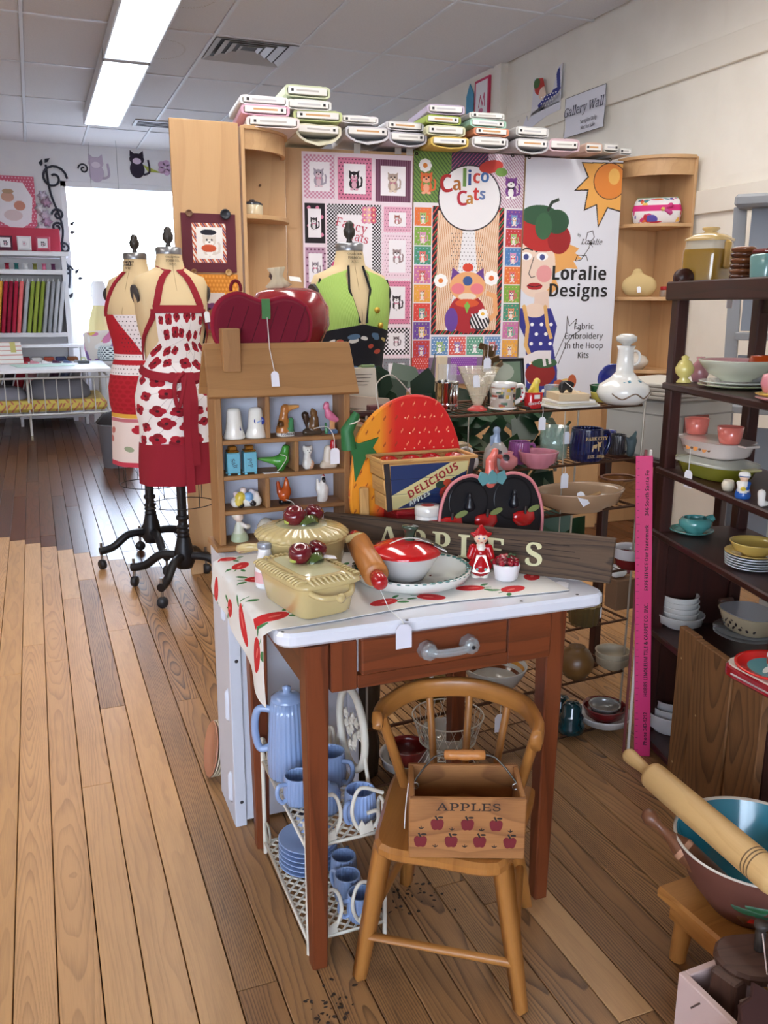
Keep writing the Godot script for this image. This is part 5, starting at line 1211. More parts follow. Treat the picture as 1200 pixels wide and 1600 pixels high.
# ------------------------------------------------------------------ enamel-topped kitchen table
const TOP := 0.735
func slab_leg(a: float, b: float, h: float) -> ArrayMesh:         # square leg, a wide at the top and b at the foot
	var st := start(false)
	var e := 0.003
	var lv := []
	for q in [[0.0, b], [h, a]]:
		var r: float = q[1] / 2
		lv.append([Vector3(-r + e, q[0], r), Vector3(r - e, q[0], r), Vector3(r, q[0], r - e), Vector3(r, q[0], -r + e), Vector3(r - e, q[0], -r), Vector3(-r + e, q[0], -r), Vector3(-r, q[0], -r + e), Vector3(-r, q[0], r - e)])
	for k in 8:
		var j := (k + 1) % 8
		var u0 := k * 0.02; var u1 := k * 0.02 + 0.02
		quad(st, lv[0][k], lv[1][k], lv[1][j], lv[0][j], Vector2(u0, 0), Vector2(u0, h), Vector2(u1, h), Vector2(u1, 0))
	for k in 6:
		for v in [lv[0][0], lv[0][k + 1], lv[0][k + 2]]: st.set_uv(Vector2.ZERO); st.add_vertex(v)
		for v in [lv[1][0], lv[1][k + 2], lv[1][k + 1]]: st.set_uv(Vector2.ZERO); st.add_vertex(v)
	return done(st)
func kitchen_table() -> void:
	var o := thing("kitchen_table", "small kitchen table with a white enamel top, brown legs and a glass-handled drawer", "table", Vector3(0.70, 0, -1.68))
	var p := []
	for q in [[0.355, 0.275, 0], [-0.335, 0.275, 90], [-0.335, -0.245, 180], [0.375, -0.255, 270]]:
		for k in 5:
			var a := deg_to_rad(q[2] + k * 22.5)
			p.append(Vector2(q[0] - 0.035 * signf(q[0]) + 0.035 * cos(a), q[1] - 0.035 * signf(q[1]) + 0.035 * sin(a)))
	var enamel := glaze(c(226, 230, 240), 0.2)
	obj("enamel_top", slab(p, 0.028, 0.006), enamel, o, Vector3(0, TOP - 0.014, 0), Vector3(-90, 0, 0))
	for e in [[-0.345, 0.225], [0.19, 0.235], [-0.09, 0.252], [0.33, 0.24]]: obj("enamel_chip", lathe([[0.004, 0], [0.003, 0.0006], [0, 0.0007]], 7), mt(c(30, 28, 30), 0.6), o, Vector3(e[0] * 0.93, TOP, e[1] * 0.99))
	for q in [[-0.262, 0.222], [0.272, 0.20], [-0.272, -0.215], [0.262, -0.22]]: obj("leg", slab_leg(0.047, 0.032, 0.705), W.mahogany, o, Vector3(q[0], 0, q[1]))
	obj("apron_front", join([[box(0.052, 0.10, 0.02), Vector3(-0.208, 0.656, 0.232)], [box(0.326, 0.028, 0.02), Vector3(-0.018, 0.620, 0.232)], [box(0.10, 0.10, 0.02), Vector3(0.196, 0.656, 0.230)]]), W.mahogany, o)
	obj("apron_back", box(0.50, 0.10, 0.02), W.mahogany, o, Vector3(0, 0.656, -0.226))
	for s in [-1, 1]: obj("apron_side", box(0.02, 0.10, 0.40), W.mahogany, o, Vector3(s * 0.265, 0.656, 0.0))
	var d := obj("drawer_front", box(0.312, 0.072, 0.02, 0.003), W.mahogany, o, Vector3(-0.02, 0.672, 0.242))
	var gl := glass(c(176, 186, 190), 0.4)
	for s in [-1, 1]: obj("glass_post", lathe([[0, 0], [0.017, 0], [0.019, 0.004], [0.013, 0.012], [0.018, 0.018], [0.015, 0.026], [0.006, 0.029], [0, 0.029]], 16, 8, 0.05), gl, d, Vector3(s * 0.045 + 0.02, 0.0, 0.009), Vector3(90, 0, 0))
	obj("glass_bar", tube(spline([Vector3(-0.025, 0, 0.024), Vector3(-0.005, -0.004, 0.034), Vector3(0.045, -0.004, 0.034), Vector3(0.065, 0, 0.024)]), 0.0085, 10), gl, d)
	obj("screw", lathe([[0.004, 0], [0.004, 0.002], [0, 0.002]], 8), mt(c(60, 60, 64), 0.3, 0.9), d, Vector3(0.065, 0, 0.038), Vector3(90, 0, 0))
	# table runner printed with red fruit; a corner hangs over the side
	var P := Print.new(768, 512, c(232, 230, 224))
	var rd := c(206, 32, 36); var gr := c(60, 124, 66)
	var spots := [[30, 60, 1.0], [36, 200, 1.1], [60, 330, 1.3], [70, 455, 1.4], [130, 90, 1.0], [150, 210, 1.15], [170, 330, 0.9], [150, 440, 1.2], [250, 60, 1.0], [260, 300, 1.0], [270, 440, 1.0], [350, 180, 1.0], [380, 460, 1.0], [440, 60, 0.9], [470, 330, 0.9], [480, 470, 1.0], [560, 140, 1.0], [580, 440, 1.0], [640, 300, 1.0], [660, 470, 1.0], [720, 130, 0.9], [740, 400, 0.9], [100, 20, 0.8], [215, 160, 0.7]]
	for k in spots.size():
		var e: Array = spots[k]
		var a := k * 1.3
		var s: float = e[2]
		P.ell(e[0], e[1], 30 * s, 19 * s, rd, a); P.ell(e[0] + cos(a) * 14 * s, e[1] + sin(a) * 14 * s, 17 * s, 15 * s, rd, a); P.ell(e[0] - cos(a) * 6 * s, e[1] - sin(a) * 6 * s, 12 * s, 4 * s, c(230, 110, 100), a)
		P.ell(e[0] - cos(a + 0.5) * 40 * s, e[1] - sin(a + 0.5) * 40 * s, 13 * s, 6 * s, gr, a + 0.5); P.ell(e[0] - cos(a - 0.5) * 40 * s, e[1] - sin(a - 0.5) * 40 * s, 11 * s, 5 * s, gr, a - 0.6)
		P.line(Vector2(e[0] - cos(a) * 26 * s, e[1] - sin(a) * 26 * s), Vector2(e[0] - cos(a) * 44 * s, e[1] - sin(a) * 44 * s), 3, gr)
	var xl := 0.352
	var ru := one("table_runner", "cream table runner printed with red fruit, one corner hanging over the table edge", "table runner", sheet(56, 36, func(u, v):
		var zz := lerpf(-1.955, -1.478, v)
		var drop := lerpf(0.075, 0.145, v) + 0.01 * sin(v * 9.0)
		var total := drop + 0.70
		var d2: float = u * total
		if d2 < drop:
			var dn: float = drop - d2
			return Vector3(xl - 0.004 - 0.006 * sin(v * 14.0 + dn * 9.0) * dn * 8.0, TOP + 0.002 - dn, zz + dn * lerpf(-0.45, 0.12, v))
		return Vector3(xl + 0.008 + (d2 - drop) * 0.92, TOP + 0.0022, zz + (0.012 if v > 0.5 else -0.012) * sin(d2 * 9.0)), 0.0012), pic(P.im, 0.9))
	ru.position = Vector3.ZERO
func apple_knob(par: Node, p: Vector3, s := 1.0) -> void:         # two ceramic apples and a leaf
	var a1 := lathe([[0, 0], [0.012, 0.002], [0.022, 0.012], [0.025, 0.024], [0.022, 0.036], [0.013, 0.042], [0.004, 0.039], [0, 0.036]], 20)
	obj("apple_knob", a1, glaze(c(104, 14, 28)), par, p, Vector3(20, 0, 14), Vector3.ONE * s)
	obj("apple_knob", a1, glaze(c(96, 12, 26)), par, p + Vector3(0.036, 0.002, -0.012) * s, Vector3(8, 0, -24), Vector3.ONE * s * 0.85)
	obj("green_blush", lathe([[0, 0], [0.010, 0.003], [0.013, 0.009], [0.008, 0.014], [0, 0.015]], 14), glaze(c(186, 196, 96)), par, p + Vector3(-0.014, 0.008, 0.010) * s, Vector3(0, 0, 40), Vector3.ONE * s)
	obj("leaf", sheet(8, 4, func(u, v): return Vector3((u - 0.5) * 0.042, 0.012 * sin(u * PI) - 0.01 * absf(v - 0.5) * 2.0, (v - 0.5) * 0.026 * sin(clampf(u * 0.9 + 0.08, 0, 1) * PI)), 0.003), glaze(c(76, 92, 40)), par, p + Vector3(0.024, 0.010, 0.022) * s, Vector3(10, 20, 0), Vector3.ONE * s)
func sgn(px: float, py: float, out := 0.0) -> Vector3:            # pixel to the face of the lettered board
	var n := Vector3(-(-1.462 + 1.938), 0, 1.098 - 0.612).normalized()
	var d := ray(px, py)
	return Vector3(0, CAM_H, 0) + d * ((Vector3(0.612, 0, -1.938) + n * out - Vector3(0, CAM_H, 0)).dot(n) / d.dot(n))
func table_goods() -> void:
	var tan := glaze(c(200, 180, 126), 0.22)
	var sage := glaze(c(192, 188, 148), 0.2)
	var cloth_y := TOP + 0.0045
	# round casserole
	var o := thing("round_casserole", "round tan glazed casserole with an apple-topped fluted lid and loop handles", "casserole", Vector3(0.508, cloth_y, -1.765))
	obj("pot", lathe([[0, 0], [0.072, 0], [0.082, 0.008], [0.092, 0.05], [0.096, 0.088], [0.099, 0.09], [0.096, 0.094], [0.09, 0.09], [0.086, 0.05], [0.074, 0.012], [0, 0.01]], 40), tan, o)
	obj("lid", lathe([[0.09, 0.090], [0.101, 0.095], [0.101, 0.100], [0.086, 0.110], [0.058, 0.116], [0.056, 0.117]], 120, 30, 0.022), tan, o)
	obj("lid_centre", lathe([[0.058, 0.1150], [0.03, 0.120], [0, 0.121]], 40), sage, o)
	for s in [-1, 1]: obj("handle", tube(spline([Vector3(s * 0.088, 0.078, 0.028), Vector3(s * 0.125, 0.082, 0.022), Vector3(s * 0.138, 0.074, 0), Vector3(s * 0.125, 0.064, -0.022), Vector3(s * 0.088, 0.068, -0.028)]), 0.0085, 10), tan, o)
	apple_knob(o, Vector3(-0.012, 0.116, 0.0), 1.0)
	# rectangular casserole
	var r := thing("rectangular_casserole", "rectangular tan glazed baking dish with a ribbed lid and twin apples on it", "casserole", Vector3(0.462, cloth_y, -1.575), 12.0)
	obj("dish", rings([[0, 0.052, 0.080], [0.006, 0.058, 0.087], [0.058, 0.065, 0.098], [0.064, 0.066, 0.099]], 44, 6.0), tan, r)
	var lid := rings([[0.064, 0.070, 0.104], [0.068, 0.074, 0.109], [0.074, 0.070, 0.104], [0.081, 0.050, 0.082], [0.083, 0.046, 0.078]], 44, 6.0)
	obj("lid", lid, tan, r)
	obj("lid_centre", rings([[0.0815, 0.048, 0.080], [0.087, 0.034, 0.066], [0.088, 0.02, 0.05]], 40, 5.0), sage, r)
	var ridge := tube(spline([Vector3(-0.011, 0.002, 0), Vector3(0, 0.0055, 0.003), Vector3(0.011, 0.0, 0)], 4), 0.0026, 6)
	for k in 17:
		var zz := -0.088 + k * 0.011
		for s in [-1, 1]: obj("rib", ridge, tan, r, Vector3(s * 0.060, 0.0755, zz), Vector3(0, 20 * s if s > 0 else -20, -19 * s))
	for k in 9:
		var xx := -0.044 + k * 0.011
		for s in [-1, 1]: obj("rib", ridge, tan, r, Vector3(xx, 0.0755, s * 0.093), Vector3(0, -90 * s + 20, -17))
	for s in [-1, 1]:
		obj("handle", tube(spline([Vector3(-0.046, 0.058, s * 0.096), Vector3(-0.03, 0.050, s * 0.115), Vector3(0, 0.048, s * 0.12), Vector3(0.03, 0.050, s * 0.115), Vector3(0.046, 0.058, s * 0.096)]), 0.006, 8), tan, r)
		obj("handle_knob", lathe([[0, 0], [0.009, 0.001], [0.010, 0.005], [0.006, 0.009], [0, 0.010]], 14), tan, r, Vector3(0.004, 0.048, s * 0.122), Vector3(90 * s, 0, 0))
	apple_knob(r, Vector3(-0.006, 0.085, -0.012), 0.95)
	obj("price_tag", box(0.03, 0.001, 0.02, 0), mt(c(236, 236, 240), 0.8), r, Vector3(0.05, 0.0905, 0.0), Vector3(0, -20, -10))
	# milk bottle
	var mb := thing("milk_bottle", "small milk-white bottle with a grey cap beside the tan casseroles", "bottle", Vector3(0.412, cloth_y, -1.715))
	obj("body", lathe([[0, 0], [0.020, 0], [0.022, 0.004], [0.022, 0.045], [0.017, 0.062], [0.0135, 0.078], [0.0135, 0.086], [0, 0.086]], 24), glaze(c(234, 234, 236)), mb)
	obj("cap", lathe([[0.0145, 0.084], [0.0150, 0.085], [0.0150, 0.093], [0.013, 0.096], [0, 0.096]], 20), mt(c(150, 154, 164), 0.35, 0.4), mb)
	obj("red_print", lathe([[0.0223, 0.012], [0.0223, 0.036]], 24, 0, 0.0), mt(c(222, 170, 172), 0.5), mb)
	# plate, enamel bowl with lid, rolling pin
	var pl := thing("splatter_plate", "large white stoneware plate with a teal sponged rim on the enamel table", "plate", Vector3(0.722, cloth_y, -1.652))
	obj("plate", lathe([[0, 0], [0.105, 0], [0.122, 0.008], [0.130, 0.026], [0.128, 0.029], [0.120, 0.026], [0.108, 0.012], [0, 0.008]], 56), glaze(c(220, 222, 216)), pl)
	var teal := glaze(c(44, 106, 104))
	for k in 46:
		var a := TAU * k / 46.0
		obj("rim_dab", dab(k % 3), teal, pl, Vector3(cos(a) * 0.1245, 0.0268 + 0.001 * sin(k * 7.0), sin(a) * 0.1245), Vector3(0, k * 53, 0))
	for e in [[0.05, 0.02, c(120, 30, 40), 1.0], [0.062, -0.016, c(110, 26, 36), 0.8], [0.075, 0.004, teal.albedo_color, 0.6], [-0.02, 0.085, c(120, 30, 40), 0.8]]: obj("painted_leaf", slab(oval(0, 0, 0.02 * e[3], 0.007 * e[3]), 0.0008, 0.0), glaze(e[2]), pl, Vector3(e[0], 0.0092, e[1]), Vector3(-90, 15, 0))
	var bw := thing("enamel_bowl", "white enamel bowl with a domed red lid, dark green knob and leaf", "bowl", Vector3(0.700, cloth_y + 0.0085, -1.640))
	obj("bowl", lathe([[0, 0], [0.036, 0], [0.044, 0.004], [0.064, 0.035], [0.075, 0.056], [0.077, 0.058], [0.073, 0.058], [0.06, 0.03], [0, 0.008]], 44), glaze(c(214, 212, 210)), bw)
	obj("lid", lathe([[0.078, 0.058], [0.079, 0.060], [0.066, 0.070], [0.04, 0.080], [0.015, 0.084], [0, 0.085]], 44), glaze(c(202, 22, 26), 0.1), bw)
	obj("knob", lathe([[0.012, 0.083], [0.011, 0.095], [0.014, 0.105], [0.0175, 0.109], [0.0175, 0.114], [0, 0.115]], 20), glaze(c(46, 66, 54)), bw, Vector3(0.004, 0, 0), Vector3(0, 0, -4))
	obj("leaf", sheet(14, 4, func(u, v): return Vector3(0.012 + u * 0.075, 0.088 - 0.03 * u * u, 0.004 + 0.024 * u + (v - 0.5) * 0.028 * sin(clampf(u + 0.05, 0, 1) * PI * 0.97)), 0.002), mt(c(70, 66, 44), 0.4, 0.3), bw)
	obj("wire", tube(spline([Vector3(-0.04, 0.083, 0.012), Vector3(-0.01, 0.092, 0.016), Vector3(0.02, 0.09, 0.018), Vector3(0.05, 0.078, 0.024)]), 0.0012, 5), mt(c(206, 206, 200), 0.6), bw)
	obj("price_tag", box(0.03, 0.001, 0.02, 0), mt(c(240, 240, 244), 0.7), bw, Vector3(0.072, 0.066, 0.026), Vector3(0, -20, -28))
	var rp := thing("red_handled_rolling_pin", "small orange wood rolling pin with red handles resting on the plate rim", "rolling pin", Vector3(0.618, cloth_y + 0.0575, -1.655))
	rp.rotation_degrees = Vector3(3, -10, 0)
	var rl := obj("roller", lathe([[0, -0.105], [0.020, -0.105], [0.0265, -0.10], [0.027, 0.10], [0.020, 0.105], [0, 0.105]], 28), W.pin_orange, rp, Vector3.ZERO, Vector3(90, 0, 0))
	for s in [-1, 1]: obj("handle", lathe([[0.010, 0], [0.012, 0.006], [0.0155, 0.012], [0.0145, 0.018], [0.0165, 0.026], [0.016, 0.045], [0.011, 0.054], [0, 0.055]], 20), glaze(c(176, 24, 30)), rp, Vector3(0, 0, s * 0.104), Vector3(90 * s, 0, 0))
	obj("string", tube([Vector3(0.0, -0.014, 0.148), Vector3(0.012, -0.045, 0.18), Vector3(0.026, -0.046, 0.236), Vector3(0.027, -0.052, 0.241)], 0.0009, 5), mt(c(226, 226, 222), 0.9), rp)
	obj("price_tag", slab([Vector2(-0.014, -0.042), Vector2(0.014, -0.042), Vector2(0.014, -0.008), Vector2(0.007, 0), Vector2(-0.007, 0), Vector2(-0.014, -0.008)], 0.0012, 0.0002), mt(c(222, 222, 234), 0.8), rp, Vector3(0.027, -0.050, 0.243), Vector3(-3, 10, 0), Vector3.ONE * 1.15)
	# shaker doll and berry cup
	var rd := c(176, 18, 28); var skin := c(236, 206, 180); var wh := c(236, 230, 218)
	var la := thing("doll_shaker", "ceramic shaker doll in a red cap and dress with a white apron", "shaker", Vector3(0.868, cloth_y, -1.612), -22.0)
	obj("figure", blob([cap(Vector3(-0.009, 0.006, 0), Vector3(-0.009, 0.02, 0), 0.011, 0.010, wh), cap(Vector3(0.009, 0.006, 0), Vector3(0.009, 0.02, 0), 0.011, 0.010, wh), cap(Vector3(0, 0.028, 0), Vector3(0, 0.058, 0), 0.026, 0.015, rd), ball(Vector3(0, 0.066, 0.006), 0.009, wh), cap(Vector3(-0.017, 0.066, 0), Vector3(-0.024, 0.048, 0.006), 0.009, 0.007, rd), cap(Vector3(0.017, 0.066, 0), Vector3(0.024, 0.048, 0.006), 0.009, 0.007, rd), cap(Vector3(0, 0.07, 0), Vector3(0, 0.075, 0), 0.009, 0.008, wh), ball(Vector3(0, 0.088, 0), 0.0145, skin), ball(Vector3(0, 0.091, -0.004), 0.0155, c(190, 96, 50)), cap(Vector3(0, 0.100, -0.002), Vector3(0, 0.112, -0.001), 0.015, 0.006, rd), cap(Vector3(-0.014, 0.096, 0.002), Vector3(-0.021, 0.099, 0.004), 0.006, 0.003, rd), cap(Vector3(0.014, 0.096, 0.002), Vector3(0.021, 0.099, 0.004), 0.006, 0.003, rd), ball(Vector3(0, 0.086, 0.0145), 0.0025, skin)], 0.0022, 0.003), vcol(0.15), la)
	for s in [-1, 1]:
		obj("eye", lathe([[0.002, 0], [0, 0.001]], 8), mt(c(60, 90, 150), 0.3), la, Vector3(s * 0.0055, 0.090, 0.0138), Vector3(90, 0, 0))
		obj("cheek", lathe([[0.003, 0], [0, 0.0008]], 8), mt(c(226, 140, 120), 0.3), la, Vector3(s * 0.008, 0.085, 0.0118), Vector3(80, s * 30, 0))
		obj("apron_flower", lathe([[0.003, 0], [0, 0.0008]], 8), mt(c(120, 180, 170), 0.3), la, Vector3(s * 0.009, 0.024, 0.0255), Vector3(90, 0, 0))
	obj("apron", slab([Vector2(-0.010, 0.054), Vector2(0.010, 0.054), Vector2(0.020, 0.017), Vector2(0.0, 0.013), Vector2(-0.020, 0.017)], 0.004, 0.001), glaze(wh), la, Vector3(0, 0, 0.0235), Vector3(-9, 0, 0))
	obj("mouth", box(0.005, 0.0014, 0.001, 0), mt(c(190, 40, 40), 0.3), la, Vector3(0, 0.0812, 0.0142))
	var bc := thing("berry_cup", "small white cup heaped with dark red ceramic berries at the lettered board", "cup", Vector3(0.912, cloth_y, -1.575))
	obj("cup", lathe([[0, 0], [0.022, 0], [0.026, 0.004], [0.031, 0.034], [0.030, 0.037], [0.026, 0.034], [0, 0.03]], 8), glaze(c(236, 236, 240)), bc)
	var sd := RandomNumberGenerator.new(); sd.seed = 5
	var berries := []
	for k in 26:
		var a := k * 2.4; var rr := 0.025 * sqrt(k / 26.0)
		berries.append(ball(Vector3(cos(a) * rr, 0.052 - rr * rr * 22.0, sin(a) * rr), 0.0068, [c(130, 20, 34), c(150, 30, 44), c(110, 40, 44)][k % 3]))
	obj("berries", blob(berries, 0.0022, 0.0015), vcol(0.12), bc)
	for k in 3: obj("leaf", slab(oval(0, 0, 0.010, 0.004), 0.0015, 0.0004), glaze(c(50, 84, 54)), bc, Vector3(0.012 - k * 0.008, 0.058 - absf(k - 1.0) * 0.003, 0.004 + k * 0.004), Vector3(-80, 40 * k, 0))
	one("loose_price_tag", "blank white price tag lying on the enamel table corner", "price tag", slab([Vector2(-0.014, -0.02), Vector2(0.014, -0.02), Vector2(0.014, 0.012), Vector2(0.007, 0.02), Vector2(-0.007, 0.02), Vector2(-0.014, 0.012)], 0.0012, 0.0002), mt(c(238, 238, 242), 0.8), Vector3(1.01, TOP + 0.001, -1.505) + Vector3(0, 0.0008, 0), Vector3(-90, -35, 0))
	# lettered board
	var A := Vector3(0.612, 0, -1.938); var B := Vector3(1.100, 0, -1.460)
	var L := A.distance_to(B)
	var turn := rad_to_deg(atan2(-(B.z - A.z), B.x - A.x))
	var sb := thing("lettered_board", "weathered dark wood board painted APPLES standing across the enamel table", "sign", (A + B) * 0.5 + Vector3(0, cloth_y, 0), turn)
	var bp := []
	for k in 9: bp.append(Vector2(-L / 2 + L * k / 8.0, 0.0008 * (k % 3)))
	for k in 9: bp.append(Vector2(L / 2 - L * k / 8.0 + (0.006 if k == 0 else 0.0), 0.100 - 0.0012 * k + 0.0012 * ((k * 5) % 3)))
	obj("board", slab(bp, 0.018, 0.002), W.sign, sb, Vector3(0, 0, -0.010))
	for k in 7: obj("weathered_groove", box(L * (0.3 + 0.09 * ((k * 3) % 5)), 0.0012, 0.001, 0), mt(c(40, 30, 24), 0.9), sb, Vector3(-0.1 + 0.05 * ((k * 7) % 6), 0.012 + k * 0.0128, -0.0006))
	var cream := mt(c(214, 210, 166), 0.8)
	for e in [["A", 606, 842], ["P", 652, 846], ["P", 690, 850], ["L", 731, 856], ["E", 773, 863], ["S", 834, 871]]:
		var q := sb.to_local(sgn(e[1], e[2]))
		text(e[0], 0.054, cream, sb, Vector3(q.x, 0.048, 0.0), Vector3.ZERO, "painted_letter", "Droid Serif", 700, 0.0, 0.0016)
	# red tin, crate of apples, canister
	var tn := thing("red_tin", "dark red tin box under the apple crate", "tin", Vector3(0.860, TOP + 0.0035, -1.872))
	obj("box", box(0.20, 0.10, 0.09, 0.006), mt(c(120, 18, 24), 0.3), tn, Vector3(0, 0.05, 0)); obj("lid", box(0.206, 0.014, 0.096, 0.004), mt(c(140, 22, 28), 0.3), tn, Vector3(0, 0.104, 0))
	crate(Vector3(0.838, TOP + 0.0035 + 0.1112, -1.868))
	var cn := thing("apple_canister", "small white canister with red print and green leaves behind the lettered board", "canister", Vector3(0.822, cloth_y, -1.792))
	obj("body", lathe([[0, 0], [0.028, 0], [0.029, 0.003], [0.029, 0.112], [0, 0.112]], 26), glaze(c(232, 232, 228)), cn)
	obj("lid", lathe([[0.030, 0.104], [0.031, 0.106], [0.031, 0.122], [0.028, 0.126], [0, 0.126]], 26), glaze(c(222, 220, 212)), cn)
	obj("lid_emblem", lathe([[0.016, 0], [0, 0.001]], 16), mt(c(170, 50, 44), 0.5), cn, Vector3(0, 0.126, 0))
	for k in 3: obj("red_print_line", box(0.026 - 0.006 * k, 0.004, 0.001, 0), mt(c(190, 60, 60), 0.5), cn, Vector3(0.003, 0.094 - k * 0.007, 0.0292), Vector3.ZERO)
	for s in [-1, 0, 1]: obj("leaf_print", slab(oval(0, 0, 0.009, 0.0035), 0.001, 0), mt(c(50, 110, 60), 0.5), cn, Vector3(s * 0.008, 0.064, 0.0285), Vector3(0, 0, 90 - s * 50))
	# black apple-shaped pan
	var pn := thing("apple_muffin_pan", "black apple-shaped cake pan with a pink rim and painted red apples", "cake pan", Vector3(0.968, TOP + 0.0015, -1.735), -2.0)
	pn.rotation_degrees.x = -6.0
	var op := []
	for q in spline([Vector2(0, 0.178), Vector2(0.05, 0.2), Vector2(0.105, 0.18), Vector2(0.132, 0.12), Vector2(0.13, 0.05), Vector2(0.10, 0.0), Vector2(-0.10, 0.0), Vector2(-0.13, 0.05), Vector2(-0.132, 0.12), Vector2(-0.105, 0.18), Vector2(-0.05, 0.2)], 5, true): op.append(q)
	var blk := mt(c(34, 34, 38), 0.38, 0.3)
	obj("tray", slab(op, 0.012, 0.003), blk, pn, Vector3(0, 0, -0.012))
	var rim := []
	for q in op: rim.append(Vector3(q.x, q.y, -0.002))
	obj("pink_rim", tube(rim, 0.004, 8, true), mt(c(214, 130, 134), 0.4), pn)
	for s in [-1, 1]:
		obj("mould", lathe([[0.052, -0.004], [0.05, 0.0], [0.045, -0.003], [0.03, -0.004], [0, -0.004]], 30), mt(c(24, 24, 28), 0.3, 0.4), pn, Vector3(s * 0.058, 0.138, -0.004), Vector3(90, 0, 0))
		obj("mould_core", blob([cap(Vector3(s * 0.058, 0.128, -0.002), Vector3(s * 0.058, 0.146, 0.002), 0.014, 0.007, c(20, 20, 24)), ball(Vector3(s * 0.058, 0.156, 0.002), 0.005, c(40, 40, 46))], 0.003), vcol(0.3), pn)
	for s in [-1, 0, 1]:
		var ax: float = [-0.105, -0.015, 0.085][s + 1]
		obj("painted_apple", lathe([[0, 0], [0.018, 0.003], [0.030, 0.016], [0.028, 0.032], [0.014, 0.038], [0, 0.034]], 22), glaze(c(186, 24, 26)), pn, Vector3(ax, 0.070, -0.004), Vector3.ZERO, Vector3(1, 1, 0.3))
		obj("stem", tube([Vector3(ax, 0.10, 0.002), Vector3(ax + 0.003, 0.118, 0.003)], 0.004, 7), mt(c(40, 28, 24), 0.6), pn)
		obj("leaf", slab(oval(0, 0, 0.017, 0.007), 0.002, 0.0005), mt(c(120, 130, 74), 0.6), pn, Vector3(ax + 0.024, 0.112, 0.003), Vector3(0, 0, 18))
	var up := Vector3(0, 0.2, -0.004)
	obj("stem_handle", blob([cap(Vector3(0, -0.02, -0.006), Vector3(0.0, 0.03, -0.004), 0.014, 0.010, c(222, 110, 96)), cap(Vector3(0, 0.03, -0.004), Vector3(0.012, 0.052, 0), 0.010, 0.008, c(226, 120, 106)), cap(Vector3(0.012, 0.052, 0), Vector3(0.026, 0.050, 0), 0.008, 0.004, c(60, 60, 66))], 0.003), vcol(0.2), pn, up)
	for s in [-1, 0, 1]: obj("leaf", slab([Vector2(-0.01, 0), Vector2(0.01, 0), Vector2(0.014, 0.02), Vector2(0, 0.034), Vector2(-0.014, 0.02)], 0.004), glaze(c(96, 150, 154)), pn, up + Vector3(s * 0.017, -0.022, 0.008), Vector3(0, 0, -s * 25))
	strawberry()
func dab(k: int) -> ArrayMesh:
	return lathe([[0.0085 - 0.001 * k, 0], [0.006, 0.0016], [0, 0.0018]], 7)
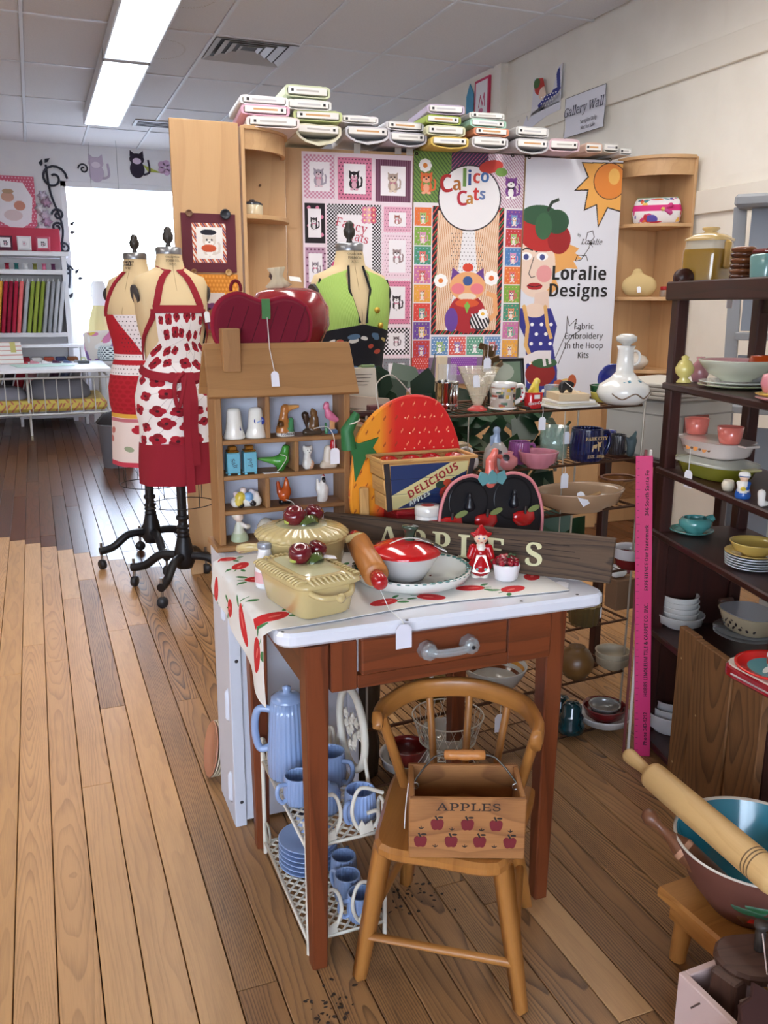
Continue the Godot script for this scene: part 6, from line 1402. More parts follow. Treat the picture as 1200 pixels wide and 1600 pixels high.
func crate(p: Vector3) -> void:
	var o := thing("apple_crate", "flared wooden crate with a blue label lettered DELICIOUS APPLES", "crate", p, 0.0)
	var h := 0.115
	# front and back: three slats each, flaring upward
	for s in [1, -1]:
		for k in 3:
			var y := 0.0185 + k * 0.0385
			var w := 0.205 + 0.028 * (y / h)
			obj("slat", box(w, 0.036, 0.006), W.crate, o, Vector3(0, y, s * (0.036 + 0.012 * y / h)), Vector3(s * 6, 0, 0))
	for s in [-1, 1]:
		for k in 3:
			var y := 0.0185 + k * 0.0385
			obj("end_slat", box(0.008, 0.036, 0.066 + 0.022 * y / h), W.crate, o, Vector3(s * (0.100 + 0.014 * y / h), y, 0), Vector3(0, 0, -s * 7))
		obj("corner_post", box(0.014, 0.118, 0.003), mt(c(44, 38, 40), 0.6), o, Vector3(s * 0.104, h / 2, 0.0465), Vector3(6, 0, -s * 7))
	obj("rim", join([[box(0.25, 0.008, 0.010), Vector3(0, 0, 0.05)], [box(0.25, 0.008, 0.010), Vector3(0, 0, -0.05)], [box(0.010, 0.008, 0.10), Vector3(-0.12, 0, 0)], [box(0.010, 0.008, 0.10), Vector3(0.12, 0, 0)]]), W.crate, o, Vector3(0, h + 0.004, 0))
	obj("floor", box(0.20, 0.006, 0.066), W.crate, o, Vector3(0, 0.003, 0))
	var lb := Print.new(256, 150, c(30, 50, 96))
	lb.poly([Vector2(0, 108), Vector2(0, 150), Vector2(30, 150), Vector2(256, 30), Vector2(256, 0), Vector2(196, 0)], c(214, 200, 140))
	lb.ell(200, 106, 34, 34, c(196, 54, 36)); lb.ell(204, 78, 20, 12, c(214, 110, 50)); lb.ell(168, 76, 17, 13, c(40, 62, 44)); lb.ell(190, 70, 14, 12, c(206, 74, 44)); lb.rect(206, 54, 4, 16, c(70, 44, 30)); lb.rect(0, 48, 256, 1, c(16, 26, 50)); lb.rect(0, 100, 256, 1, c(16, 26, 50))
	var f := obj("label_panel", slab([Vector2(-0.090, 0.004), Vector2(0.090, 0.004), Vector2(0.101, 0.110), Vector2(-0.101, 0.110)], 0.001, 0.0, true), pic(lb.im, 0.6), o, Vector3(0, 0.0, 0.0385), Vector3(6, 0, 0))
	text("DELICIOUS", 0.019, mt(c(150, 24, 30), 0.6), f, Vector3(0.010, 0.068, 0.0008), Vector3(0, 0, 28), "lettering", "Droid Sans", 700, 0.0, 0.0006).scale = Vector3(1.05, 1, 1)
	text("APPLES", 0.012, mt(c(206, 206, 190), 0.6), f, Vector3(-0.022, 0.026, 0.0008), Vector3(0, 0, 26), "lettering", "Droid Sans", 700, 0.1, 0.0006)
	for k in 4: one("red_apple", ["glossy red apple in the crate next to its strawberry-side end", "glossy red apple in the crate, second from the strawberry-side end", "glossy red apple in the crate, second from the cake pan end", "glossy red apple in the crate next to its cake pan end"][k], "apple", lathe([[0, 0], [0.012, 0.002], [0.027, 0.014], [0.0295, 0.03], [0.025, 0.044], [0.013, 0.050], [0.004, 0.046], [0, 0.043]], 24), glaze([c(170, 30, 36), c(176, 36, 40), c(160, 26, 32), c(178, 40, 40)][k]), p + Vector3(-0.081 + k * 0.054, 0.072, 0.002 if k % 2 else -0.006), Vector3(8, 0, 10 - 6 * k), "apples in the crate")
	var bed := obj("straw_bed", box(0.205, 0.06, 0.07, 0.01), mt(c(150, 120, 70), 0.95), o, Vector3(0, 0.038, 0))
func strawberry() -> void:
	var o := thing("wooden_strawberry", "big flat wooden strawberry painted red fading to yellow with green leaves", "wall ornament", Vector3(0.838, TOP + 0.0015, -1.932))
	var p := spline([Vector2(-0.155, 0.20), Vector2(-0.14, 0.28), Vector2(-0.08, 0.345), Vector2(0, 0.372), Vector2(0.075, 0.35), Vector2(0.125, 0.26), Vector2(0.142, 0.15), Vector2(0.13, 0.05), Vector2(0.06, 0.0), Vector2(-0.06, 0.0), Vector2(-0.13, 0.03), Vector2(-0.16, 0.11)], 5, true)
	var P := Print.new(160, 200, c(212, 30, 30))
	for x in 90:
		for y in 200:
			var t := clampf((62.0 - x - maxf(0.0, y - 110.0) * 0.35) / 22.0, 0.0, 1.0)
			P.im.set_pixel(x, y, c(212, 34, 28).lerp(c(236, 150, 34), t))
	for j in 12:
		for i in 10: P.line(Vector2(8 + i * 16 + (8 if j % 2 else 0), 8 + j * 17), Vector2(8 + i * 16 + (8 if j % 2 else 0) - 3, 13 + j * 17), 1.4, c(150, 60, 24) if i < 4 else c(240, 170, 120))
	obj("berry", slab(p, 0.018, 0.004, true), pic(P.im, 0.45), o)
	for j in 7:
		for i in 6:
			var q := Vector2(-0.02 + i * 0.026 + (0.013 if j % 2 else 0.0), 0.09 + j * 0.038)
			if Geometry2D.is_point_in_polygon(q * 1.06, PackedVector2Array(p)): obj("seed", lathe([[0.0022, 0], [0.0016, 0.0014], [0, 0.0018]], 6), mt(c(240, 190, 150), 0.5), o, Vector3(q.x, q.y, 0.009), Vector3(90, 0, 0))
	var gr := mt(c(34, 104, 52), 0.5)
	obj("leaf", slab([Vector2(-0.175, 0.28), Vector2(-0.14, 0.262), Vector2(-0.09, 0.275), Vector2(-0.105, 0.25), Vector2(-0.09, 0.23), Vector2(-0.12, 0.232), Vector2(-0.15, 0.17), Vector2(-0.155, 0.23)], 0.008, 0.002), gr, o, Vector3(0, 0, 0.012))
	obj("stalk", tube([Vector3(-0.165, 0.25, 0.01), Vector3(-0.17, 0.295, 0.012), Vector3(-0.145, 0.335, 0.014)], [0.019, 0.016, 0.010], 10), gr, o)
	obj("cord", tube(arc(Vector3(-0.155, 0.315, 0.013), Vector3(0.016, 0.006, 0), Vector3(0, 0, 0.016), 0, 340, 14), 0.0018, 5, true), mt(c(220, 216, 200), 0.8), o)
	obj("hanger_wire", tube(spline([Vector3(-0.085, 0.34, 0), Vector3(-0.09, 0.40, 0), Vector3(-0.05, 0.42, 0), Vector3(0.0, 0.372, 0)]), 0.0015, 5), mt(c(200, 196, 186), 0.4, 0.6), o)
	var es := thing("wooden_easel", "slim wooden easel leaning against the wooden strawberry beside the crate", "easel", Vector3(0.705, TOP + 0.0035, -1.90))
	obj("leg", box(0.022, 0.155, 0.012), W.crate, es, Vector3(0, 0.0775, 0), Vector3(-5, 0, 0)); obj("leg", box(0.016, 0.155, 0.012), W.crate, es, Vector3(0.004, 0.0775, -0.03), Vector3(6, 0, 0)); obj("rail", box(0.03, 0.010, 0.04), W.crate, es, Vector3(0.004, 0.05, -0.014))

# ------------------------------------------------------------------ little house of shelves with its figurines
func house_shelf() -> void:
	var wc := thing("white_cabinet", "narrow white painted cabinet standing behind the enamel table", "cabinet", Vector3(0.551, 0, -2.085))
	var wm := mt(c(204, 207, 216), 0.55)
	for s in [-1, 1]: obj("side_panel", box(0.03, 0.715, 0.19), wm, wc, Vector3(s * 0.155, 0.3575, 0))
	obj("back_panel", box(0.28, 0.70, 0.012), wm, wc, Vector3(0, 0.36, 0.08)); obj("top_board", box(0.345, 0.018, 0.20, 0.004), wm, wc, Vector3(0, 0.7245, 0))
	for h in [0.06, 0.38]: obj("shelf", box(0.28, 0.016, 0.16), wm, wc, Vector3(0, h, -0.01))
	for e in [[0.60, 0.015], [0.33, 0.013], [0.10, 0.014]]: obj("scalloped_edge", lathe([[0, -0.03], [e[1], -0.022], [e[1], 0.022], [0, 0.03]], 12), wm, wc, Vector3(-0.17, e[0], 0.06), Vector3.ZERO, Vector3(0.7, 1.6, 0.5))
	for e in [0.46, 0.07]: obj("screw_hole", lathe([[0.005, 0], [0, 0.001]], 8), mt(c(40, 40, 44), 0.7), wc, Vector3(-0.152, e, 0.0952), Vector3(90, 0, 0))
	var o := thing("house_shelf", "house-shaped wooden display shelf with a pitched roof, chimney and figurines", "display shelf", Vector3(0.546, TOP + 0.0005, -2.075), 0.0)
	var wo: Material = W.oak_house
	var hw := 0.168
	var H := 0.385
	for s in [-1, 1]: obj("side", box(0.016, H, 0.095), wo, o, Vector3(s * (hw - 0.008), H / 2, 0))
	obj("back", box(0.32, H, 0.004), mt(c(196, 200, 214), 0.6), o, Vector3(0, H / 2, -0.045))
	obj("base", box(0.362, 0.014, 0.115, 0.003), wo, o, Vector3(0, 0.007, 0.006))
	for h in [0.092, 0.178, 0.264]: obj("shelf", box(0.32, 0.011, 0.088), wo, o, Vector3(0, h, 0.002))
	for e in [[-0.045, 0.135, 0.075], [0.03, 0.221, 0.075], [-0.04, 0.327, 0.115]]: obj("divider", box(0.011, e[2], 0.084), wo, o, Vector3(e[0], e[1], 0.002))
	for s in [-1, 1]: obj("roof_panel", slab([Vector2(-0.184, 0), Vector2(0.184, 0), Vector2(0.180, 0.135), Vector2(-0.180, 0.135)], 0.012, 0.002), wo, o, Vector3(0, H - 0.012, 0.066 * s), Vector3(-27 * s, 0, 0))
	for s in [-1, 1]: obj("gable", slab([Vector2(-0.056, 0), Vector2(0.056, 0), Vector2(0, 0.105)], 0.012, 0.001), wo, o, Vector3(s * (hw - 0.01), H, 0), Vector3(0, 90, 0))
	obj("chimney", box(0.042, 0.10, 0.04), W.oak_house, o, Vector3(-0.122, H + 0.095, 0.026))
	# quilted pot holder behind the ridge
	var m := thing("apple_pot_holder", "dark red quilted apple-shaped pot holder propped on the house roof ridge", "pot holder", Vector3(0.512, TOP + H + 0.118, -2.083))
	var ol := spline([Vector2(0, 0.088), Vector2(0.06, 0.098), Vector2(0.108, 0.075), Vector2(0.118, 0.02), Vector2(0.085, -0.015), Vector2(-0.085, -0.015), Vector2(-0.118, 0.02), Vector2(-0.108, 0.08), Vector2(-0.06, 0.106)], 6, true)
	obj("quilted_body", slab(ol, 0.022, 0.008), mt(c(112, 14, 38), 0.95), m)
	var rim := []
	for q in ol: rim.append(Vector3(q.x, q.y, 0.0))
	obj("bound_edge", tube(rim, 0.0062, 8, true), mt(c(140, 16, 44), 0.95), m)
	for k in 6: obj("stitch_line", tube([Vector3(-0.10 + k * 0.035, -0.005, 0.0115), Vector3(-0.07 + k * 0.035, 0.078, 0.0115)], 0.001, 4), mt(c(86, 10, 30), 0.95), m)
	obj("green_stem", sheet(2, 5, func(u, v): return Vector3(0.004 + (u - 0.5) * 0.02, 0.094 - v * 0.045, 0.017 + 0.003 * sin(v * 3.0)), 0.004), mt(c(74, 122, 74), 0.9), m)
	obj("hanging_loop", tube(arc(Vector3(-0.062, 0.118, 0), Vector3(0.012, 0, 0), Vector3(0, 0.018, 0), -20, 200, 10), 0.004, 6), mt(c(110, 16, 30), 0.95), m)
	obj("string", tube([Vector3(0.006, 0.052, 0.022), Vector3(0.008, -0.02, 0.03), Vector3(0.010, -0.072, 0.062)], 0.0011, 5), mt(c(226, 222, 216), 0.9), m)
	obj("price_tag", slab([Vector2(-0.0095, -0.036), Vector2(0.0095, -0.036), Vector2(0.0095, -0.006), Vector2(0.004, 0), Vector2(-0.004, 0), Vector2(-0.0095, -0.006)], 0.0012, 0.0002), mt(c(230, 228, 236), 0.8), m, Vector3(0.010, -0.072, 0.064), Vector3(-14, 0, 0))
	# figurines: base heights of the four rows
	var y1 := TOP + 0.2705; var y2 := TOP + 0.1845; var y3 := TOP + 0.0985; var y4 := TOP + 0.0150
	var z := -2.06
	var wh := c(232, 228, 218)
	for k in 2:
		var s := thing("bell_shaker", ["cream bell-shaped shaker with a navy triangle print", "cream bell-shaped shaker with a round blue seal"][k], "shaker", at(366 + k * 34, z, y1)); s.scale = Vector3.ONE * 1.15
		obj("body", lathe([[0, 0], [0.0225, 0], [0.024, 0.003], [0.018, 0.02], [0.0145, 0.056], [0.012, 0.062], [0, 0.064]], 24), glaze(wh), s)
		if k == 0:
			obj("print", slab([Vector2(-0.010, 0.018), Vector2(0.011, 0.018), Vector2(0.001, 0.05)], 0.001, 0), mt(c(20, 40, 110), 0.4), s, Vector3(0.001, 0, 0.0185), Vector3(-9, 0, 0)); obj("print_rocket", slab([Vector2(-0.002, 0.024), Vector2(0.003, 0.024), Vector2(0.0005, 0.04)], 0.001, 0), mt(wh, 0.4), s, Vector3(0.001, 0, 0.0192), Vector3(-9, 0, 0))
		else:
			obj("print", slab(oval(0.004, 0.036, 0.012, 0.009), 0.001, 0), mt(c(40, 60, 150), 0.4), s, Vector3(0.001, 0, 0.0182), Vector3(-6, 8, 0)); obj("print_swirl", box(0.014, 0.003, 0.001, 0), mt(c(150, 170, 214), 0.4), s, Vector3(0.005, 0.036, 0.0186), Vector3(0, 0, 25))
	var br := c(176, 112, 56); var dk := c(90, 56, 30); var gn := c(70, 130, 86)
	var fig := func(called: String, label: String, cat: String, p: Vector3, turn: float, caps: Array, cell := 0.0024) -> Node3D:
		var t := thing(called, label, cat, p, turn)
		obj("figure", blob(caps, cell, 0.004), vcol(0.18), t)
		t.scale = Vector3.ONE * 1.15
		return t
	var al: Node3D = fig.call("alligator_figurine", "brown and green long-snouted figurine on a cream base lettered FLORIDA", "figurine", at(446, z, y1), 0.0, [cap(Vector3(-0.006, 0.004, 0), Vector3(0.006, 0.004, 0), 0.014, 0.014, wh), cap(Vector3(-0.006, 0.012, 0), Vector3(-0.004, 0.04, 0), 0.015, 0.009, br), cap(Vector3(-0.004, 0.04, 0), Vector3(0.0, 0.058, 0), 0.008, 0.009, br), cap(Vector3(0.0, 0.058, 0), Vector3(0.028, 0.062, 0.002), 0.008, 0.0035, c(206, 150, 86)), cap(Vector3(0.008, 0.014, 0.006), Vector3(0.012, 0.034, 0.004), 0.009, 0.005, gn), ball(Vector3(-0.012, 0.026, 0.008), 0.007, dk)])
	text("FLORIDA", 0.005, mt(c(50, 40, 34), 0.6), al, Vector3(0, 0.005, 0.0152), Vector3.ZERO, "lettering", "Droid Sans", 700, 0.0, 0.0006)
	var sq: Node3D = fig.call("squirrel_figurine", "brown squirrel figurine on a flat rock beside the flamingo", "figurine", at(487, z, y1), 0.0, [cap(Vector3(-0.014, 0.005, 0.002), Vector3(0.014, 0.005, 0.002), 0.008, 0.008, c(76, 62, 52)), cap(Vector3(0.004, 0.018, 0), Vector3(0.006, 0.034, 0), 0.012, 0.009, c(104, 74, 44)), ball(Vector3(0.004, 0.046, 0.002), 0.008, c(116, 84, 50)), cap(Vector3(-0.008, 0.016, -0.002), Vector3(-0.014, 0.042, -0.004), 0.005, 0.008, c(60, 44, 34)), ball(Vector3(0.001, 0.054, 0), 0.003, c(104, 74, 44))])
	obj("string", tube(spline([Vector3(0.0, 0.014, 0.014), Vector3(0.028, 0.017, 0.016), Vector3(0.034, 0.002, 0.045), Vector3(0.035, -0.026, 0.05)]), 0.0009, 5), mt(wh, 0.9), sq); price_tag(sq, Vector3(0.035, -0.025, 0.051), Vector3.ZERO, 0.95)
	var pk := c(214, 120, 150)
	fig.call("flamingo_figurine", "pink flamingo figurine standing in green grass", "figurine", at(517, z, y1), 0.0, [cap(Vector3(-0.008, 0.003, 0), Vector3(0.010, 0.003, 0), 0.006, 0.006, c(96, 120, 150)), cap(Vector3(-0.002, 0.004, 0), Vector3(0.0, 0.026, 0), 0.003, 0.003, c(206, 150, 100)), cap(Vector3(0.006, 0.004, 0), Vector3(0.006, 0.026, 0), 0.003, 0.003, c(206, 150, 100)), cap(Vector3(-0.004, 0.04, 0), Vector3(0.012, 0.030, 0), 0.010, 0.006, pk), cap(Vector3(-0.008, 0.046, 0), Vector3(-0.010, 0.062, 0), 0.006, 0.0055, pk), cap(Vector3(-0.010, 0.064, 0), Vector3(-0.017, 0.056, 0.002), 0.0055, 0.0025, pk), cap(Vector3(-0.012, 0.004, 0.003), Vector3(-0.013, 0.024, 0.003), 0.004, 0.002, gn)])
	for k in 2:
		var s := thing("square_shaker", ["turquoise square shaker with a gold top marked Salt", "turquoise square shaker with a gold top marked Pepper"][k], "shaker", at(364 + k * 26, z + 0.01, y2)); s.scale = Vector3.ONE * 1.1
		obj("body", join([[box(0.029, 0.045, 0.029, 0.002), Vector3(0, 0.0265, 0)], [box(0.006, 0.004, 0.006, 0), Vector3(-0.011, 0.002, 0.011)], [box(0.006, 0.004, 0.006, 0), Vector3(0.011, 0.002, 0.011)], [box(0.006, 0.004, 0.006, 0), Vector3(-0.011, 0.002, -0.011)], [box(0.006, 0.004, 0.006, 0), Vector3(0.011, 0.002, -0.011)]]), glaze(c(110, 176, 196)), s)
		obj("gold_cap", join([[box(0.026, 0.005, 0.026), Vector3(0, 0.0515, 0)], [box(0.018, 0.010, 0.018), Vector3(0, 0.058, 0)]]), mt(c(176, 124, 50), 0.25, 0.8), s)
		text(["Salt", "Pep"][k], 0.009, mt(c(40, 40, 46), 0.5), s, Vector3(0, 0.026, 0.0147), Vector3(0, 0, -70), "lettering", "Droid Serif", 400, 0.2, 0.0005)
	var gb: Node3D = fig.call("green_bird", "glossy green bird figurine with a long tail and a tied tag", "figurine", at(434, z, y2), 0.0, [cap(Vector3(0.004, 0.02, 0), Vector3(0.012, 0.024, 0), 0.014, 0.014, c(70, 140, 56)), cap(Vector3(0.014, 0.03, 0), Vector3(0.018, 0.046, 0), 0.010, 0.008, c(70, 140, 56)), cap(Vector3(0.018, 0.050, 0), Vector3(0.026, 0.051, 0), 0.006, 0.002, c(64, 120, 50)), cap(Vector3(-0.006, 0.022, 0), Vector3(-0.042, 0.028, 0), 0.009, 0.003, c(86, 156, 66)), cap(Vector3(0.006, 0.004, 0), Vector3(0.010, 0.010, 0), 0.008, 0.008, c(60, 120, 48))])
	obj("string", tube(spline([Vector3(0.004, 0.036, 0.008), Vector3(0.016, 0.03, 0.015), Vector3(0.002, 0.01, 0.02), Vector3(-0.008, 0.002, 0.022)]), 0.0008, 5), mt(wh, 0.9), gb); obj("price_tag", box(0.034, 0.001, 0.014, 0), mt(c(236, 234, 236), 0.8), gb, Vector3(-0.022, 0.0012, 0.026), Vector3(0, 4, 0))
	var ct: Node3D = fig.call("cat_figurine", "sitting white cat figurine with ginger paws", "figurine", at(480, z, y2), 0.0, [cap(Vector3(0, 0.010, 0), Vector3(0, 0.026, 0), 0.012, 0.008, wh), ball(Vector3(0.001, 0.040, 0.002), 0.010, wh), cap(Vector3(-0.007, 0.045, 0.002), Vector3(-0.008, 0.051, 0.002), 0.004, 0.0015, wh), cap(Vector3(0.008, 0.045, 0.002), Vector3(0.010, 0.051, 0.002), 0.004, 0.0015, wh), cap(Vector3(-0.005, 0.004, 0.008), Vector3(-0.005, 0.018, 0.007), 0.004, 0.004, wh), cap(Vector3(0.007, 0.005, 0.008), Vector3(0.009, 0.012, 0.004), 0.005, 0.006, c(222, 176, 140))])
	for e in [[-0.002, 0.042], [0.005, 0.042], [0.0015, 0.037]]: obj("face_mark", lathe([[0.0013, 0], [0, 0.0006]], 6), mt(c(40, 34, 34), 0.4), ct, Vector3(e[0], e[1], 0.0116), Vector3(90, 0, 0))
	fig.call("cardinal_figurine", "red cardinal figurine perched on a white tree stump", "figurine", at(513, z, y2), 0.0, [cap(Vector3(-0.01, 0.005, 0), Vector3(0.010, 0.005, 0), 0.010, 0.010, c(206, 190, 168)), cap(Vector3(-0.002, 0.008, -0.002), Vector3(0.0, 0.040, -0.002), 0.010, 0.009, c(220, 208, 190)), cap(Vector3(0.002, 0.024, 0), Vector3(0.012, 0.028, 0.002), 0.006, 0.004, c(220, 208, 190)), cap(Vector3(0.010, 0.044, 0.004), Vector3(0.010, 0.052, 0.004), 0.008, 0.006, c(176, 26, 30)), cap(Vector3(0.012, 0.040, 0), Vector3(0.016, 0.028, -0.004), 0.005, 0.003, c(150, 20, 26)), cap(Vector3(0.009, 0.058, 0.004), Vector3(0.010, 0.064, 0.002), 0.005, 0.0015, c(186, 30, 34))])
	fig.call("car_planter", "white ceramic car figurine heaped with yellow and blue flowers", "figurine", at(385, z, y3), 0.0, [cap(Vector3(-0.022, 0.012, 0), Vector3(0.022, 0.012, 0), 0.012, 0.012, wh), ball(Vector3(-0.014, 0.006, 0.011), 0.006, c(40, 40, 44)), ball(Vector3(0.012, 0.009, 0.011), 0.006, c(40, 40, 44)), ball(Vector3(-0.014, 0.024, 0.006), 0.010, c(226, 200, 80)), ball(Vector3(-0.018, 0.014, 0.01), 0.008, c(222, 196, 90)), ball(Vector3(0.004, 0.024, 0.008), 0.009, c(130, 176, 222)), ball(Vector3(-0.022, 0.030, 0), 0.006, c(226, 206, 210)), ball(Vector3(-0.006, 0.037, 0), 0.007, c(232, 214, 206)), ball(Vector3(0.012, 0.032, 0.002), 0.007, c(226, 222, 230)), ball(Vector3(0.022, 0.026, 0), 0.007, c(230, 224, 220))])
	var ro: Node3D = fig.call("rooster_figurine", "terracotta orange rooster figurine with a raised tail", "figurine", at(444, z, y3), 0.0, [cap(Vector3(0, 0.020, 0), Vector3(0.004, 0.026, 0), 0.013, 0.012, c(190, 86, 36)), cap(Vector3(0.006, 0.034, 0), Vector3(0.006, 0.050, 0), 0.008, 0.005, c(196, 92, 40)), cap(Vector3(-0.010, 0.026, 0), Vector3(-0.013, 0.048, 0), 0.006, 0.004, c(170, 70, 30)), ball(Vector3(0.006, 0.057, 0), 0.003, c(160, 36, 26)), cap(Vector3(-0.004, 0.004, 0), Vector3(0.008, 0.004, 0), 0.008, 0.007, c(30, 30, 32))])
	obj("string", tube(spline([Vector3(0.0, 0.012, 0.014), Vector3(0.014, 0.006, 0.02), Vector3(0.022, -0.014, 0.046)]), 0.0009, 5), mt(wh, 0.9), ro); price_tag(ro, Vector3(0.022, -0.013, 0.047), Vector3.ZERO, 0.7)
	fig.call("goose_figurine", "white goose figurine with a black and red face", "figurine", at(503, z, y3), 0.0, [cap(Vector3(0, 0.003, 0), Vector3(0.004, 0.006, 0), 0.011, 0.009, wh), cap(Vector3(0.002, 0.018, 0), Vector3(0.004, 0.026, 0), 0.013, 0.012, wh), cap(Vector3(0.002, 0.034, 0), Vector3(0.003, 0.052, 0), 0.007, 0.0045, wh), cap(Vector3(-0.008, 0.026, 0), Vector3(-0.010, 0.048, 0), 0.006, 0.003, wh), cap(Vector3(0.003, 0.050, 0.004), Vector3(0.004, 0.046, 0.007), 0.004, 0.003, c(36, 30, 30)), ball(Vector3(0.004, 0.057, 0), 0.003, c(186, 40, 36))])
	fig.call("girl_figurine", "porcelain girl figurine in a pale green dress holding flowers", "figurine", at(374, z, y4), 10.0, [cap(Vector3(0, 0.004, 0), Vector3(0.003, 0.004, 0), 0.018, 0.018, c(186, 196, 160)), cap(Vector3(0, 0.012, 0), Vector3(0, 0.034, 0), 0.014, 0.008, c(216, 216, 196)), ball(Vector3(0, 0.052, 0.002), 0.010, c(236, 214, 196)), ball(Vector3(-0.002, 0.056, -0.003), 0.012, c(226, 216, 196)), cap(Vector3(0.006, 0.036, 0.004), Vector3(0.014, 0.030, 0.008), 0.005, 0.004, c(230, 220, 210)), ball(Vector3(0.018, 0.030, 0.008), 0.006, c(200, 190, 170)), cap(Vector3(0.006, 0.060, -0.004), Vector3(0.008, 0.04, -0.008), 0.005, 0.004, c(120, 84, 56))])
	one("ceramic_egg", "upright white ceramic egg with thin gold cracks behind the round casserole", "egg", lathe([[0, 0], [0.012, 0.003], [0.021, 0.014], [0.023, 0.027], [0.017, 0.044], [0.008, 0.051], [0, 0.052]], 24), glaze(c(226, 220, 202)), at(412, z, y4), Vector3(0, 0, -14))

# ------------------------------------------------------------------ under the table
func mug(called: String, label: String, p: Vector3, r: float, h: float, turn: float, m: Material, group := "") -> Node3D:
	var o := thing(called, label, "mug", p, turn, group)
	obj("body", lathe([[0, 0.0], [r * 0.8, 0.0], [r * 0.94, 0.006], [r, h * 0.4], [r * 0.93, h - 0.003], [r * 0.93, h], [r * 0.86, h], [r * 0.86, h - 0.004], [r * 0.9, h * 0.4], [r * 0.7, 0.01], [0, 0.008]], 100, 25, 0.035, 1.0, h * 0.96), m, o)
	obj("handle", tube(spline([Vector3(r * 0.9, h * 0.8, 0), Vector3(r * 1.5, h * 0.82, 0), Vector3(r * 1.62, h * 0.5, 0), Vector3(r * 1.3, h * 0.2, 0), Vector3(r * 0.92, h * 0.22, 0)]), r * 0.15, 10), m, o)
	return o
func under_table() -> void:
	var wi := mt(c(222, 216, 200), 0.45)
	var bl := glaze(c(140, 164, 204), 0.16)
	var o := thing("plant_stand", "white scrolled wire shelf stand of two tiers holding blue ribbed crockery", "shelf stand", Vector3(0.512, 0, -1.675))
	var x0 := -0.085; var x1 := 0.085; var z0 := -0.185; var z1 := 0.185
	for e in [[x0, z0], [x0, z1], [x1, z0], [x1, z1]]:
		obj("post", tube([Vector3(e[0], 0, e[1]), Vector3(e[0], 0.30, e[1])], 0.005, 8), wi, o); obj("post_knob", lathe([[0, -0.004], [0.008, 0.002], [0.008, 0.008], [0, 0.014]], 12), wi, o, Vector3(e[0], 0.30, e[1]))
	for h in [0.03, 0.25]:
		obj("shelf_frame", tube([Vector3(x0, h, z0), Vector3(x1, h, z0), Vector3(x1, h, z1), Vector3(x0, h, z1)], 0.0045, 8, true), wi, o)
		var lat := []
		for s in [-1, 1]:
			for k in range(-3, 20):
				var a := Vector2(x0, z0 + k * 0.026); var b := a + Vector2(0.17, s * 0.17)
				var t0 := clampf((z0 - a.y) / (b.y - a.y), 0, 1) if s > 0 else clampf((z1 - a.y) / (b.y - a.y), 0, 1)
				var t1 := clampf((z1 - a.y) / (b.y - a.y), 0, 1) if s > 0 else clampf((z0 - a.y) / (b.y - a.y), 0, 1)
				if t1 - t0 > 0.06: obj("lattice_strip", tube([Vector3(lerpf(a.x, b.x, t0), h - 0.001 * s, lerpf(a.y, b.y, t0)), Vector3(lerpf(a.x, b.x, t1), h - 0.001 * s, lerpf(a.y, b.y, t1))], 0.0028, 5), wi, o)
		for e in [[1, 0.0], [-1, 0.0]]:                        # scrolls along the near end
			obj("scroll", tube(spline([Vector3(e[0] * 0.08, h + 0.09, z1), Vector3(e[0] * 0.03, h + 0.11, z1), Vector3(e[0] * 0.012, h + 0.06, z1), Vector3(e[0] * 0.03, h + 0.015, z1), Vector3(e[0] * 0.065, h + 0.02, z1), Vector3(e[0] * 0.068, h + 0.05, z1), Vector3(e[0] * 0.045, h + 0.05, z1)]), 0.0042, 7), wi, o)
			obj("cast_leaf", slab([Vector2(0, 0), Vector2(0.03, 0.004), Vector2(0.026, 0.028), Vector2(0.012, 0.02), Vector2(0.004, 0.034), Vector2(-0.004, 0.018)], 0.005, 0.001), wi, o, Vector3(e[0] * 0.04 - 0.012, h + 0.006, z1 + 0.004))
			obj("side_ring", tube(arc(Vector3(x0, h + 0.045, z0 + 0.03), Vector3(0, 0, 0.022), Vector3(0, 0.022, 0), 0, 340, 16), 0.003, 6, true), wi, o)
	# oval cast medallion on the back
	obj("medallion_rim", tube(arc(Vector3(x1, 0.385, -0.02), Vector3(0, 0, 0.085), Vector3(0, 0.092, 0), 0, 348, 30), 0.009, 8, true), wi, o)
	for k in 11: obj("cast_flower", lathe([[0, -0.004], [0.013, 0], [0.006, 0.005], [0, 0.006]], 16, 5, 0.35), wi, o, Vector3(x1, 0.385 + 0.05 * sin(k * 1.9) * sqrt(k / 11.0), -0.02 + 0.052 * cos(k * 1.9) * sqrt(k / 11.0)), Vector3(0, 0, 90))
	for s in [-1, 1]:
		obj("back_arm", tube(spline([Vector3(x1, 0.25, s * 0.185), Vector3(x1, 0.27, s * 0.13 - 0.01), Vector3(x1, 0.34, s * 0.09 - 0.02), Vector3(x1, 0.40, s * 0.082 - 0.02)]), 0.0045, 8), wi, o)
		obj("back_curl", tube(arc(Vector3(x1, 0.285, s * 0.165), Vector3(0, 0, 0.02), Vector3(0, 0.03, 0), 0, 340, 18), 0.0042, 7, true), wi, o)
	price_tag(o, Vector3(0.072, 0.28, z1 + 0.012), Vector3(0, 0, 0), 1.1, 0.05)
	var g := "blue ribbed crockery"
	var cp := thing("coffee_pot", "tall light blue ribbed coffee pot with a loop handle and lid", "coffee pot", Vector3(0.468, 0.2535, -1.775), 160.0, g)
	obj("body", lathe([[0, 0], [0.042, 0], [0.046, 0.006], [0.047, 0.05], [0.040, 0.16], [0.036, 0.19], [0.034, 0.19], [0.04, 0.05], [0, 0.01]], 100, 25, 0.03), bl, cp)
	obj("lid", lathe([[0.037, 0.19], [0.036, 0.197], [0.02, 0.206], [0.008, 0.208], [0.010, 0.220], [0, 0.224]], 28), bl, cp)
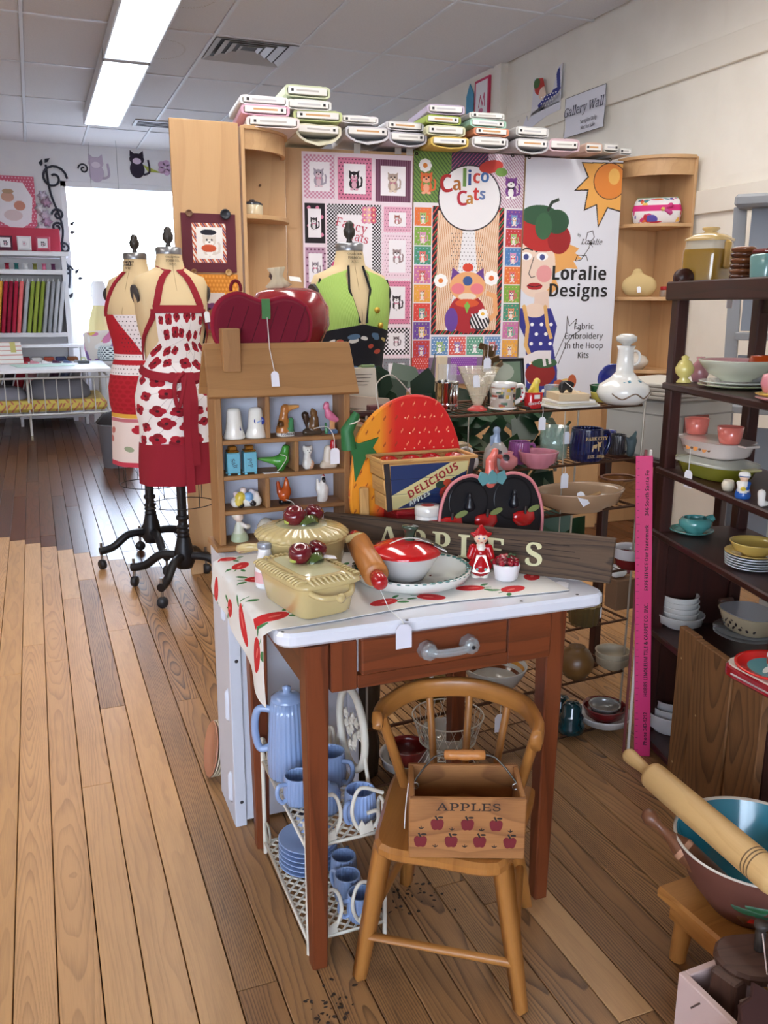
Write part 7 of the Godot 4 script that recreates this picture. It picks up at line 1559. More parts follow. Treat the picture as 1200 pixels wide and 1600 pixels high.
	obj("handle", tube(spline([Vector3(0.036, 0.165, 0), Vector3(0.066, 0.165, 0), Vector3(0.075, 0.12, 0), Vector3(0.066, 0.07, 0), Vector3(0.044, 0.07, 0)]), 0.009, 10), bl, cp)
	obj("spout", tube([Vector3(-0.036, 0.12, 0), Vector3(-0.055, 0.16, 0), Vector3(-0.062, 0.185, 0)], [0.012, 0.009, 0.007], 10), bl, cp)
	mug("ribbed_mug", "light blue ribbed mug on the upper tier beside the coffee pot", Vector3(0.458, 0.2535, -1.655), 0.033, 0.066, 195.0, bl, g)
	var pi := mug("ribbed_pitcher", "light blue ribbed cream pitcher with a pinched lip on the upper tier", Vector3(0.545, 0.2535, -1.70), 0.037, 0.082, -50.0, bl, g)
	obj("lip", tube([Vector3(-0.028, 0.068, 0), Vector3(-0.040, 0.082, 0)], [0.010, 0.013], 10), bl, pi)
	var sg := thing("sugar_bowl", "light blue ribbed sugar bowl with a domed lid on the upper tier", "sugar bowl", Vector3(0.505, 0.2535, -1.60), 0.0, g)
	obj("body", lathe([[0, 0], [0.024, 0], [0.029, 0.01], [0.030, 0.045], [0.026, 0.05], [0, 0.05]], 88, 22, 0.03), bl, sg); obj("lid", lathe([[0.028, 0.05], [0.024, 0.058], [0.008, 0.064], [0.008, 0.070], [0, 0.073]], 24), bl, sg)
	mug("ribbed_mug", "light blue ribbed mug on the upper tier behind the wire scrolls", Vector3(0.562, 0.2535, -1.545), 0.034, 0.07, 215.0, glaze(c(146, 172, 218), 0.16), g)
	for k in 6: one("ribbed_saucer", "light blue ribbed saucer, " + ["lowest", "second from the bottom", "third from the bottom", "third from the top", "second from the top", "topmost"][k] + " of the stack on the lower tier", "saucer", lathe([[0, 0], [0.036, 0], [0.066, 0.009], [0.069, 0.012], [0.066, 0.0125], [0.036, 0.004], [0, 0.004]], 80, 30, 0.008), bl, Vector3(0.500, 0.0335 + k * 0.0122, -1.735), Vector3(0, k * 9, 0), g)
	mug("ribbed_mug", "light blue ribbed mug standing on the saucer stack", Vector3(0.503, 0.112, -1.73), 0.031, 0.062, 30.0, bl, g)
	for k in 3: mug("ribbed_mug", ["light blue ribbed mug on the lower tier next to the saucers", "light blue ribbed mug on the lower tier, between two other mugs", "light blue ribbed mug on the lower tier at the scrolled end"][k], Vector3(0.56 - 0.014 * k + 0.02 * (k / 2), 0.0335, -1.652 + k * 0.068), 0.030, 0.062, 60.0 + 60 * k, bl, g)
	# patterned plates behind the cabinet
	for k in 5: one("rose_plate", "rose-patterned plate, " + ["outermost", "second", "middle", "fourth", "innermost"][k] + " of the stack leaning behind the white cabinet", "plate", lathe([[0, 0], [0.05, 0], [0.075, 0.007], [0.08, 0.011], [0.075, 0.0115], [0.05, 0.004], [0, 0.004]], 36), glaze([c(190, 130, 106), c(216, 206, 180), c(206, 196, 170), c(216, 206, 180), c(206, 196, 170)][k]), at(336, -2.27, 0.0815) + Vector3(k * 0.008, 0, 0), Vector3(0, 0, 78), "rose-patterned plates")

# ------------------------------------------------------------------ small chair with the apple caddy
func small_chair() -> void:
	var o := thing("small_chair", "small bow-backed wooden chair tucked under the enamel table", "chair", Vector3(0.70, 0, -1.385), -36.8)
	var m: Material = W.chair
	var sp := spline([Vector2(-0.13, 0.15), Vector2(0, 0.158), Vector2(0.13, 0.15), Vector2(0.152, 0.12), Vector2(0.14, -0.03), Vector2(0.115, -0.14), Vector2(0.0, -0.15), Vector2(-0.115, -0.14), Vector2(-0.14, -0.03), Vector2(-0.152, 0.12)], 4, true)
	for i in sp.size(): sp[i].y = -sp[i].y
	obj("seat", slab(sp, 0.028, 0.008), m, o, Vector3(0, 0.316, 0), Vector3(90, 0, 0))
	for e in [[-0.162, 0.112, -0.115, 0.10], [0.162, 0.112, 0.115, 0.10], [-0.14, -0.197, -0.10, -0.10], [0.14, -0.197, 0.10, -0.10]]:
		var a := Vector3(e[0], 0.0, e[1]); var b := Vector3(e[2], 0.305, e[3])
		obj("leg", tube([a, a.lerp(b, 0.5), b], [0.015, 0.0185, 0.0205], 4), m, o)
	obj("front_stretcher", tube([Vector3(-0.148, 0.10, 0.11), Vector3(0.148, 0.10, 0.11)], 0.011, 4), m, o)
	for s in [-1, 1]: obj("side_stretcher", tube([Vector3(s * 0.145, 0.13, 0.105), Vector3(s * 0.125, 0.13, -0.155)], 0.009, 8), m, o)
	# bow: a flat bent rail
	var cen := [Vector3(-0.158, 0.508, -0.005), Vector3(-0.156, 0.512, -0.06), Vector3(-0.11, 0.517, -0.145), Vector3(0, 0.522, -0.18), Vector3(0.11, 0.517, -0.145), Vector3(0.156, 0.512, -0.06), Vector3(0.158, 0.508, -0.005)]
	var pts := spline(cen, 7)
	var st := start()
	var n := pts.size()
	var prof := []
	for k in 12: prof.append(Vector2(signf(cos(k * TAU / 12)) * pow(absf(cos(k * TAU / 12)), 0.5) * 0.011, signf(sin(k * TAU / 12)) * pow(absf(sin(k * TAU / 12)), 0.5) * 0.021))
	var R := []
	for i in n:
		var t: Vector3 = (pts[min(i + 1, n - 1)] - pts[max(i - 1, 0)]).normalized()
		var sd := t.cross(Vector3.UP).normalized()
		var row := []
		for q in prof: row.append(pts[i] + sd * q.x + Vector3.UP * q.y)
		R.append(row)
	for i in n - 1:
		for k in 12:
			var j := (k + 1) % 12
			quad(st, R[i][k], R[i][j], R[i + 1][j], R[i + 1][k], Vector2(k * 0.008, i * 0.02), Vector2(k * 0.008 + 0.008, i * 0.02), Vector2(k * 0.008 + 0.008, i * 0.02 + 0.02), Vector2(k * 0.008, i * 0.02 + 0.02))
	for e in [0, n - 1]:
		for k in 10:
			for v in [R[e][0], R[e][k + 1], R[e][k + 2]]: st.set_uv(Vector2.ZERO); st.add_vertex(v)
	obj("bow_rail", done(st), m, o)
	for e in [[-0.115, -0.075, -0.155, -0.03, 0.011], [-0.062, -0.125, -0.085, -0.162, 0.008], [0.0, -0.135, 0.0, -0.178, 0.008], [0.062, -0.125, 0.085, -0.162, 0.008], [0.115, -0.075, 0.155, -0.03, 0.011]]: obj("spindle", tube([Vector3(e[0], 0.325, e[1]), Vector3(e[2], 0.505, e[3])], e[4], 10), m, o)
	# caddy
	var d := thing("apple_caddy", "wooden box caddy stencilled APPLES with seven red apples and a bail handle", "caddy", Vector3(0.683, 0.3315, -1.300), -22.5)
	var cm: Material = W.caddy
	var L := 0.212; var D := 0.118; var H := 0.122
	var f := obj("front", box(L, H, 0.010), cm, d, Vector3(0, H / 2, D / 2)); obj("back", box(L, H, 0.010), cm, d, Vector3(0, H / 2, -D / 2))
	for s in [-1, 1]: obj("end", box(0.010, H, D - 0.010), cm, d, Vector3(s * (L / 2 - 0.005), H / 2, 0))
	obj("bottom", box(L - 0.02, 0.008, D - 0.012), cm, d, Vector3(0, 0.006, 0))
	var ink := mt(c(44, 32, 28), 0.7); var rd := mt(c(112, 18, 30), 0.6)
	text("APPLES", 0.015, ink, f, Vector3(0.002, 0.045, 0.0054), Vector3.ZERO, "stencil", "Droid Serif", 400, 0.1, 0.0005).scale = Vector3(1.55, 1, 1)
	var ap := slab(spline([Vector2(0, 0.009), Vector2(0.007, 0.011), Vector2(0.012, 0.005), Vector2(0.009, -0.008), Vector2(0.004, -0.011), Vector2(0, -0.0095), Vector2(-0.004, -0.011), Vector2(-0.009, -0.008), Vector2(-0.012, 0.005), Vector2(-0.007, 0.011)], 3, true), 0.0008, 0.0)
	var spots := [[-0.055, 0.009], [0.0, 0.009], [0.052, 0.008], [-0.085, -0.026], [-0.029, -0.026], [0.023, -0.026], [0.078, -0.027]]
	for e in spots:
		obj("stencilled_apple", ap, rd, f, Vector3(e[0], e[1], 0.0054)); obj("stencilled_stem", slab([Vector2(-0.001, 0.009), Vector2(0.002, 0.010), Vector2(-0.002, 0.018), Vector2(-0.005, 0.017)], 0.0008, 0), ink, f, Vector3(e[0], e[1], 0.0056)); obj("stencilled_leaf", slab(oval(0.006, 0.015, 0.005, 0.0018), 0.0008, 0), ink, f, Vector3(e[0], e[1], 0.0056), Vector3(0, 0, 0))
	for e in [[-0.084, 0.0], [-0.028, -0.002], [0.026, -0.003], [0.078, -0.005], [-0.058, -0.037], [-0.004, -0.037], [0.05, -0.037]]:
		for k in 3: obj("stencilled_tuft", slab(oval(0, 0.003, 0.0008, 0.003), 0.0008, 0), ink, f, Vector3(e[0], e[1], 0.0056), Vector3(0, 0, 55 - 55 * k))
	obj("bail", tube(spline([Vector3(-L / 2 + 0.005, H - 0.012, 0), Vector3(-0.07, H + 0.022, -0.022), Vector3(-0.042, H + 0.036, -0.03), Vector3(0.042, H + 0.036, -0.03), Vector3(0.07, H + 0.022, -0.022), Vector3(L / 2 - 0.005, H - 0.012, 0)]), 0.0018, 6), mt(c(90, 86, 80), 0.35, 0.9), d)
	obj("bail_grip", lathe([[0, -0.040], [0.009, -0.038], [0.010, -0.02], [0.0085, -0.016], [0.0105, -0.006], [0.0105, 0.006], [0.0085, 0.016], [0.010, 0.02], [0.009, 0.038], [0, 0.040]], 18), W.pin_orange, d, Vector3(0, H + 0.036, -0.03), Vector3(0, 0, 90))
	for s in [-1, 1]: obj("screw_eye", tube(arc(Vector3(s * (L / 2 - 0.012), H - 0.012, 0), Vector3(0.006, 0, 0), Vector3(0, 0.006, 0), 0, 330, 12), 0.0018, 6, true), mt(c(190, 190, 186), 0.2, 0.9), d)
	obj("string", tube(spline([Vector3(-L / 2 - 0.001, H + 0.004, 0.02), Vector3(-L / 2 - 0.006, H * 0.7, 0.034), Vector3(-L / 2 - 0.008, H * 0.35, 0.036)]), 0.001, 5), mt(c(226, 222, 212), 0.9), d)
	var cu := thing("jar_ring", "metal jar ring and spoon lying inside the apple caddy", "kitchenware", Vector3(0.647, 0.3420, -1.312), -22.5)
	obj("ring", lathe([[0.022, 0], [0.024, 0], [0.024, 0.012], [0.022, 0.012], [0.022, 0]], 26), mt(c(120, 118, 112), 0.3, 0.9), cu); obj("spoon", lathe([[0, 0], [0.008, 0.001], [0.011, 0.004], [0, 0.002]], 16), mt(c(170, 170, 166), 0.2, 0.9), cu, Vector3(0.04, 0.016, 0), Vector3(50, 0, 20), Vector3(1, 1, 1.7))
	# dark stains on the boards below
	var sd := RandomNumberGenerator.new(); sd.seed = 8
	var stn := thing("floor_stain", "black speckled stain worn into the floorboards by the small chair", "stain", onh(650, 1400, 0.0)); stn.position.y = 0.0
	for k in 40: obj("speck", slab(oval(0, 0, sd.randf_range(0.001, 0.006), sd.randf_range(0.001, 0.004)), 0.0006, 0), mt(c(50, 38, 30), 0.8), stn, Vector3(sd.randfn(0, 0.035), 0.0005, sd.randfn(0, 0.04)), Vector3(-90, sd.randf() * 180, 0))
	for k in 36: obj("speck", slab(oval(0, 0, sd.randf_range(0.001, 0.006), sd.randf_range(0.001, 0.004)), 0.0006, 0), mt(c(60, 46, 36), 0.8), stn, onh(515, 1580, 0.0) - stn.position + Vector3(sd.randfn(0, 0.025), 0.0005, sd.randfn(0, 0.03)), Vector3(-90, sd.randf() * 180, 0))

# ------------------------------------------------------------------ rusty wire rack behind the table
func bowlp(r: float, h: float, foot := 0.45) -> Array:
	return [[0, 0], [r * foot, 0], [r * foot, 0.004], [r * (foot + 0.32), h * 0.35], [r * 0.95, h * 0.8], [r, h - 0.002], [r, h], [r - 0.004, h], [r * 0.9, h * 0.78], [r * (foot + 0.24), h * 0.36], [r * foot * 0.8, 0.008], [0, 0.007]]
func platep(r: float, h := 0.016) -> Array:
	return [[0, 0], [r * 0.6, 0], [r * 0.7, h * 0.3], [r, h], [r, h + 0.002], [r * 0.68, h * 0.45], [r * 0.55, 0.003], [0, 0.003]]
func col_of(p: Vector3) -> float:
	var b := Basis.from_euler(Vector3(deg_to_rad(PITCH), deg_to_rad(YAW), deg_to_rad(ROLL)))
	var q := b.inverse() * (p - Vector3(0, CAM_H, 0))
	return 600.0 + F * q.x / -q.z
func wire_rack() -> void:
	var rust := mt(c(92, 60, 40), 0.6, 0.5); var grey := mt(c(176, 168, 152), 0.4, 0.5)
	var o := thing("wire_rack", "rusty wire shelf rack of seven shelves standing behind the enamel table", "rack", Vector3(0.755, 0, -2.02), 5.0)
	var w := 0.90; var d := 0.30
	var hs := [1.035, 0.875, 0.73, 0.53, 0.365, 0.19, 0.012]
	for e in [[0, 0], [w, 0], [0, -d], [w, -d]]: obj("post", tube([Vector3(e[0], 0, e[1]), Vector3(e[0] * 1.015, 1.05, e[1])], 0.0035, 7), grey, o)
	for x in [0.3, 0.62]: obj("brace_wire", tube([Vector3(x, 0.012, 0), Vector3(x, 1.035, 0)], 0.0018, 6), grey, o)
	for h in hs:
		var s := obj("shelf", tube([Vector3(0, h, 0), Vector3(w, h, 0), Vector3(w, h, -d), Vector3(0, h, -d)], 0.0042, 7, true), rust, o)
		for k in 29: obj("shelf_wire", tube([Vector3(0.03 + k * 0.03, h - 0.003, 0), Vector3(0.03 + k * 0.03, h - 0.003, -d)], 0.0017, 5), rust, s)
		obj("cross_wire", tube([Vector3(0, h - 0.006, -d / 2), Vector3(w, h - 0.006, -d / 2)], 0.0022, 5), rust, s)
	var dy := 0.0045
	var z := -2.16
	var chrome := mt(c(206, 206, 204), 0.12, 1.0); var wh := c(232, 230, 224)
	var h: float = hs[0] + dy
	# --- top shelf
	var bk := thing("recipe_book", "cream recipe book with a green edge propped open beside the house roof", "book", at(566, z, h), 4.0)
	obj("cover", box(0.105, 0.085, 0.022, 0.003), mt(c(206, 196, 176), 0.8), bk, Vector3(0, 0.075, -0.03), Vector3(-14, 0, 0)); obj("green_edge", box(0.04, 0.008, 0.024), mt(c(120, 140, 96), 0.8), bk, Vector3(0.03, 0.119, -0.041), Vector3(-14, 0, 0))
	for k in 4: obj("text_line", box(0.08 - 0.012 * k, 0.0015, 0.001, 0), mt(c(90, 80, 74), 0.8), bk, Vector3(0, 0.1 - k * 0.009, -0.0245 + k * 0.0023), Vector3(-14, 0, 0))
	var bx := thing("recipe_box", "dark wooden recipe box with a tan lid below the cream book", "box", at(578, z + 0.06, h), -6.0)
	obj("body", box(0.115, 0.014, 0.06), W.dark, bx, Vector3(0, 0.007, 0)); obj("lid", box(0.115, 0.035, 0.006), mt(c(170, 150, 128), 0.7), bx, Vector3(0, 0.03, -0.022), Vector3(-20, 0, -6)); obj("card", box(0.06, 0.016, 0.03), mt(c(90, 40, 40), 0.7), bx, Vector3(0.022, 0.02, 0.005)); obj("clasp", box(0.08, 0.002, 0.05), chrome, bx, Vector3(-0.01, 0.0155, 0.0))
	var st := one("sharpening_stone", "upright cream sharpening stone behind the chrome shaker", "stone", box(0.028, 0.10, 0.02, 0.003), mt(c(214, 194, 160), 0.9), at(688, z - 0.02, h + 0.05) + Vector3(0, 0.045, 0), Vector3(0, 0, -2))
	obj("holder", tube([Vector3(0, -0.05, 0), Vector3(0, -0.093, 0)], 0.006, 8), chrome, st)
	var sh := thing("chrome_shaker", "chrome cocktail shaker with measuring spoons beside the glass cone", "shaker", at(697, z + 0.01, h))
	obj("cup", lathe([[0, 0], [0.03, 0], [0.032, 0.006], [0.032, 0.075], [0.034, 0.078], [0.030, 0.078], [0.029, 0.01], [0, 0.008]], 26), chrome, sh); obj("band", lathe([[0.033, 0.012], [0.0335, 0.016], [0.033, 0.02]], 26), chrome, sh)
	obj("clear_liner", lathe([[0.026, 0.07], [0.026, 0.125]], 22), glass(c(220, 220, 220), 0.25), sh)
	for k in 4: obj("bead", lathe([[0, -0.006], [0.006, 0], [0, 0.006]], 10), mt([c(30, 30, 30), c(226, 226, 222)][k % 2], 0.3), sh, Vector3(-0.034 + k * 0.009, 0.08, 0.024))
	for k in 3: obj("spoon", tube(spline([Vector3(-0.004 + k * 0.008, 0.02, 0.034), Vector3(-0.006 + k * 0.009, 0.045, 0.038), Vector3(0.004 + k * 0.005, 0.07, 0.034)]), 0.003, 6), chrome, sh)
	var cn := thing("glass_cone", "ribbed clear glass measuring cone on a red foot with a price tag", "glass cone", at(745, z + 0.05, h))
	obj("cone", lathe([[0.010, 0.012], [0.055, 0.115], [0.056, 0.118], [0.053, 0.118], [0.008, 0.016]], 40, 10, 0.03), glass(c(226, 216, 190), 0.34), cn); obj("foot", lathe([[0, 0], [0.028, 0], [0.027, 0.004], [0.012, 0.014], [0, 0.015]], 24), mt(c(206, 74, 66), 0.3), cn)
	for k in 3: obj("ring_mark", lathe([[0.0225 + k * 0.013, 0.04 + k * 0.03], [0.0235 + k * 0.013, 0.042 + k * 0.03]], 26), mt(c(190, 180, 160), 0.4), cn)
	price_tag(cn, Vector3(0.0, 0.145, 0.05), Vector3.ZERO, 1.0, 0.05); price_tag(cn, Vector3(-0.03, 0.10, 0.045), Vector3(-10, 0, 0), 0.9)
	var ut := thing("utensil_bundle", "bundle of bronze kitchen utensils standing behind the glass cone", "utensils", at(752, z - 0.04, h))
	for k in 4:
		obj("handle", tube([Vector3(-0.01 + k * 0.006, 0, 0), Vector3(0.004 + k * 0.012, 0.17, 0)], 0.0035, 6), mt(c(92, 64, 40), 0.4, 0.5), ut)
		obj("blade", box(0.042, 0.018, 0.004), mt(c(96, 72, 44), 0.35, 0.6), ut, Vector3(0.006 + k * 0.014, 0.165 - k * 0.017, 0.002 * k), Vector3(0, 10 * k, -18 + 14 * k))
	var pm := thing("print_mug", "white enamel mug with a busy scene print and dotted handle", "mug", at(784, z + 0.04, h))
	var im := Print.new(128, 64, c(190, 176, 160))
	for k in 60: im.rect(rng.randf() * 128, rng.randf() * 60, rng.randf_range(4, 14), rng.randf_range(4, 12), [c(40, 36, 40), c(170, 60, 40), c(206, 170, 70), c(80, 110, 90), c(226, 220, 210)][k % 5])
	obj("body", rings([[0, 0.034, 0.034], [0.066, 0.037, 0.037]], 30), pic(im.im, 0.3), pm); obj("rim", lathe([[0.037, 0.062], [0.039, 0.066], [0.039, 0.073], [0.036, 0.073], [0.034, 0.03], [0, 0.03]], 30), glaze(wh), pm); obj("foot", lathe([[0.0345, 0.0], [0.04, 0.001], [0.04, 0.005], [0.034, 0.006]], 30), glaze(wh), pm)
	obj("handle", tube(spline([Vector3(0.036, 0.06, 0), Vector3(0.06, 0.062, 0.002), Vector3(0.062, 0.03, 0.002), Vector3(0.036, 0.014, 0)]), 0.0065, 8), glaze(wh), pm)
	for k in 4: obj("dot", lathe([[0.003, 0], [0, 0.001]], 8), mt(c(180, 30, 40), 0.4), pm, Vector3(0.056 + 0.003 * sin(k * 2.0), 0.056 - k * 0.012, 0.0085), Vector3(90, 0, 0))
	var rc := thing("red_cup", "red cup lettered Coca-Cola with a yellow moulded figure rising from it", "cup", at(832, z + 0.05, h))
	obj("cup", rings([[0, 0.022, 0.018], [0.042, 0.026, 0.02], [0.044, 0.025, 0.019]], 26, 3.0), glaze(c(190, 24, 30)), rc); obj("base", box(0.055, 0.008, 0.03), mt(c(40, 36, 36), 0.4), rc, Vector3(0, 0.002, 0)); obj("label", box(0.018, 0.011, 0.001, 0), mt(wh, 0.7), rc, Vector3(0.0, 0.033, 0.0205))
	obj("figure", blob([cap(Vector3(0, 0.045, 0), Vector3(0.004, 0.062, 0), 0.016, 0.011, c(222, 196, 80)), ball(Vector3(0.008, 0.074, 0.002), 0.010, c(226, 200, 90)), cap(Vector3(-0.01, 0.055, 0.01), Vector3(-0.02, 0.048, 0.012), 0.006, 0.004, c(222, 190, 70))], 0.003), vcol(0.2), rc)
	text("Coca-Cola", 0.008, mt(wh, 0.5), rc, Vector3(0, 0.016, 0.0205), Vector3(0, 0, 4), "lettering", "Droid Serif", 700, 0.25, 0.0005)
	price_tag(rc, Vector3(0.0, -0.02, 0.052), Vector3.ZERO, 1.0, 0.03)
	var pf := thing("picture_frame", "black framed green landscape painting leaning at the back of the rack", "picture", at(790, z - 0.10, h), 5.0)
	var gp := Print.new(64, 64, c(130, 150, 124)); gp.ell(20, 18, 30, 16, c(190, 196, 176)); gp.ell(46, 52, 34, 18, c(84, 110, 84)); gp.ell(10, 50, 20, 14, c(110, 134, 100))
	obj("painting", slab([Vector2(-0.055, 0), Vector2(0.055, 0), Vector2(0.055, 0.115), Vector2(-0.055, 0.115)], 0.004, 0, true), pic(gp.im, 0.4), pf, Vector3(0, 0.008, 0), Vector3(-8, 0, 0)); obj("frame", join([[box(0.13, 0.010, 0.012), Vector3(0, 0.005, 0)], [box(0.13, 0.010, 0.012), Vector3(0, 0.125, 0)], [box(0.010, 0.13, 0.012), Vector3(-0.06, 0.065, 0)], [box(0.010, 0.13, 0.012), Vector3(0.06, 0.065, 0)]]), mt(c(28, 26, 26), 0.4), pf, Vector3(0, 0, 0.004), Vector3(-8, 0, 0))
	for k in 4: one("booklet", ["wide white folder", "cream recipe booklet", "ivory recipe pamphlet", "thick tan paperback"][k] + " in the paper pile below the cookie cutter", "booklet", box([0.15, 0.13, 0.12, 0.09][k], [0.006, 0.006, 0.006, 0.02][k], 0.11, 0.001), mt([c(222, 220, 210), c(206, 196, 170), c(226, 222, 212), c(206, 182, 146)][k], 0.8), at(886, z + 0.04, h + [0.003, 0.0095, 0.016, 0.0295][k]), Vector3(0, 8 - 7 * k, 0))
	var cc := thing("pig_cutter", "dark grey pig-shaped metal cookie cutter standing on the booklets", "cookie cutter", at(883, z + 0.055, h + 0.0398), 10.0)
	obj("body", slab(spline([Vector2(-0.022, 0.012), Vector2(-0.018, 0.028), Vector2(0, 0.034), Vector2(0.018, 0.03), Vector2(0.026, 0.024), Vector2(0.022, 0.014), Vector2(0.018, 0.0), Vector2(0.010, 0.008), Vector2(-0.008, 0.008), Vector2(-0.014, 0.0)], 3, true), 0.014, 0.001), mt(c(72, 72, 74), 0.4, 0.7), cc); obj("string", tube(spline([Vector3(-0.01, 0.03, 0.009), Vector3(0.03, 0.0, 0.02), Vector3(0.04, -0.02, 0.045)]), 0.001, 5), mt(wh, 0.9), cc)
	one("glass_jar", "small square clear glass jar behind the cookie cutter", "jar", rings([[0, 0.02, 0.02], [0.05, 0.021, 0.021], [0.055, 0.018, 0.018]], 24, 5.0), glass(c(190, 200, 196), 0.35), at(862, z - 0.03, h))
	one("nested_bowl", "yellow small bowl under the dark green one on the rack top", "bowl", lathe(bowlp(0.042, 0.03, 0.6), 30), glaze(c(206, 190, 90)), at(943, z - 0.02, h)); one("nested_bowl", "dark green small bowl nested in the yellow one", "bowl", lathe(bowlp(0.044, 0.028, 0.6), 30), glaze(c(26, 84, 50)), at(943, z - 0.02, h + 0.022))
	one("blue_oval_dish", "deep blue oval dish standing on edge behind the decanter", "dish", lathe([[0, 0], [0.035, 0.002], [0.05, 0.014], [0.046, 0.016], [0.03, 0.008], [0, 0.006]], 30), glaze(c(22, 36, 120)), at(956, z - 0.075, h + 0.057) , Vector3(80, -20, 0))
	var dc := thing("white_decanter", "white ceramic decanter with blue flowers, a ring handle and glass stopper", "decanter", at(972, z + 0.04, h)); dc.scale = Vector3(1.35, 1.15, 1.35)
	obj("body", lathe([[0, 0], [0.038, 0], [0.05, 0.01], [0.058, 0.028], [0.052, 0.048], [0.03, 0.066], [0.019, 0.08], [0.0165, 0.135], [0.02, 0.146], [0.014, 0.146], [0.012, 0.08], [0, 0.07]], 40), glaze(c(230, 228, 220)), dc); obj("stopper", lathe([[0.010, 0.14], [0.010, 0.15], [0.022, 0.158], [0.022, 0.168], [0.012, 0.175], [0, 0.176]], 24), glaze(c(206, 204, 196)), dc)
	obj("ring_handle", tube(arc(Vector3(0.024, 0.115, 0), Vector3(0.014, 0, 0), Vector3(0, 0.018, 0), 0, 330, 14), 0.0032, 7, true), glaze(wh), dc)
	for k in 6: obj("blue_flower", lathe([[0, 0.001], [0.006, 0], [0, 0.002]], 10, 5, 0.3), mt(c(90, 150, 170), 0.4), dc, Vector3(-0.02 + 0.008 * k, 0.055 + 0.003 * sin(k * 2.0), 0.040 - 0.002 * absf(k - 2.5)), Vector3(50, 0, 0))
	obj("brown_scroll", tube(spline([Vector3(-0.05, 0.03, 0.028), Vector3(-0.035, 0.016, 0.044), Vector3(-0.012, 0.03, 0.0575), Vector3(0.012, 0.018, 0.0555), Vector3(0.035, 0.032, 0.0455), Vector3(0.05, 0.024, 0.0285)]), 0.0018, 5), mt(c(120, 96, 72), 0.4), dc)
	var pv := thing("leafy_plant", "big dark green leafy plant in a clay pot standing behind the wire rack", "plant", Vector3(1.25, 0, -2.72))
	obj("pot", lathe([[0, 0], [0.11, 0], [0.14, 0.22], [0.15, 0.22], [0.15, 0.26], [0, 0.25]], 30), mt(c(110, 64, 46), 0.8), pv)
	var lf := slab([Vector2(0, 0), Vector2(0.045, 0.025), Vector2(0.055, 0.065), Vector2(0, 0.125), Vector2(-0.055, 0.065), Vector2(-0.045, 0.025)], 0.002, 0.0005)
	for k in 9: obj("stem", tube(spline([Vector3(0, 0.24, 0), Vector3((k - 4) * 0.06, 0.5, 0), Vector3((k - 4) * 0.135, 0.85 + 0.03 * (k % 3), 0.05)]), 0.006, 6), mt(c(40, 60, 34), 0.6), pv)
	var sd := RandomNumberGenerator.new(); sd.seed = 21
	for k in 150: obj("leaf", lf, mt([c(20, 54, 30), c(26, 66, 36), c(16, 44, 26)][k % 3], 0.4), pv, Vector3(sd.randf_range(-0.58, 0.52), sd.randf_range(0.42, 1.06), sd.randf_range(-0.08, 0.14)), Vector3(sd.randf_range(-60, 10), sd.randf_range(-60, 60), sd.randf_range(-130, 130)))
	# --- second shelf
	h = hs[1] + dy
	var fb := thing("fruit_box", "cream box printed with dark red and gold fruit, partly behind the strawberry", "box", at(592, z - 0.02, h + 0.0), 5.0)
	var fi := Print.new(96, 48, c(170, 150, 110))
	for k in 40: fi.ell(rng.randf() * 96, 14 + rng.randf() * 34, rng.randf_range(4, 8), rng.randf_range(4, 7), [c(40, 34, 26), c(130, 26, 30), c(196, 140, 40), c(50, 66, 36)][k % 4])
	obj("box", slab([Vector2(-0.085, 0), Vector2(0.085, 0), Vector2(0.085, 0.13), Vector2(-0.085, 0.13)], 0.12, 0.003, true), pic(fi.im, 0.6), fb)
	one("beige_crock", "squat beige crock behind the wooden strawberry on the second rack shelf", "crock", lathe([[0, 0], [0.03, 0], [0.036, 0.01], [0.036, 0.05], [0.03, 0.06], [0.033, 0.064], [0.026, 0.066], [0, 0.06]], 26), glaze(c(190, 176, 130)), at(713, z, h))
	var tm := mug("tipped_mug", "white mug lying on its side beside the frosted bell", at(741, z + 0.08, h + 0.026), 0.024, 0.055, 0.0, glaze(wh)); tm.rotation_degrees = Vector3(0, 10, 90)
	var gb := thing("glass_bell", "frosted glass lady bell with a pale blue top", "bell", at(774, z + 0.07, h)); gb.scale = Vector3.ONE * 1.2; obj("skirt", lathe([[0.030, 0], [0.031, 0.02], [0.026, 0.045], [0.015, 0.06], [0, 0.062]], 28), glass(c(214, 208, 200), 0.6), gb); obj("lady", blob([cap(Vector3(0, 0.058, 0), Vector3(0, 0.075, 0), 0.011, 0.008, c(140, 160, 186)), ball(Vector3(0, 0.088, 0), 0.009, c(150, 168, 190)), cap(Vector3(-0.012, 0.072, 0), Vector3(-0.016, 0.055, 0.006), 0.005, 0.004, c(150, 168, 190))], 0.003), vcol(0.2), gb)
	mug("purple_mug", "plum purple glazed mug behind the pink bowl", at(810, z + 0.03, h), 0.031, 0.064, 0.0, glaze(c(140, 74, 130)))
	var tj := thing("tall_glass", "tall clear tumbler printed with green scenes hung with a tag", "tumbler", at(864, z - 0.02, h)); tj.scale = Vector3.ONE * 1.25; obj("glass", lathe([[0, 0], [0.032, 0], [0.034, 0.075], [0.0325, 0.075], [0.03, 0.006], [0, 0.006]], 28), glass(c(160, 190, 176), 0.4), tj); price_tag(tj, Vector3(0.01, 0.066, 0.036), Vector3.ZERO, 0.8)
	var nm := mug("navy_mug", "big navy blue mug lettered PARK CITY with a gold moose", at(915, z + 0.06, h), 0.042, 0.084, 0.0, glaze(c(14, 24, 66))); nm.scale = Vector3.ONE * 1.15
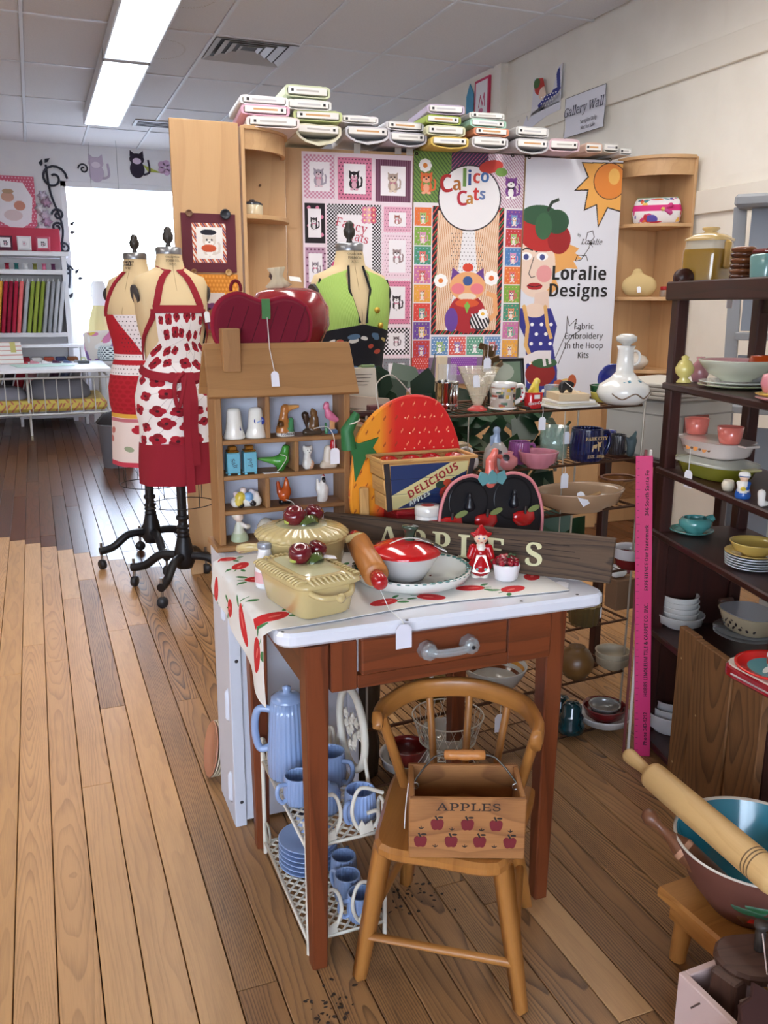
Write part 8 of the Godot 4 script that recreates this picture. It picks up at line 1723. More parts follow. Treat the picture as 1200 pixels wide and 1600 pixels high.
	text("PARK CITY", 0.0085, mt(c(190, 160, 110), 0.5), nm, Vector3(0, 0.062, 0.0412), Vector3.ZERO, "lettering", "Droid Serif", 700, 0, 0.001); text("EST. 1884", 0.0075, mt(c(190, 160, 110), 0.5), nm, Vector3(0, 0.017, 0.0412), Vector3.ZERO, "lettering", "Droid Serif", 700, 0, 0.001)
	obj("moose", slab([Vector2(-0.012, 0.030), Vector2(-0.010, 0.030), Vector2(-0.008, 0.038), Vector2(0.004, 0.038), Vector2(0.006, 0.030), Vector2(0.008, 0.030), Vector2(0.008, 0.042), Vector2(0.013, 0.040), Vector2(0.012, 0.047), Vector2(0.016, 0.054), Vector2(0.008, 0.052), Vector2(0.002, 0.055), Vector2(0.004, 0.048), Vector2(-0.010, 0.046)], 0.001, 0), mt(c(190, 160, 110), 0.5), nm, Vector3(0, 0, 0.0415))
	one("pink_bowl", "dusty pink ribbed bowl on the second rack shelf", "bowl", lathe(bowlp(0.056, 0.046, 0.55), 60, 18, 0.02), glaze(c(206, 130, 142)), at(840, z + 0.10, h))
	var pc := thing("pink_creamer", "salmon pink creamer with a dark cat face beside the pink bowl", "creamer", at(790, z + 0.09, h)); pc.scale = Vector3.ONE * 1.2; obj("body", lathe([[0, 0], [0.018, 0], [0.027, 0.012], [0.026, 0.026], [0.014, 0.034], [0.017, 0.04], [0.012, 0.04], [0, 0.03]], 26), glaze(c(222, 140, 140)), pc); obj("tail", tube(spline([Vector3(-0.02, 0.03, 0.01), Vector3(-0.035, 0.034, 0.012), Vector3(-0.034, 0.004, 0.012), Vector3(-0.02, -0.03, 0.03)]), 0.006, 7), glaze(c(226, 110, 96)), pc); obj("face", lathe([[0.008, 0], [0, 0.002]], 12), mt(c(44, 36, 36), 0.4), pc, Vector3(-0.012, 0.03, 0.022), Vector3(70, -20, 0))
	mug("black_mug", "black mug with a white handle hung with a cord", at(963, z, h), 0.027, 0.062, -60.0, glaze(c(44, 42, 46)))
	one("blue_cup", "cobalt blue cup behind the navy mug", "cup", lathe(bowlp(0.026, 0.06, 0.7), 26), glaze(c(24, 40, 120)), at(948, z - 0.09, h + 0.0))
	one("verdigris_ornament", "blue-green verdigris leaf ornament at the end of the rack", "ornament", blob([cap(Vector3(0, 0.014, 0), Vector3(0.004, 0.05, 0), 0.012, 0.014, c(60, 76, 78)), cap(Vector3(0.004, 0.05, 0), Vector3(0.016, 0.078, 0), 0.010, 0.003, c(70, 90, 90)), cap(Vector3(-0.006, 0.04, 0), Vector3(-0.018, 0.062, 0), 0.008, 0.003, c(56, 70, 74))], 0.004), vcol(0.6), at(984, z + 0.06, h))
	price_tag(o, Vector3(0.37, 0.862, 0.012), Vector3.ZERO, 1.1, 0.03); price_tag(o, Vector3(0.62, 0.855, 0.012), Vector3.ZERO, 1.2, 0.02)
	# --- lower shelves
	h = hs[2] + dy
	var pb := thing("tan_bowl", "large tan oval serving bowl with a wooden spoon inside", "bowl", at(905, z + 0.06, h)); pb.scale = Vector3.ONE * 1.3; obj("bowl", lathe(bowlp(0.108, 0.048, 0.55), 44, 0, 0.0, 0.7), glaze(c(186, 152, 118)), pb); obj("spoon", tube([Vector3(-0.03, 0.012, 0), Vector3(0.04, 0.04, 0.02)], 0.004, 7), W.pin, pb); price_tag(pb, Vector3(-0.045, 0.055, 0.06), Vector3(-30, 0, 20), 0.9)
	var kb := thing("woven_basket", "square woven brown basket on the third rack shelf", "basket", at(965, z - 0.05, h)); obj("weave", rings([[0, 0.045, 0.04], [0.02, 0.052, 0.047], [0.04, 0.05, 0.045], [0.06, 0.056, 0.05]], 30, 5.0, false), W.caddy, kb); obj("rim", tube(arc(Vector3(0, 0.06, 0), Vector3(0.056, 0, 0), Vector3(0, 0, 0.05), 0, 345, 24), 0.004, 6, true), W.pin_brown, kb); obj("bottom", box(0.07, 0.006, 0.06), W.caddy, kb, Vector3(0, 0.004, 0))
	h = hs[3] + dy
	for k in 2: one("red_dish", ["white-lined dark red baking dish at the end of the rack", "white dish nested in the dark red baking dish"][k], "dish", lathe(bowlp(0.055, 0.045, 0.7), 30), glaze([c(110, 24, 30), c(206, 204, 206)][k]), at(985, z + 0.06, h + k * 0.02))
	one("clear_goblet", "clear glass goblet lying behind the lettered board on the rack", "goblet", lathe([[0, 0], [0.02, 0], [0.005, 0.006], [0.005, 0.04], [0.024, 0.06], [0.024, 0.09], [0.022, 0.09], [0, 0.05]], 22), glass(c(206, 206, 204), 0.4), at(868, z, h))
	h = hs[4] + dy
	var ck := thing("chick_box", "brown cardboard box under the white rooster on the rack", "box", at(968, z - 0.03, h)); obj("box", box(0.075, 0.10, 0.06), mt(c(120, 88, 62), 0.9), ck, Vector3(0, 0.05, 0))
	var ro := thing("white_rooster", "white china rooster with a red comb and striped tail", "figurine", at(966, z - 0.03, h + 0.1005)); obj("figure", blob([cap(Vector3(-0.01, 0.02, 0), Vector3(0.012, 0.018, 0), 0.018, 0.016, wh), cap(Vector3(-0.016, 0.03, 0), Vector3(-0.022, 0.052, 0), 0.010, 0.007, wh), ball(Vector3(-0.024, 0.058, 0), 0.008, wh), cap(Vector3(-0.024, 0.066, 0), Vector3(-0.018, 0.068, 0), 0.004, 0.003, c(170, 40, 36)), cap(Vector3(0.022, 0.022, 0), Vector3(0.036, 0.018, 0), 0.012, 0.010, c(120, 40, 50)), cap(Vector3(-0.03, 0.056, 0), Vector3(-0.037, 0.054, 0), 0.003, 0.001, c(206, 160, 60))], 0.003), vcol(0.25), ro)
	var tn := thing("cake_mould", "deep fluted tin cake mould with gold inside and a price tag", "cake mould", at(912, z + 0.05, h)); obj("mould", lathe([[0, 0], [0.042, 0], [0.047, 0.06], [0.05, 0.062], [0.046, 0.062], [0.04, 0.008], [0, 0.006]], 84, 12, 0.055), mt(c(176, 164, 120), 0.28, 0.9), tn); price_tag(tn, Vector3(0.045, 0.05, 0.024), Vector3(0, 40, 0), 0.9)
	h = hs[5] + dy
	one("brown_jug", "round brown stoneware jug on a low rack shelf", "jug", lathe([[0, 0], [0.032, 0], [0.052, 0.03], [0.055, 0.055], [0.04, 0.085], [0.024, 0.093], [0.026, 0.1], [0.021, 0.1], [0, 0.09]], 32), mt(c(104, 72, 36), 0.35), at(900, z + 0.05, h))
	for k in 2: one("stone_bowl", ["speckled stoneware bowl", "banded stoneware bowl nested in the speckled one"][k] + " beside the brown jug", "bowl", lathe(bowlp(0.055, 0.04, 0.6), 32), mt([c(150, 136, 112), c(166, 152, 128)][k], 0.5), at(957, z + 0.03, h + k * 0.018))
	var ab := thing("striped_bowl", "large grey bowl with amber and brown bands inside", "bowl", at(773, z + 0.04, h)); ab.scale = Vector3.ONE * 1.28; obj("bowl", lathe(bowlp(0.076, 0.062, 0.42), 44), glaze(c(186, 182, 172)), ab); obj("amber_band", lathe([[0.0655, 0.0445], [0.0722, 0.058]], 44), glaze(c(196, 130, 40)), ab); obj("brown_band", lathe([[0.055, 0.03], [0.0605, 0.037]], 44), glaze(c(110, 54, 26)), ab); price_tag(ab, Vector3(-0.03, -0.02, 0.085), Vector3.ZERO, 1.2, 0.05)
	one("mustard_pot", "mustard brown straight-sided pot on a low rack shelf", "pot", lathe([[0, 0], [0.045, 0], [0.047, 0.07], [0.043, 0.07], [0.04, 0.01], [0, 0.01]], 30), mt(c(120, 92, 36), 0.4), at(672, z + 0.02, h))
	h = hs[6] + dy
	var ins := thing("glass_insulator", "dark teal glass insulator on the bottom rack shelf", "insulator", at(893, z + 0.06, h)); obj("glass", lathe([[0, 0], [0.04, 0], [0.042, 0.02], [0.034, 0.032], [0.038, 0.05], [0.03, 0.06], [0.03, 0.085], [0.02, 0.098], [0, 0.1]], 30), glaze(c(10, 50, 56), 0.08), ins)
	one("glass_insulator", "second dark teal insulator tipped behind the first", "insulator", lathe([[0, 0], [0.036, 0], [0.038, 0.02], [0.03, 0.03], [0.03, 0.06], [0.02, 0.07], [0, 0.072]], 26), glaze(c(8, 44, 50), 0.08), at(876, z - 0.04, h), Vector3(0, 0, 0))
	for k in 3: one("stacked_basin", ["wide white enamel basin", "oxblood red bowl set in the white basin", "grey bowl heaped in the oxblood one"][k] + " on the bottom rack shelf", "basin", lathe(bowlp([0.085, 0.07, 0.05][k], [0.04, 0.045, 0.03][k], 0.55), 36), glaze([c(206, 204, 200), c(104, 24, 26), c(130, 126, 120)][k]), at(945, z + 0.06, h + k * 0.02))
	for k in 2: one("enamel_pan", ["wide white enamel pan below the wire egg basket", "deep red bowl with a grey lining standing in the white enamel pan"][k], "pan", lathe(bowlp([0.09, 0.06][k], [0.045, 0.06][k], 0.6), 36), glaze([c(214, 212, 206), c(120, 30, 26)][k]), at(642 - 4 * k, z + 0.08, h + k * 0.012))
	var eg := thing("egg_basket", "white wire egg basket with a clear pressed-glass bowl inside", "basket", at(700, -1.90, 0.16))
	var ww := mt(c(206, 200, 188), 0.4, 0.3)
	for e in [[0.095, 0.10], [0.075, 0.03], [0.05, 0.0]]: obj("hoop", tube(arc(Vector3(0, e[1], 0), Vector3(e[0], 0, 0), Vector3(0, 0, e[0]), 0, 350, 32), 0.002, 6, true), ww, eg)
	for s in [-1, 1]:
		for k in 22: obj("mesh_wire", tube([Vector3(cos(k * 0.2856) * 0.05, 0, sin(k * 0.2856) * 0.05), Vector3(cos(k * 0.2856 + s * 0.22) * 0.076, 0.035, sin(k * 0.2856 + s * 0.22) * 0.076), Vector3(cos(k * 0.2856 + s * 0.5) * 0.095, 0.10, sin(k * 0.2856 + s * 0.5) * 0.095)], 0.0009, 4), ww, eg)
	obj("centre_pole", tube([Vector3(-0.01, -0.16, -0.085), Vector3(-0.01, 0.22, -0.085)], 0.006, 8), ww, eg); obj("lower_hoop", tube(arc(Vector3(0, -0.10, 0), Vector3(0.11, 0, 0), Vector3(0, 0, 0.11), 0, 350, 32), 0.002, 6, true), ww, eg); obj("foot_hoop", tube(arc(Vector3(0, -0.158, 0), Vector3(0.09, 0, 0), Vector3(0, 0, 0.09), 0, 350, 32), 0.002, 6, true), ww, eg)
	for k in 6: obj("lower_wire", tube([Vector3(cos(k * 1.047) * 0.05, 0, sin(k * 1.047) * 0.05), Vector3(cos(k * 1.047) * 0.11, -0.10, sin(k * 1.047) * 0.11), Vector3(cos(k * 1.047) * 0.09, -0.158, sin(k * 1.047) * 0.09)], 0.0014, 5), ww, eg)
	one("pressed_glass_bowl", "clear pressed-glass bowl sitting in the wire egg basket", "bowl", lathe(bowlp(0.07, 0.055, 0.5), 60, 20, 0.03), glass(c(206, 206, 196), 0.45), eg.position + Vector3(0, 0.0035, 0))
	var bj := thing("carved_pot", "dark brown carved pot behind the white medallion under the table", "pot", at(552, -2.13, 0.0) + Vector3(0.03, 0.0, 0)); obj("body", lathe([[0, 0], [0.045, 0], [0.05, 0.1], [0.038, 0.16], [0.05, 0.24], [0.052, 0.34], [0.045, 0.35], [0, 0.33]], 60, 15, 0.03), mt(c(58, 42, 26), 0.5), bj)
	# yardsticks leaning at the rack's end
	var ys := thing("yardstick", "bright pink advertising yardstick leaning upright beside the dark bookcase", "yardstick", onh(1003, 1181, 0.0), -36.0)
	ys.rotation_degrees = Vector3(0, -36, 3.6)
	var pkm := mt(c(214, 44, 110), 0.5)
	obj("stick", box(0.046, 0.915, 0.005, 0.001), pkm, ys, Vector3(0, 0.458, 0))
	for k in 45: obj("tick", box(0.010 if k % 5 == 0 else 0.006, 0.001, 0.0006, 0), mt(c(60, 14, 40), 0.7), ys, Vector3(-0.016, 0.02 + k * 0.02, 0.0027))
	for e in [["Phone 343-1212", 0.09], ["HOBBS LINOLEUM TILE & CARPET CO. INC.", 0.34], ["EXPERIENCE Our Trademark", 0.62], ["346 South Santa Fe", 0.81]]: text(e[0], 0.0105, mt(c(44, 8, 30), 0.7), ys, Vector3(0.008, e[1], 0.0027), Vector3(0, 0, 90), "lettering", "Droid Sans", 700, 0, 0.0004)
	for k in 2: one("thin_stick", ["slim dull red stick leaning beside the pink yardstick", "slim white stick leaning between the red stick and the pink yardstick"][k], "stick", box(0.008, 0.93, 0.006, 0.001), mt([c(110, 46, 44), c(214, 206, 194)][k], 0.6), onh(974 + k * 7, 1176, 0.0) + Vector3(0, 0.465, 0), Vector3(0, -30, 0))

# ------------------------------------------------------------------ dark bookcase of old dishes
const BK := Vector3(1.648, 0, -1.985)
const BKT := -103.5
func shelfpt(px: float, h: float, depth: float) -> Vector3:       # point over a shelf, at column px, this far behind its front
	var b := Basis(Vector3.UP, deg_to_rad(BKT))
	var lo := -0.2; var hi := 0.72
	for k in 30:
		var m := (lo + hi) * 0.5
		if col_of(BK + b * Vector3(m, h, -depth)) < px: lo = m
		else: hi = m
	return BK + b * Vector3(lo, h, -depth)
func dark_bookcase() -> void:
	var o := thing("dark_bookcase", "dark stained open bookcase crowded with old dishes", "bookcase", BK, BKT)
	var m: Material = W.dark
	var L := 0.61; var D := 0.24
	for e in [[0.0, 0.0], [L, 0.0], [0.0, -D], [L, -D]]: obj("post", box(0.04, 1.39, 0.035, 0.004), m, o, Vector3(e[0], 0.695, e[1] - 0.018))
	for h in [1.375, 1.10, 0.858, 0.671, 0.375, 0.035]: obj("shelf", box(L + 0.05, 0.02, D + 0.05, 0.004), m, o, Vector3(L / 2, h, -D / 2 - 0.018))
	obj("top_rail", box(L + 0.06, 0.05, 0.02, 0.004), m, o, Vector3(L / 2, 1.36, 0.004)); obj("rear_rail", box(L, 0.06, 0.018), m, o, Vector3(L / 2, 1.33, -D - 0.02)); obj("scroll_end", lathe([[0, -0.012], [0.025, -0.012], [0.025, 0.012], [0, 0.012]], 18), m, o, Vector3(0.0, 1.395, -0.02), Vector3(0, 0, 90))
	obj("side_panel", box(0.012, 0.62, D - 0.03), m, o, Vector3(0.0, 0.36, -D / 2 - 0.018))
	var wp := thing("leaning_board", "pale grey board standing behind the dark bookcase", "panel", BK + Vector3(0.36, 0, 0.2), BKT); obj("board", box(0.60, 1.06, 0.02), mt(c(190, 188, 184), 0.7), wp, Vector3(0.13, 0.53, 0)); obj("edge_strip", box(0.60, 0.03, 0.026), mt(c(206, 204, 200), 0.7), wp, Vector3(0.13, 1.055, 0))
	var wh := c(228, 224, 218)
	# top
	var h := 1.386
	var yc := thing("amber_canister", "amber glass canister with a clear shoulder, tan lid and side handle", "canister", shelfpt(1104, h, 0.10), 20.0)
	obj("body", rings([[0, 0.062, 0.055], [0.07, 0.064, 0.057], [0.085, 0.062, 0.055]], 32, 4.0), glaze(c(150, 116, 44), 0.1), yc); obj("clear_shoulder", rings([[0.084, 0.06, 0.053], [0.108, 0.058, 0.051]], 32, 4.0), glass(c(222, 214, 190), 0.5), yc); obj("lid", rings([[0.107, 0.064, 0.057], [0.112, 0.066, 0.058], [0.126, 0.04, 0.036], [0.13, 0.016, 0.016], [0.134, 0.014, 0.014], [0.140, 0.022, 0.022], [0.144, 0.02, 0.02]], 32, 3.0), glaze(c(206, 174, 112)), yc)
	obj("handle", box(0.018, 0.075, 0.018, 0.006), glaze(c(186, 148, 76)), yc, Vector3(-0.02, 0.07, 0.064)); obj("cord", tube([Vector3(-0.02, 0.035, 0.076), Vector3(-0.028, 0.0, 0.085), Vector3(-0.033, -0.03, 0.09)], 0.0012, 5), mt(wh, 0.9), yc); price_tag(yc, Vector3(-0.033, -0.028, 0.09), Vector3(0, 60, 0), 1.2)
	for k in 6: one("brown_bowl", "glossy brown drip-glaze bowl, " + ["lowest", "second", "third", "fourth", "fifth", "topmost"][k] + " of the stack on the dark bookcase", "bowl", lathe([[0, 0], [0.026, 0], [0.031, 0.006], [0.031, 0.010], [0.027, 0.013], [0, 0.012]], 26), glaze([c(84, 42, 22), c(120, 70, 40)][k % 2], 0.1), shelfpt(1158, h, 0.09) + Vector3(0, k * 0.0135, 0), Vector3.ZERO, "stack of brown bowls")
	one("teal_pot", "squared teal glazed pot beside the brown bowl stack", "pot", rings([[0, 0.035, 0.03], [0.05, 0.038, 0.033], [0.056, 0.034, 0.03]], 26, 4.0), glaze(c(110, 150, 146)), shelfpt(1198, h, 0.08)); one("red_strap", "dark red lid on the teal pot", "lid", box(0.05, 0.012, 0.05, 0.005), glaze(c(110, 36, 30)), shelfpt(1198, h + 0.0625, 0.08))
	# second shelf
	h = 1.111
	one("yellow_finial_shaker", "pale yellow ceramic pomander on a flared foot", "shaker", lathe([[0, 0], [0.021, 0], [0.022, 0.004], [0.012, 0.014], [0.026, 0.028], [0.028, 0.042], [0.018, 0.06], [0.010, 0.064], [0.012, 0.072], [0, 0.078]], 28), glaze(c(222, 206, 122)), shelfpt(1067, h, 0.035))
	for k in 2: one("pale_plate", ["celadon green plate under the white bowl", "white plate under the big two-tone bowl"][k], "plate", lathe(platep(0.098 - 0.004 * k, 0.008), 40), glaze([c(180, 190, 150), c(206, 210, 200)][k]), shelfpt(1150, h + k * 0.0085, 0.105))
	var bb := thing("two_tone_bowl", "big bowl, celadon outside and pink inside, on two plates", "bowl", shelfpt(1150, h + 0.018, 0.105)); obj("bowl", lathe(bowlp(0.098, 0.055, 0.42), 44), glaze(c(206, 208, 186)), bb); obj("pink_lining", lathe([[0.093, 0.0545], [0.088, 0.043], [0.066, 0.021], [0.03, 0.0085], [0, 0.0085]], 44), glaze(c(226, 170, 166)), bb)
	one("pink_vase", "small pink vase behind the yellow pomander", "vase", lathe([[0, 0], [0.018, 0], [0.024, 0.02], [0.022, 0.045], [0.010, 0.06], [0.012, 0.07], [0, 0.068]], 24), glaze(c(214, 150, 156)), shelfpt(1092, h, 0.10))
	var od := thing("orange_dish", "orange lidded dish on a glass base at the back of the second shelf", "dish", shelfpt(1196, h, 0.215)); obj("glass_base", lathe([[0, 0], [0.05, 0], [0.055, 0.045], [0, 0.045]], 28), glass(c(206, 206, 206), 0.4), od); obj("lid", lathe([[0.058, 0.045], [0.058, 0.062], [0.05, 0.064], [0.045, 0.08], [0, 0.082]], 28), glaze(c(206, 78, 26)), od)
	one("black_kettle", "small black pan at the back of the second shelf", "pan", lathe(bowlp(0.035, 0.04, 0.8), 26), mt(c(26, 26, 28), 0.35), shelfpt(1150, h, 0.235) + Vector3(0.03, 0, 0)); one("pink_jar", "round pink jar at the end of the second shelf", "jar", lathe([[0, 0], [0.02, 0], [0.028, 0.02], [0.024, 0.04], [0, 0.05]], 22), glaze(c(222, 140, 150)), shelfpt(1207, h + 0.0175, 0.02) ); for k in 2: one("small_saucer", ["pink saucer under the yellow one", "yellow saucer under the round pink jar"][k], "saucer", lathe(platep(0.038, 0.006), 30), glaze([c(222, 150, 150), c(222, 180, 80)][k]), shelfpt(1207, h + k * 0.0085, 0.02))
	# third shelf
	h = 0.869
	var ol := thing("olive_dish", "long olive green casserole with a flat clear glass lid", "casserole", shelfpt(1118, h, 0.085), BKT + 90.0 - 76.0); obj("dish", rings([[0, 0.085, 0.058], [0.006, 0.095, 0.065], [0.035, 0.108, 0.075], [0.038, 0.112, 0.078]], 40, 3.2), glaze(c(142, 140, 44)), ol); obj("glass_lid", rings([[0.038, 0.115, 0.08], [0.044, 0.112, 0.078], [0.054, 0.07, 0.05]], 40, 3.2), glass(c(214, 216, 204), 0.45), ol); price_tag(ol, Vector3(-0.01, 0.02, 0.085), Vector3(0, 0, 0), 1.3, 0.06)
	for s in [-1, 1]: obj("tab_handle", box(0.03, 0.006, 0.05, 0.002), glaze(c(196, 192, 130)), ol, Vector3(s * 0.122, 0.037, 0))
	var wc := thing("flowered_dish", "white oven dish printed with small orange and brown flowers", "casserole", shelfpt(1118, h + 0.055, 0.09), BKT + 90.0 - 76.0); obj("dish", rings([[0, 0.078, 0.055], [0.006, 0.088, 0.062], [0.04, 0.100, 0.072], [0.043, 0.104, 0.075]], 40, 3.2), glaze(c(228, 214, 206)), wc)
	for s in [-1, 1]: obj("tab_handle", box(0.03, 0.006, 0.05, 0.002), glaze(c(228, 218, 210)), wc, Vector3(s * 0.115, 0.04, 0))
	for k in 7: obj("printed_flower", slab(oval(0, 0, 0.008 if k % 2 else 0.005, 0.007 if k % 2 else 0.004), 0.001, 0), mt([c(110, 84, 66), c(226, 150, 80)][k % 2], 0.4), wc, Vector3(-0.05 + k * 0.0155, 0.022, 0.0685 - 0.0012 * absf(k - 3.0)), Vector3(-14, 0, 0))
	for k in 2: one("coral_cup", ["coral pink cup with a wavy rim in the flowered dish", "coral pink measuring cup with a spout in the flowered dish"][k], "cup", lathe([[0, 0], [0.026, 0], [0.03, 0.015], [0.034, 0.044], [0.032, 0.044], [0.024, 0.006], [0, 0.006]], 40, 5 if k == 0 else 3, 0.03), glaze(c(222, 120, 106)), shelfpt(1088 + 52 * k, h + 0.0995, 0.085))
	var dg := thing("bonnet_shaker", "china girl shaker in a white bonnet and blue dress holding flowers", "shaker", shelfpt(1160, h, 0.012), 255.0 - 300.0)
	var bu := c(40, 90, 170)
	obj("figure", blob([cap(Vector3(0, 0.008, 0), Vector3(0, 0.02, 0), 0.019, 0.015, bu), cap(Vector3(0, 0.02, 0.004), Vector3(0, 0.034, 0.002), 0.014, 0.010, wh), cap(Vector3(-0.012, 0.036, 0), Vector3(-0.008, 0.024, 0.012), 0.005, 0.004, wh), cap(Vector3(0.012, 0.036, 0), Vector3(0.008, 0.024, 0.012), 0.005, 0.004, bu), ball(Vector3(0, 0.024, 0.016), 0.005, c(206, 180, 60)), ball(Vector3(0, 0.048, 0.002), 0.0095, c(232, 190, 160)), ball(Vector3(0, 0.052, -0.003), 0.0115, wh), cap(Vector3(-0.006, 0.056, 0.002), Vector3(0.006, 0.056, 0.002), 0.008, 0.008, wh)], 0.0025, 0.003), vcol(0.2), dg); obj("bonnet_band", tube(arc(Vector3(0, 0.053, 0), Vector3(0.0128, 0, 0), Vector3(0, 0, 0.0125), 0, 350, 18), 0.0014, 5, true), mt(c(50, 80, 150), 0.4), dg)
	one("white_barrel", "small cream barrel-shaped pot beside the china girl", "pot", lathe([[0, 0], [0.012, 0], [0.016, 0.01], [0.016, 0.018], [0.012, 0.027], [0.009, 0.026], [0, 0.02]], 22), glaze(c(222, 212, 190)), shelfpt(1137, h, 0.02)); one("white_boot", "small white china boot at the shelf edge", "figurine", blob([cap(Vector3(0, 0.007, 0), Vector3(0.014, 0.006, 0), 0.008, 0.006, wh), cap(Vector3(-0.002, 0.01, 0), Vector3(-0.004, 0.032, 0), 0.008, 0.009, wh)], 0.003), vcol(0.2), shelfpt(1190, h, 0.005))
	# fourth shelf
	h = 0.682
	one("turquoise_plate", "turquoise underplate below the gravy bowl", "plate", lathe(platep(0.062, 0.010), 36), glaze(c(84, 150, 146)), shelfpt(1080, h, 0.085)); var gv := thing("gravy_bowl", "turquoise gravy bowl with a pinched wavy rim", "bowl", shelfpt(1085, h + 0.0045, 0.085)); obj("bowl", lathe([[0, 0], [0.024, 0], [0.026, 0.006], [0.044, 0.022], [0.045, 0.036], [0.036, 0.046], [0.033, 0.046], [0.038, 0.034], [0.03, 0.014], [0, 0.01]], 48, 2, 0.06), glaze(c(84, 154, 150)), gv); obj("lip", tube([Vector3(0.03, 0.036, 0.01), Vector3(0.05, 0.045, 0.015)], [0.014, 0.010], 10), glaze(c(84, 154, 150)), gv)
	for k in 6: one("rimmed_plate", ("yellow plate, topmost" if k == 5 else "white-rimmed blue plate, " + ["lowest", "second", "third", "fourth", "fifth"][k]) + " of the stack under the yellow bowl", "plate", lathe(platep(0.066, 0.010), 40), glaze(c(206, 178, 100) if k == 5 else c(196, 206, 210)), shelfpt(1175, h + k * 0.0062, 0.07), Vector3.ZERO, "stacked rimmed plates")
	one("mustard_bowl", "mustard yellow wide-rimmed bowl on the plate stack", "bowl", lathe(bowlp(0.06, 0.034, 0.5), 40), glaze(c(200, 172, 92)), shelfpt(1178, h + 0.036, 0.07))
	# fifth and lowest shelves
	h = 0.386
	for k in 5: one("white_dish", "white handled baking dish, " + ["lowest and widest", "second", "third", "fourth", "topmost"][k] + " of the nest on the fifth shelf", "dish", lathe(bowlp(0.07 if k == 0 else 0.055, 0.04 if k == 0 else 0.034, 0.6), 36), glaze(c(222, 220, 214)), shelfpt(1062, h + k * 0.0155, 0.09), Vector3(0, 0, 0), "nest of white baking dishes")
	for k in 2: one("casserole_cover", ["grey glass casserole lid lying below the leaf-printed dish", "second grey glass lid under the leaf-printed dish"][k], "lid", lathe([[0, 0.002], [0.06, 0.002], [0.085, 0.008], [0.086, 0.011], [0.05, 0.009], [0, 0.008]], 36), glass(c(150, 160, 164), 0.6), shelfpt(1165, h + 0.05 + k * 0.0095, 0.17))
	var lp := thing("leaf_casserole", "cream casserole printed with black leaves, wooden handles and grey inside", "casserole", shelfpt(1170, h + 0.072, 0.17), BKT + 10.0); obj("dish", rings([[0, 0.062, 0.05], [0.008, 0.07, 0.057], [0.045, 0.082, 0.068], [0.052, 0.086, 0.071]], 40, 2.6), glaze(c(214, 200, 166)), lp); obj("inside", rings([[0.045, 0.076, 0.062], [0.0535, 0.082, 0.067]], 40, 2.6), glaze(c(176, 180, 186)), lp)
	for k in 26: obj("printed_leaf", slab(oval(0, 0, 0.005, 0.0032), 0.001, 0), mt(c(40, 30, 28), 0.4), lp, Vector3(sin(-1.1 + k * 0.085) * 0.079, 0.018 + 0.010 * (k % 3), cos(-1.1 + k * 0.085) * 0.0655), Vector3(0, rad_to_deg(-1.1 + k * 0.085), 40 * k))
	for s in [-1, 1]: obj("wood_handle", lathe([[0, -0.022], [0.009, -0.02], [0.009, 0.02], [0, 0.022]], 14), W.old, lp, Vector3(s * 0.098, 0.05, 0), Vector3(90, 0, 0))
	h = 0.046
	for k in 3: one("flower_casserole", ["white casserole with a blue flower on the lowest shelf", "white round dish inside the flowered casserole", "small white dish topmost on the lowest shelf"][k], "casserole", lathe(bowlp([0.075, 0.06, 0.045][k], [0.06, 0.045, 0.035][k], 0.7), 36), glaze(c(220, 220, 222)), shelfpt(1046, h + [0.0, 0.03, 0.058][k], 0.09))
	# things behind the bookcase
	var pd := thing("plastic_bin", "clear plastic drawer bin holding wrapped things behind the dark bookcase", "bin", Vector3(2.02, 0, -2.42), 10.0); obj("bin", box(0.30, 0.2, 0.3, 0.01), mt(c(176, 174, 168), 0.4), pd, Vector3(0, 0.92, 0)); obj("stand", join([[box(0.34, 0.02, 0.34), Vector3(0, 0.81, 0)], [box(0.03, 0.8, 0.03), Vector3(0.14, 0.4, 0.14)], [box(0.03, 0.8, 0.03), Vector3(-0.14, 0.4, -0.14)], [box(0.03, 0.8, 0.03), Vector3(0.14, 0.4, -0.14)]]), W.dark, pd); obj("label_patch", box(0.12, 0.10, 0.004), mt(c(140, 70, 60), 0.6), pd, Vector3(-0.04, 0.92, 0.152)); obj("seam", box(0.302, 0.008, 0.302), mt(c(140, 138, 134), 0.4), pd, Vector3(0, 0.97, 0))
	for k in 4: one("grey_tray", "speckled grey tray, " + ["lowest", "second", "third", "topmost"][k] + " of the stack on the plastic bin", "tray", box(0.34, 0.012, 0.34, 0.003), mt([c(168, 162, 152), c(186, 180, 170)][k % 2], 0.8), Vector3(2.02, 1.0265 + k * 0.0135, -2.42), Vector3(0, 10 + 2 * k, 0), "grey trays")
	var gs := thing("step_ladder", "grey plastic folding step ladder against the cream wall", "ladder", Vector3(2.85, 0, -2.75), -50.0); var gm := mt(c(140, 142, 146), 0.5)
	for s in [-1, 1]: obj("rail", box(0.05, 1.72, 0.03), gm, gs, Vector3(s * 0.19, 0.86, 0), Vector3(-4, 0, -s * 2))
	for k in 5: obj("step", box(0.36, 0.03, 0.10), gm, gs, Vector3(0, 0.3 + k * 0.3, 0.03)); obj("riser_panel", box(0.34, 0.2, 0.01), mt(c(130, 136, 146), 0.5), gs, Vector3(0, 0.42 + k * 0.3, -0.01))
	obj("top_cap", box(0.46, 0.05, 0.16, 0.012), gm, gs, Vector3(0, 1.73, 0))

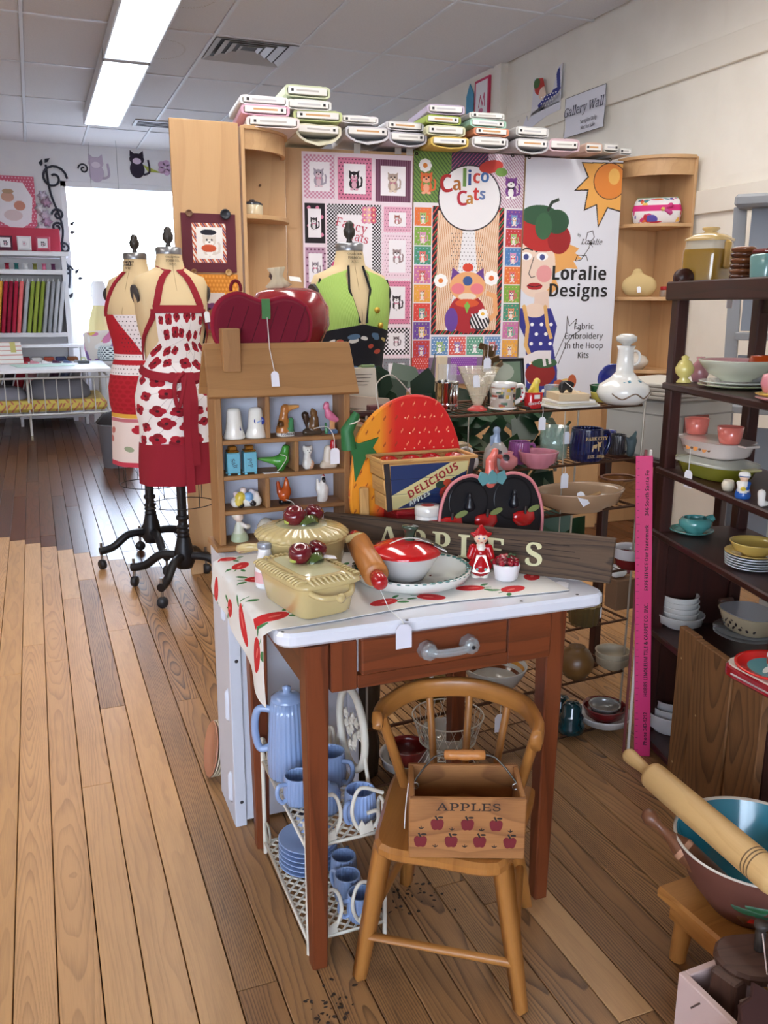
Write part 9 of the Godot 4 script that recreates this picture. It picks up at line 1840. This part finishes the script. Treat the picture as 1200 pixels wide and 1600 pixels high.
# ------------------------------------------------------------------ near right corner
func near_corner() -> void:
	var o := thing("plank_screen", "low screen of old brown planks in front of the dark bookcase", "plank screen", onh(1050, 1240, 0.0) + Vector3(-0.015, 0, 0), -101.0)
	var ws := [0.085, 0.17, 0.12]; var x := 0.0
	for k in 3:
		obj("plank", box(ws[k] - 0.004, 0.5 - 0.006 * k, 0.02, 0.002, Vector2(0.05 * k, 0.2 * k)), W.barn, o, Vector3(x + ws[k] / 2, 0.25, 0.003 * (k % 2))); x += ws[k]
	obj("batten", box(x, 0.04, 0.015), W.barn, o, Vector3(x / 2, 0.4, -0.02))
	for e in [[0.12, 0.30], [0.03, 0.42], [0.03, 0.12]]: obj("nail", lathe([[0.003, 0], [0, 0.001]], 7), mt(c(190, 160, 110), 0.5), o, Vector3(e[0], e[1], 0.0135), Vector3(90, 0, 0))
	# red and cream enamel table
	var h := 0.58
	var t := thing("red_rim_table", "small cream enamel table with a red rounded rim and red plate on it", "table", Vector3(1.512, 0, -1.14))
	var p := []
	for q in [[0.2, 0.21, 0], [-0.2, 0.21, 90], [-0.2, -0.21, 180], [0.2, -0.21, 270]]:
		for k in 5: p.append(Vector2(q[0] - 0.04 * signf(q[0]), q[1] - 0.04 * signf(q[1])) + Vector2(0.04, 0).rotated(deg_to_rad(q[2] + k * 22.5)))
	obj("rim", slab(p, 0.03, 0.006), glaze(c(150, 20, 30)), t, Vector3(0, h - 0.0155, 0), Vector3(-90, 0, 0)); obj("top", slab(p, 0.004, 0.001), glaze(c(222, 206, 192)), t, Vector3(0, h - 0.001, 0), Vector3(-90, 0, 0), Vector3(0.985, 0.985, 1))
	obj("chrome_line", box(0.002, 0.004, 0.34), mt(c(206, 190, 186), 0.3, 0.4), t, Vector3(-0.201, h - 0.016, 0))
	for e in [[-0.02, -0.1], [0.16, -0.1], [-0.02, 0.17], [0.16, 0.17]]: obj("leg", tube([Vector3(e[0], 0, e[1]), Vector3(e[0], h - 0.03, e[1])], 0.014, 10), glaze(c(206, 196, 186)), t)
	var pl := thing("red_plate", "red-rimmed oval plate with a teal picture in its well", "plate", Vector3(1.385, h + 0.0015, -1.262)); obj("rim", lathe([[0.055, 0.0015], [0.075, 0.008], [0.082, 0.010], [0.082, 0.006], [0.06, 0.0], [0.05, 0.0]], 40), glaze(c(206, 34, 32)), pl); obj("picture", lathe([[0, 0.002], [0.056, 0.002]], 36), glaze(c(96, 150, 156)), pl); obj("swirl", slab(oval(0, 0, 0.02, 0.006), 0.001, 0), mt(c(214, 220, 214), 0.4), pl, Vector3(-0.025, 0.0026, 0.0), Vector3(-90, 30, 0))
	for k in 2: 
		var s := thing("bucket_shaker", ["white shaker with a red label on the red plate", "white shaker with a blue label on the red plate"][k], "shaker", Vector3(1.385 + 0.012 * k, h + 0.0045, -1.272 + 0.034 * k)); obj("body", lathe([[0, 0], [0.010, 0], [0.013, 0.026], [0.010, 0.033], [0, 0.035]], 20), glaze(c(230, 226, 224)), s); obj("label", lathe([[0.0114, 0.006], [0.0134, 0.022]], 20), mt([c(176, 60, 54), c(40, 64, 130)][k], 0.4), s)
	# bench, blue bowl, rolling pins
	var b := thing("low_bench", "low honey-coloured wooden bench under the blue bowl", "bench", Vector3(1.27, 0, -1.09), 3.0)
	obj("top", box(0.34, 0.026, 0.30, 0.006), W.bench, b, Vector3(0, 0.152, 0)); obj("apron", box(0.30, 0.045, 0.26, 0.004), W.bench, b, Vector3(0, 0.117, 0))
	for e in [[-0.12, -0.11], [0.12, -0.11], [-0.12, 0.11], [0.12, 0.11]]: obj("leg", tube([Vector3(e[0] * 1.06, 0, e[1] * 1.06), Vector3(e[0], 0.12, e[1])], [0.017, 0.021], 12), W.bench, b)
	var bw := thing("blue_bowl", "big rough brown bowl glazed turquoise inside with painted fruit on its side", "bowl", Vector3(1.225, 0.1655, -1.118))
	obj("outside", lathe([[0, 0], [0.075, 0], [0.08, 0.006], [0.12, 0.06], [0.15, 0.135], [0.152, 0.142]], 56), mt(c(110, 66, 54), 0.6), bw); obj("glaze_rim", lathe([[0.152, 0.142], [0.150, 0.146], [0.145, 0.142]], 56), glaze(c(214, 206, 192)), bw); obj("inside", lathe([[0.145, 0.142], [0.114, 0.062], [0.07, 0.014], [0, 0.012]], 56), glaze(c(52, 134, 152)), bw)
	var side := func(a: float, y: float) -> Vector3: return Vector3(cos(deg_to_rad(a)), 0, sin(deg_to_rad(a))) * (0.082 + (y - 0.006) * 0.545 + 0.002) + Vector3(0, y, 0)
	for e in [[136, 0.075, c(34, 84, 50), 0.032, 0.012], [128, 0.085, c(40, 96, 56), 0.026, 0.010], [122, 0.065, c(28, 70, 44), 0.024, 0.010], [113, 0.055, c(206, 40, 34), 0.014, 0.012], [106, 0.075, c(190, 30, 30), 0.009, 0.009], [134, 0.045, c(206, 44, 30), 0.016, 0.010], [92, 0.060, c(222, 196, 90), 0.024, 0.016], [93, 0.038, c(222, 90, 40), 0.018, 0.011]]: obj("painted_fruit", lathe([[0, 0.004], [0.6, 0.003], [1, 0]], 18), mt(e[2], 0.4), bw, side.call(e[0], e[1]), Vector3(62, 90 - e[0], 0), Vector3(e[3], 1, e[4]))
	var A := onh(980, 1178, 0.352); var B := onh(1196, 1362, 0.352)
	var rp := thing("big_rolling_pin", "long pale wooden rolling pin laid across the blue bowl", "rolling pin", A); rp.look_at_from_position(A, B, Vector3.UP)
	obj("pin", lathe([[0, 0], [0.013, 0.001], [0.0165, 0.008], [0.0165, 0.018], [0.0125, 0.06], [0.012, 0.080], [0.016, 0.088], [0.029, 0.096], [0.030, 0.106], [0.030, 0.45], [0.028, 0.46], [0.014, 0.47], [0.013, 0.5], [0.016, 0.53], [0, 0.54]], 30), W.pin, rp, Vector3.ZERO, Vector3(-90, 0, 0))
	for k in 3: obj("burnt_ring", lathe([[0.0301, 0.40 + k * 0.008], [0.0303, 0.4015 + k * 0.008], [0.0301, 0.403 + k * 0.008]], 30), mt(c(110, 84, 54), 0.6), rp, Vector3.ZERO, Vector3(-90, 0, 0))
	A = onh(1016, 1277, 0.326); B = onh(1115, 1372, 0.25)
	var rb := thing("brown_rolling_pin", "dark brown rolling pin with a ball grip lying inside the blue bowl", "rolling pin", A); rb.look_at_from_position(A, B, Vector3.UP)
	obj("pin", lathe([[0, -0.018], [0.012, -0.014], [0.0175, 0], [0.012, 0.014], [0.008, 0.022], [0.0095, 0.04], [0.0125, 0.05], [0.022, 0.075], [0.023, 0.085], [0.023, 0.24], [0, 0.245]], 28), W.pin_brown, rb, Vector3.ZERO, Vector3(-90, 0, 0)); obj("pale_ring", lathe([[0.0228, 0.077], [0.0234, 0.081], [0.0234, 0.086], [0.023, 0.088]], 28), mt(c(190, 140, 110), 0.5), rb, Vector3.ZERO, Vector3(-90, 0, 0))
	var cd := thing("lettered_block", "cream block lettered FRESH lying in the blue bowl", "block", bw.position + Vector3(0.085, 0.105, 0.0), -20.0); obj("block", box(0.06, 0.03, 0.02, 0.003), mt(c(206, 200, 180), 0.7), cd, Vector3.ZERO, Vector3(-30, 0, 4)); text("FRESH", 0.014, mt(c(120, 120, 110), 0.7), cd, Vector3(0, 0.004, 0.0115), Vector3(-30, 0, 4), "lettering", "Droid Sans", 700, 0, 0.0006)
	# pink-white box with old wooden things
	var q := onh(1061, 1516, 0.2)
	var wb := thing("whitewashed_box", "open whitewashed pinkish wooden box on the floor beside the bench", "box", q + Vector3(0.09, -0.2, 0.125), 2.0); var wm := mt(c(206, 178, 170), 0.75)
	for s in [-1, 1]: obj("side", box(0.014, 0.2, 0.25), wm, wb, Vector3(s * 0.083, 0.1, 0)); obj("end", box(0.152, 0.2, 0.014), wm, wb, Vector3(0, 0.1, s * 0.118))
	obj("bottom", box(0.15, 0.01, 0.22), wm, wb, Vector3(0, 0.006, 0))
	for k in 5: obj("worn_streak", box(0.0006, 0.02 + 0.012 * (k % 3), 0.003, 0), mt(c(96, 76, 70), 0.8), wb, Vector3(-0.0904, 0.05 + 0.03 * k, 0.06 - 0.035 * k), Vector3(14 * k - 20, 0, 0))
	one("old_post", "short dark brown wooden post standing in the whitewashed box", "post", box(0.035, 0.215, 0.05, 0.003), W.old, q + Vector3(0.052, -0.2 + 0.119, 0.06), Vector3(0, 12, 0))
	var lb := thing("plug_board", "worn dark board with rounded end and a tall wooden peg tied with a tag", "board", Vector3(1.145, 0.166, -0.885), 0.0)
	lb.position = onh(1160, 1500, 0.225)
	var bp := []
	for k in 9: bp.append(Vector2(-0.055, 0) + Vector2(0.055, 0).rotated(deg_to_rad(90 + 22.5 * k)))
	bp.append_array([Vector2(0.16, -0.055), Vector2(0.16, 0.055)])
	obj("board", slab(bp, 0.02, 0.005), W.old, lb, Vector3(0.06, 0, 0.02), Vector3(-90, -18, 0)); obj("support", box(0.06, 0.21, 0.06), W.old, lb, Vector3(0.12, -0.118, 0.03))
	obj("peg", lathe([[0, 0.008], [0.008, 0.008], [0.0095, 0.045], [0.007, 0.05], [0.0125, 0.056], [0.0125, 0.063], [0, 0.065]], 18), mt(c(60, 52, 46), 0.5), lb, Vector3(0.035, 0, 0.0)); obj("string", tube(spline([Vector3(0.03, 0.05, 0.008), Vector3(0.01, 0.02, 0.04), Vector3(-0.004, -0.01, 0.065)]), 0.0013, 5), mt(c(214, 190, 180), 0.9), lb); obj("price_tag", slab([Vector2(-0.012, -0.036), Vector2(0.012, -0.036), Vector2(0.012, -0.008), Vector2(0.005, 0), Vector2(-0.005, 0), Vector2(-0.012, -0.008)], 0.0012, 0.0002), mt(c(150, 154, 166), 0.8), lb, Vector3(-0.004, -0.009, 0.066), Vector3(-20, -10, -8))
	var mp := thing("leaf_plaque", "reddish brown jagged leaf-shaped wooden plaque leaning in the whitewashed box", "plaque", onh(1180, 1592, 0.24), 0.0); obj("plaque", slab([Vector2(-0.055, -0.06), Vector2(-0.04, -0.035), Vector2(-0.045, -0.02), Vector2(-0.025, 0.0), Vector2(-0.022, 0.02), Vector2(0.0, 0.03), Vector2(0.008, 0.05), Vector2(0.03, 0.036), Vector2(0.06, 0.03), Vector2(0.08, -0.06)], 0.012, 0.002), mt(c(58, 26, 20), 0.9), mp, Vector3.ZERO, Vector3(-38, -15, 0)); obj("stake", box(0.03, 0.24, 0.02), W.old, mp, Vector3(0.02, -0.12, -0.03)); obj("cream_mark", slab(oval(0, 0, 0.005, 0.012), 0.002, 0), mt(c(206, 196, 150), 0.6), mp, Vector3(-0.018, -0.030, 0.036), Vector3(-38, -15, 30))
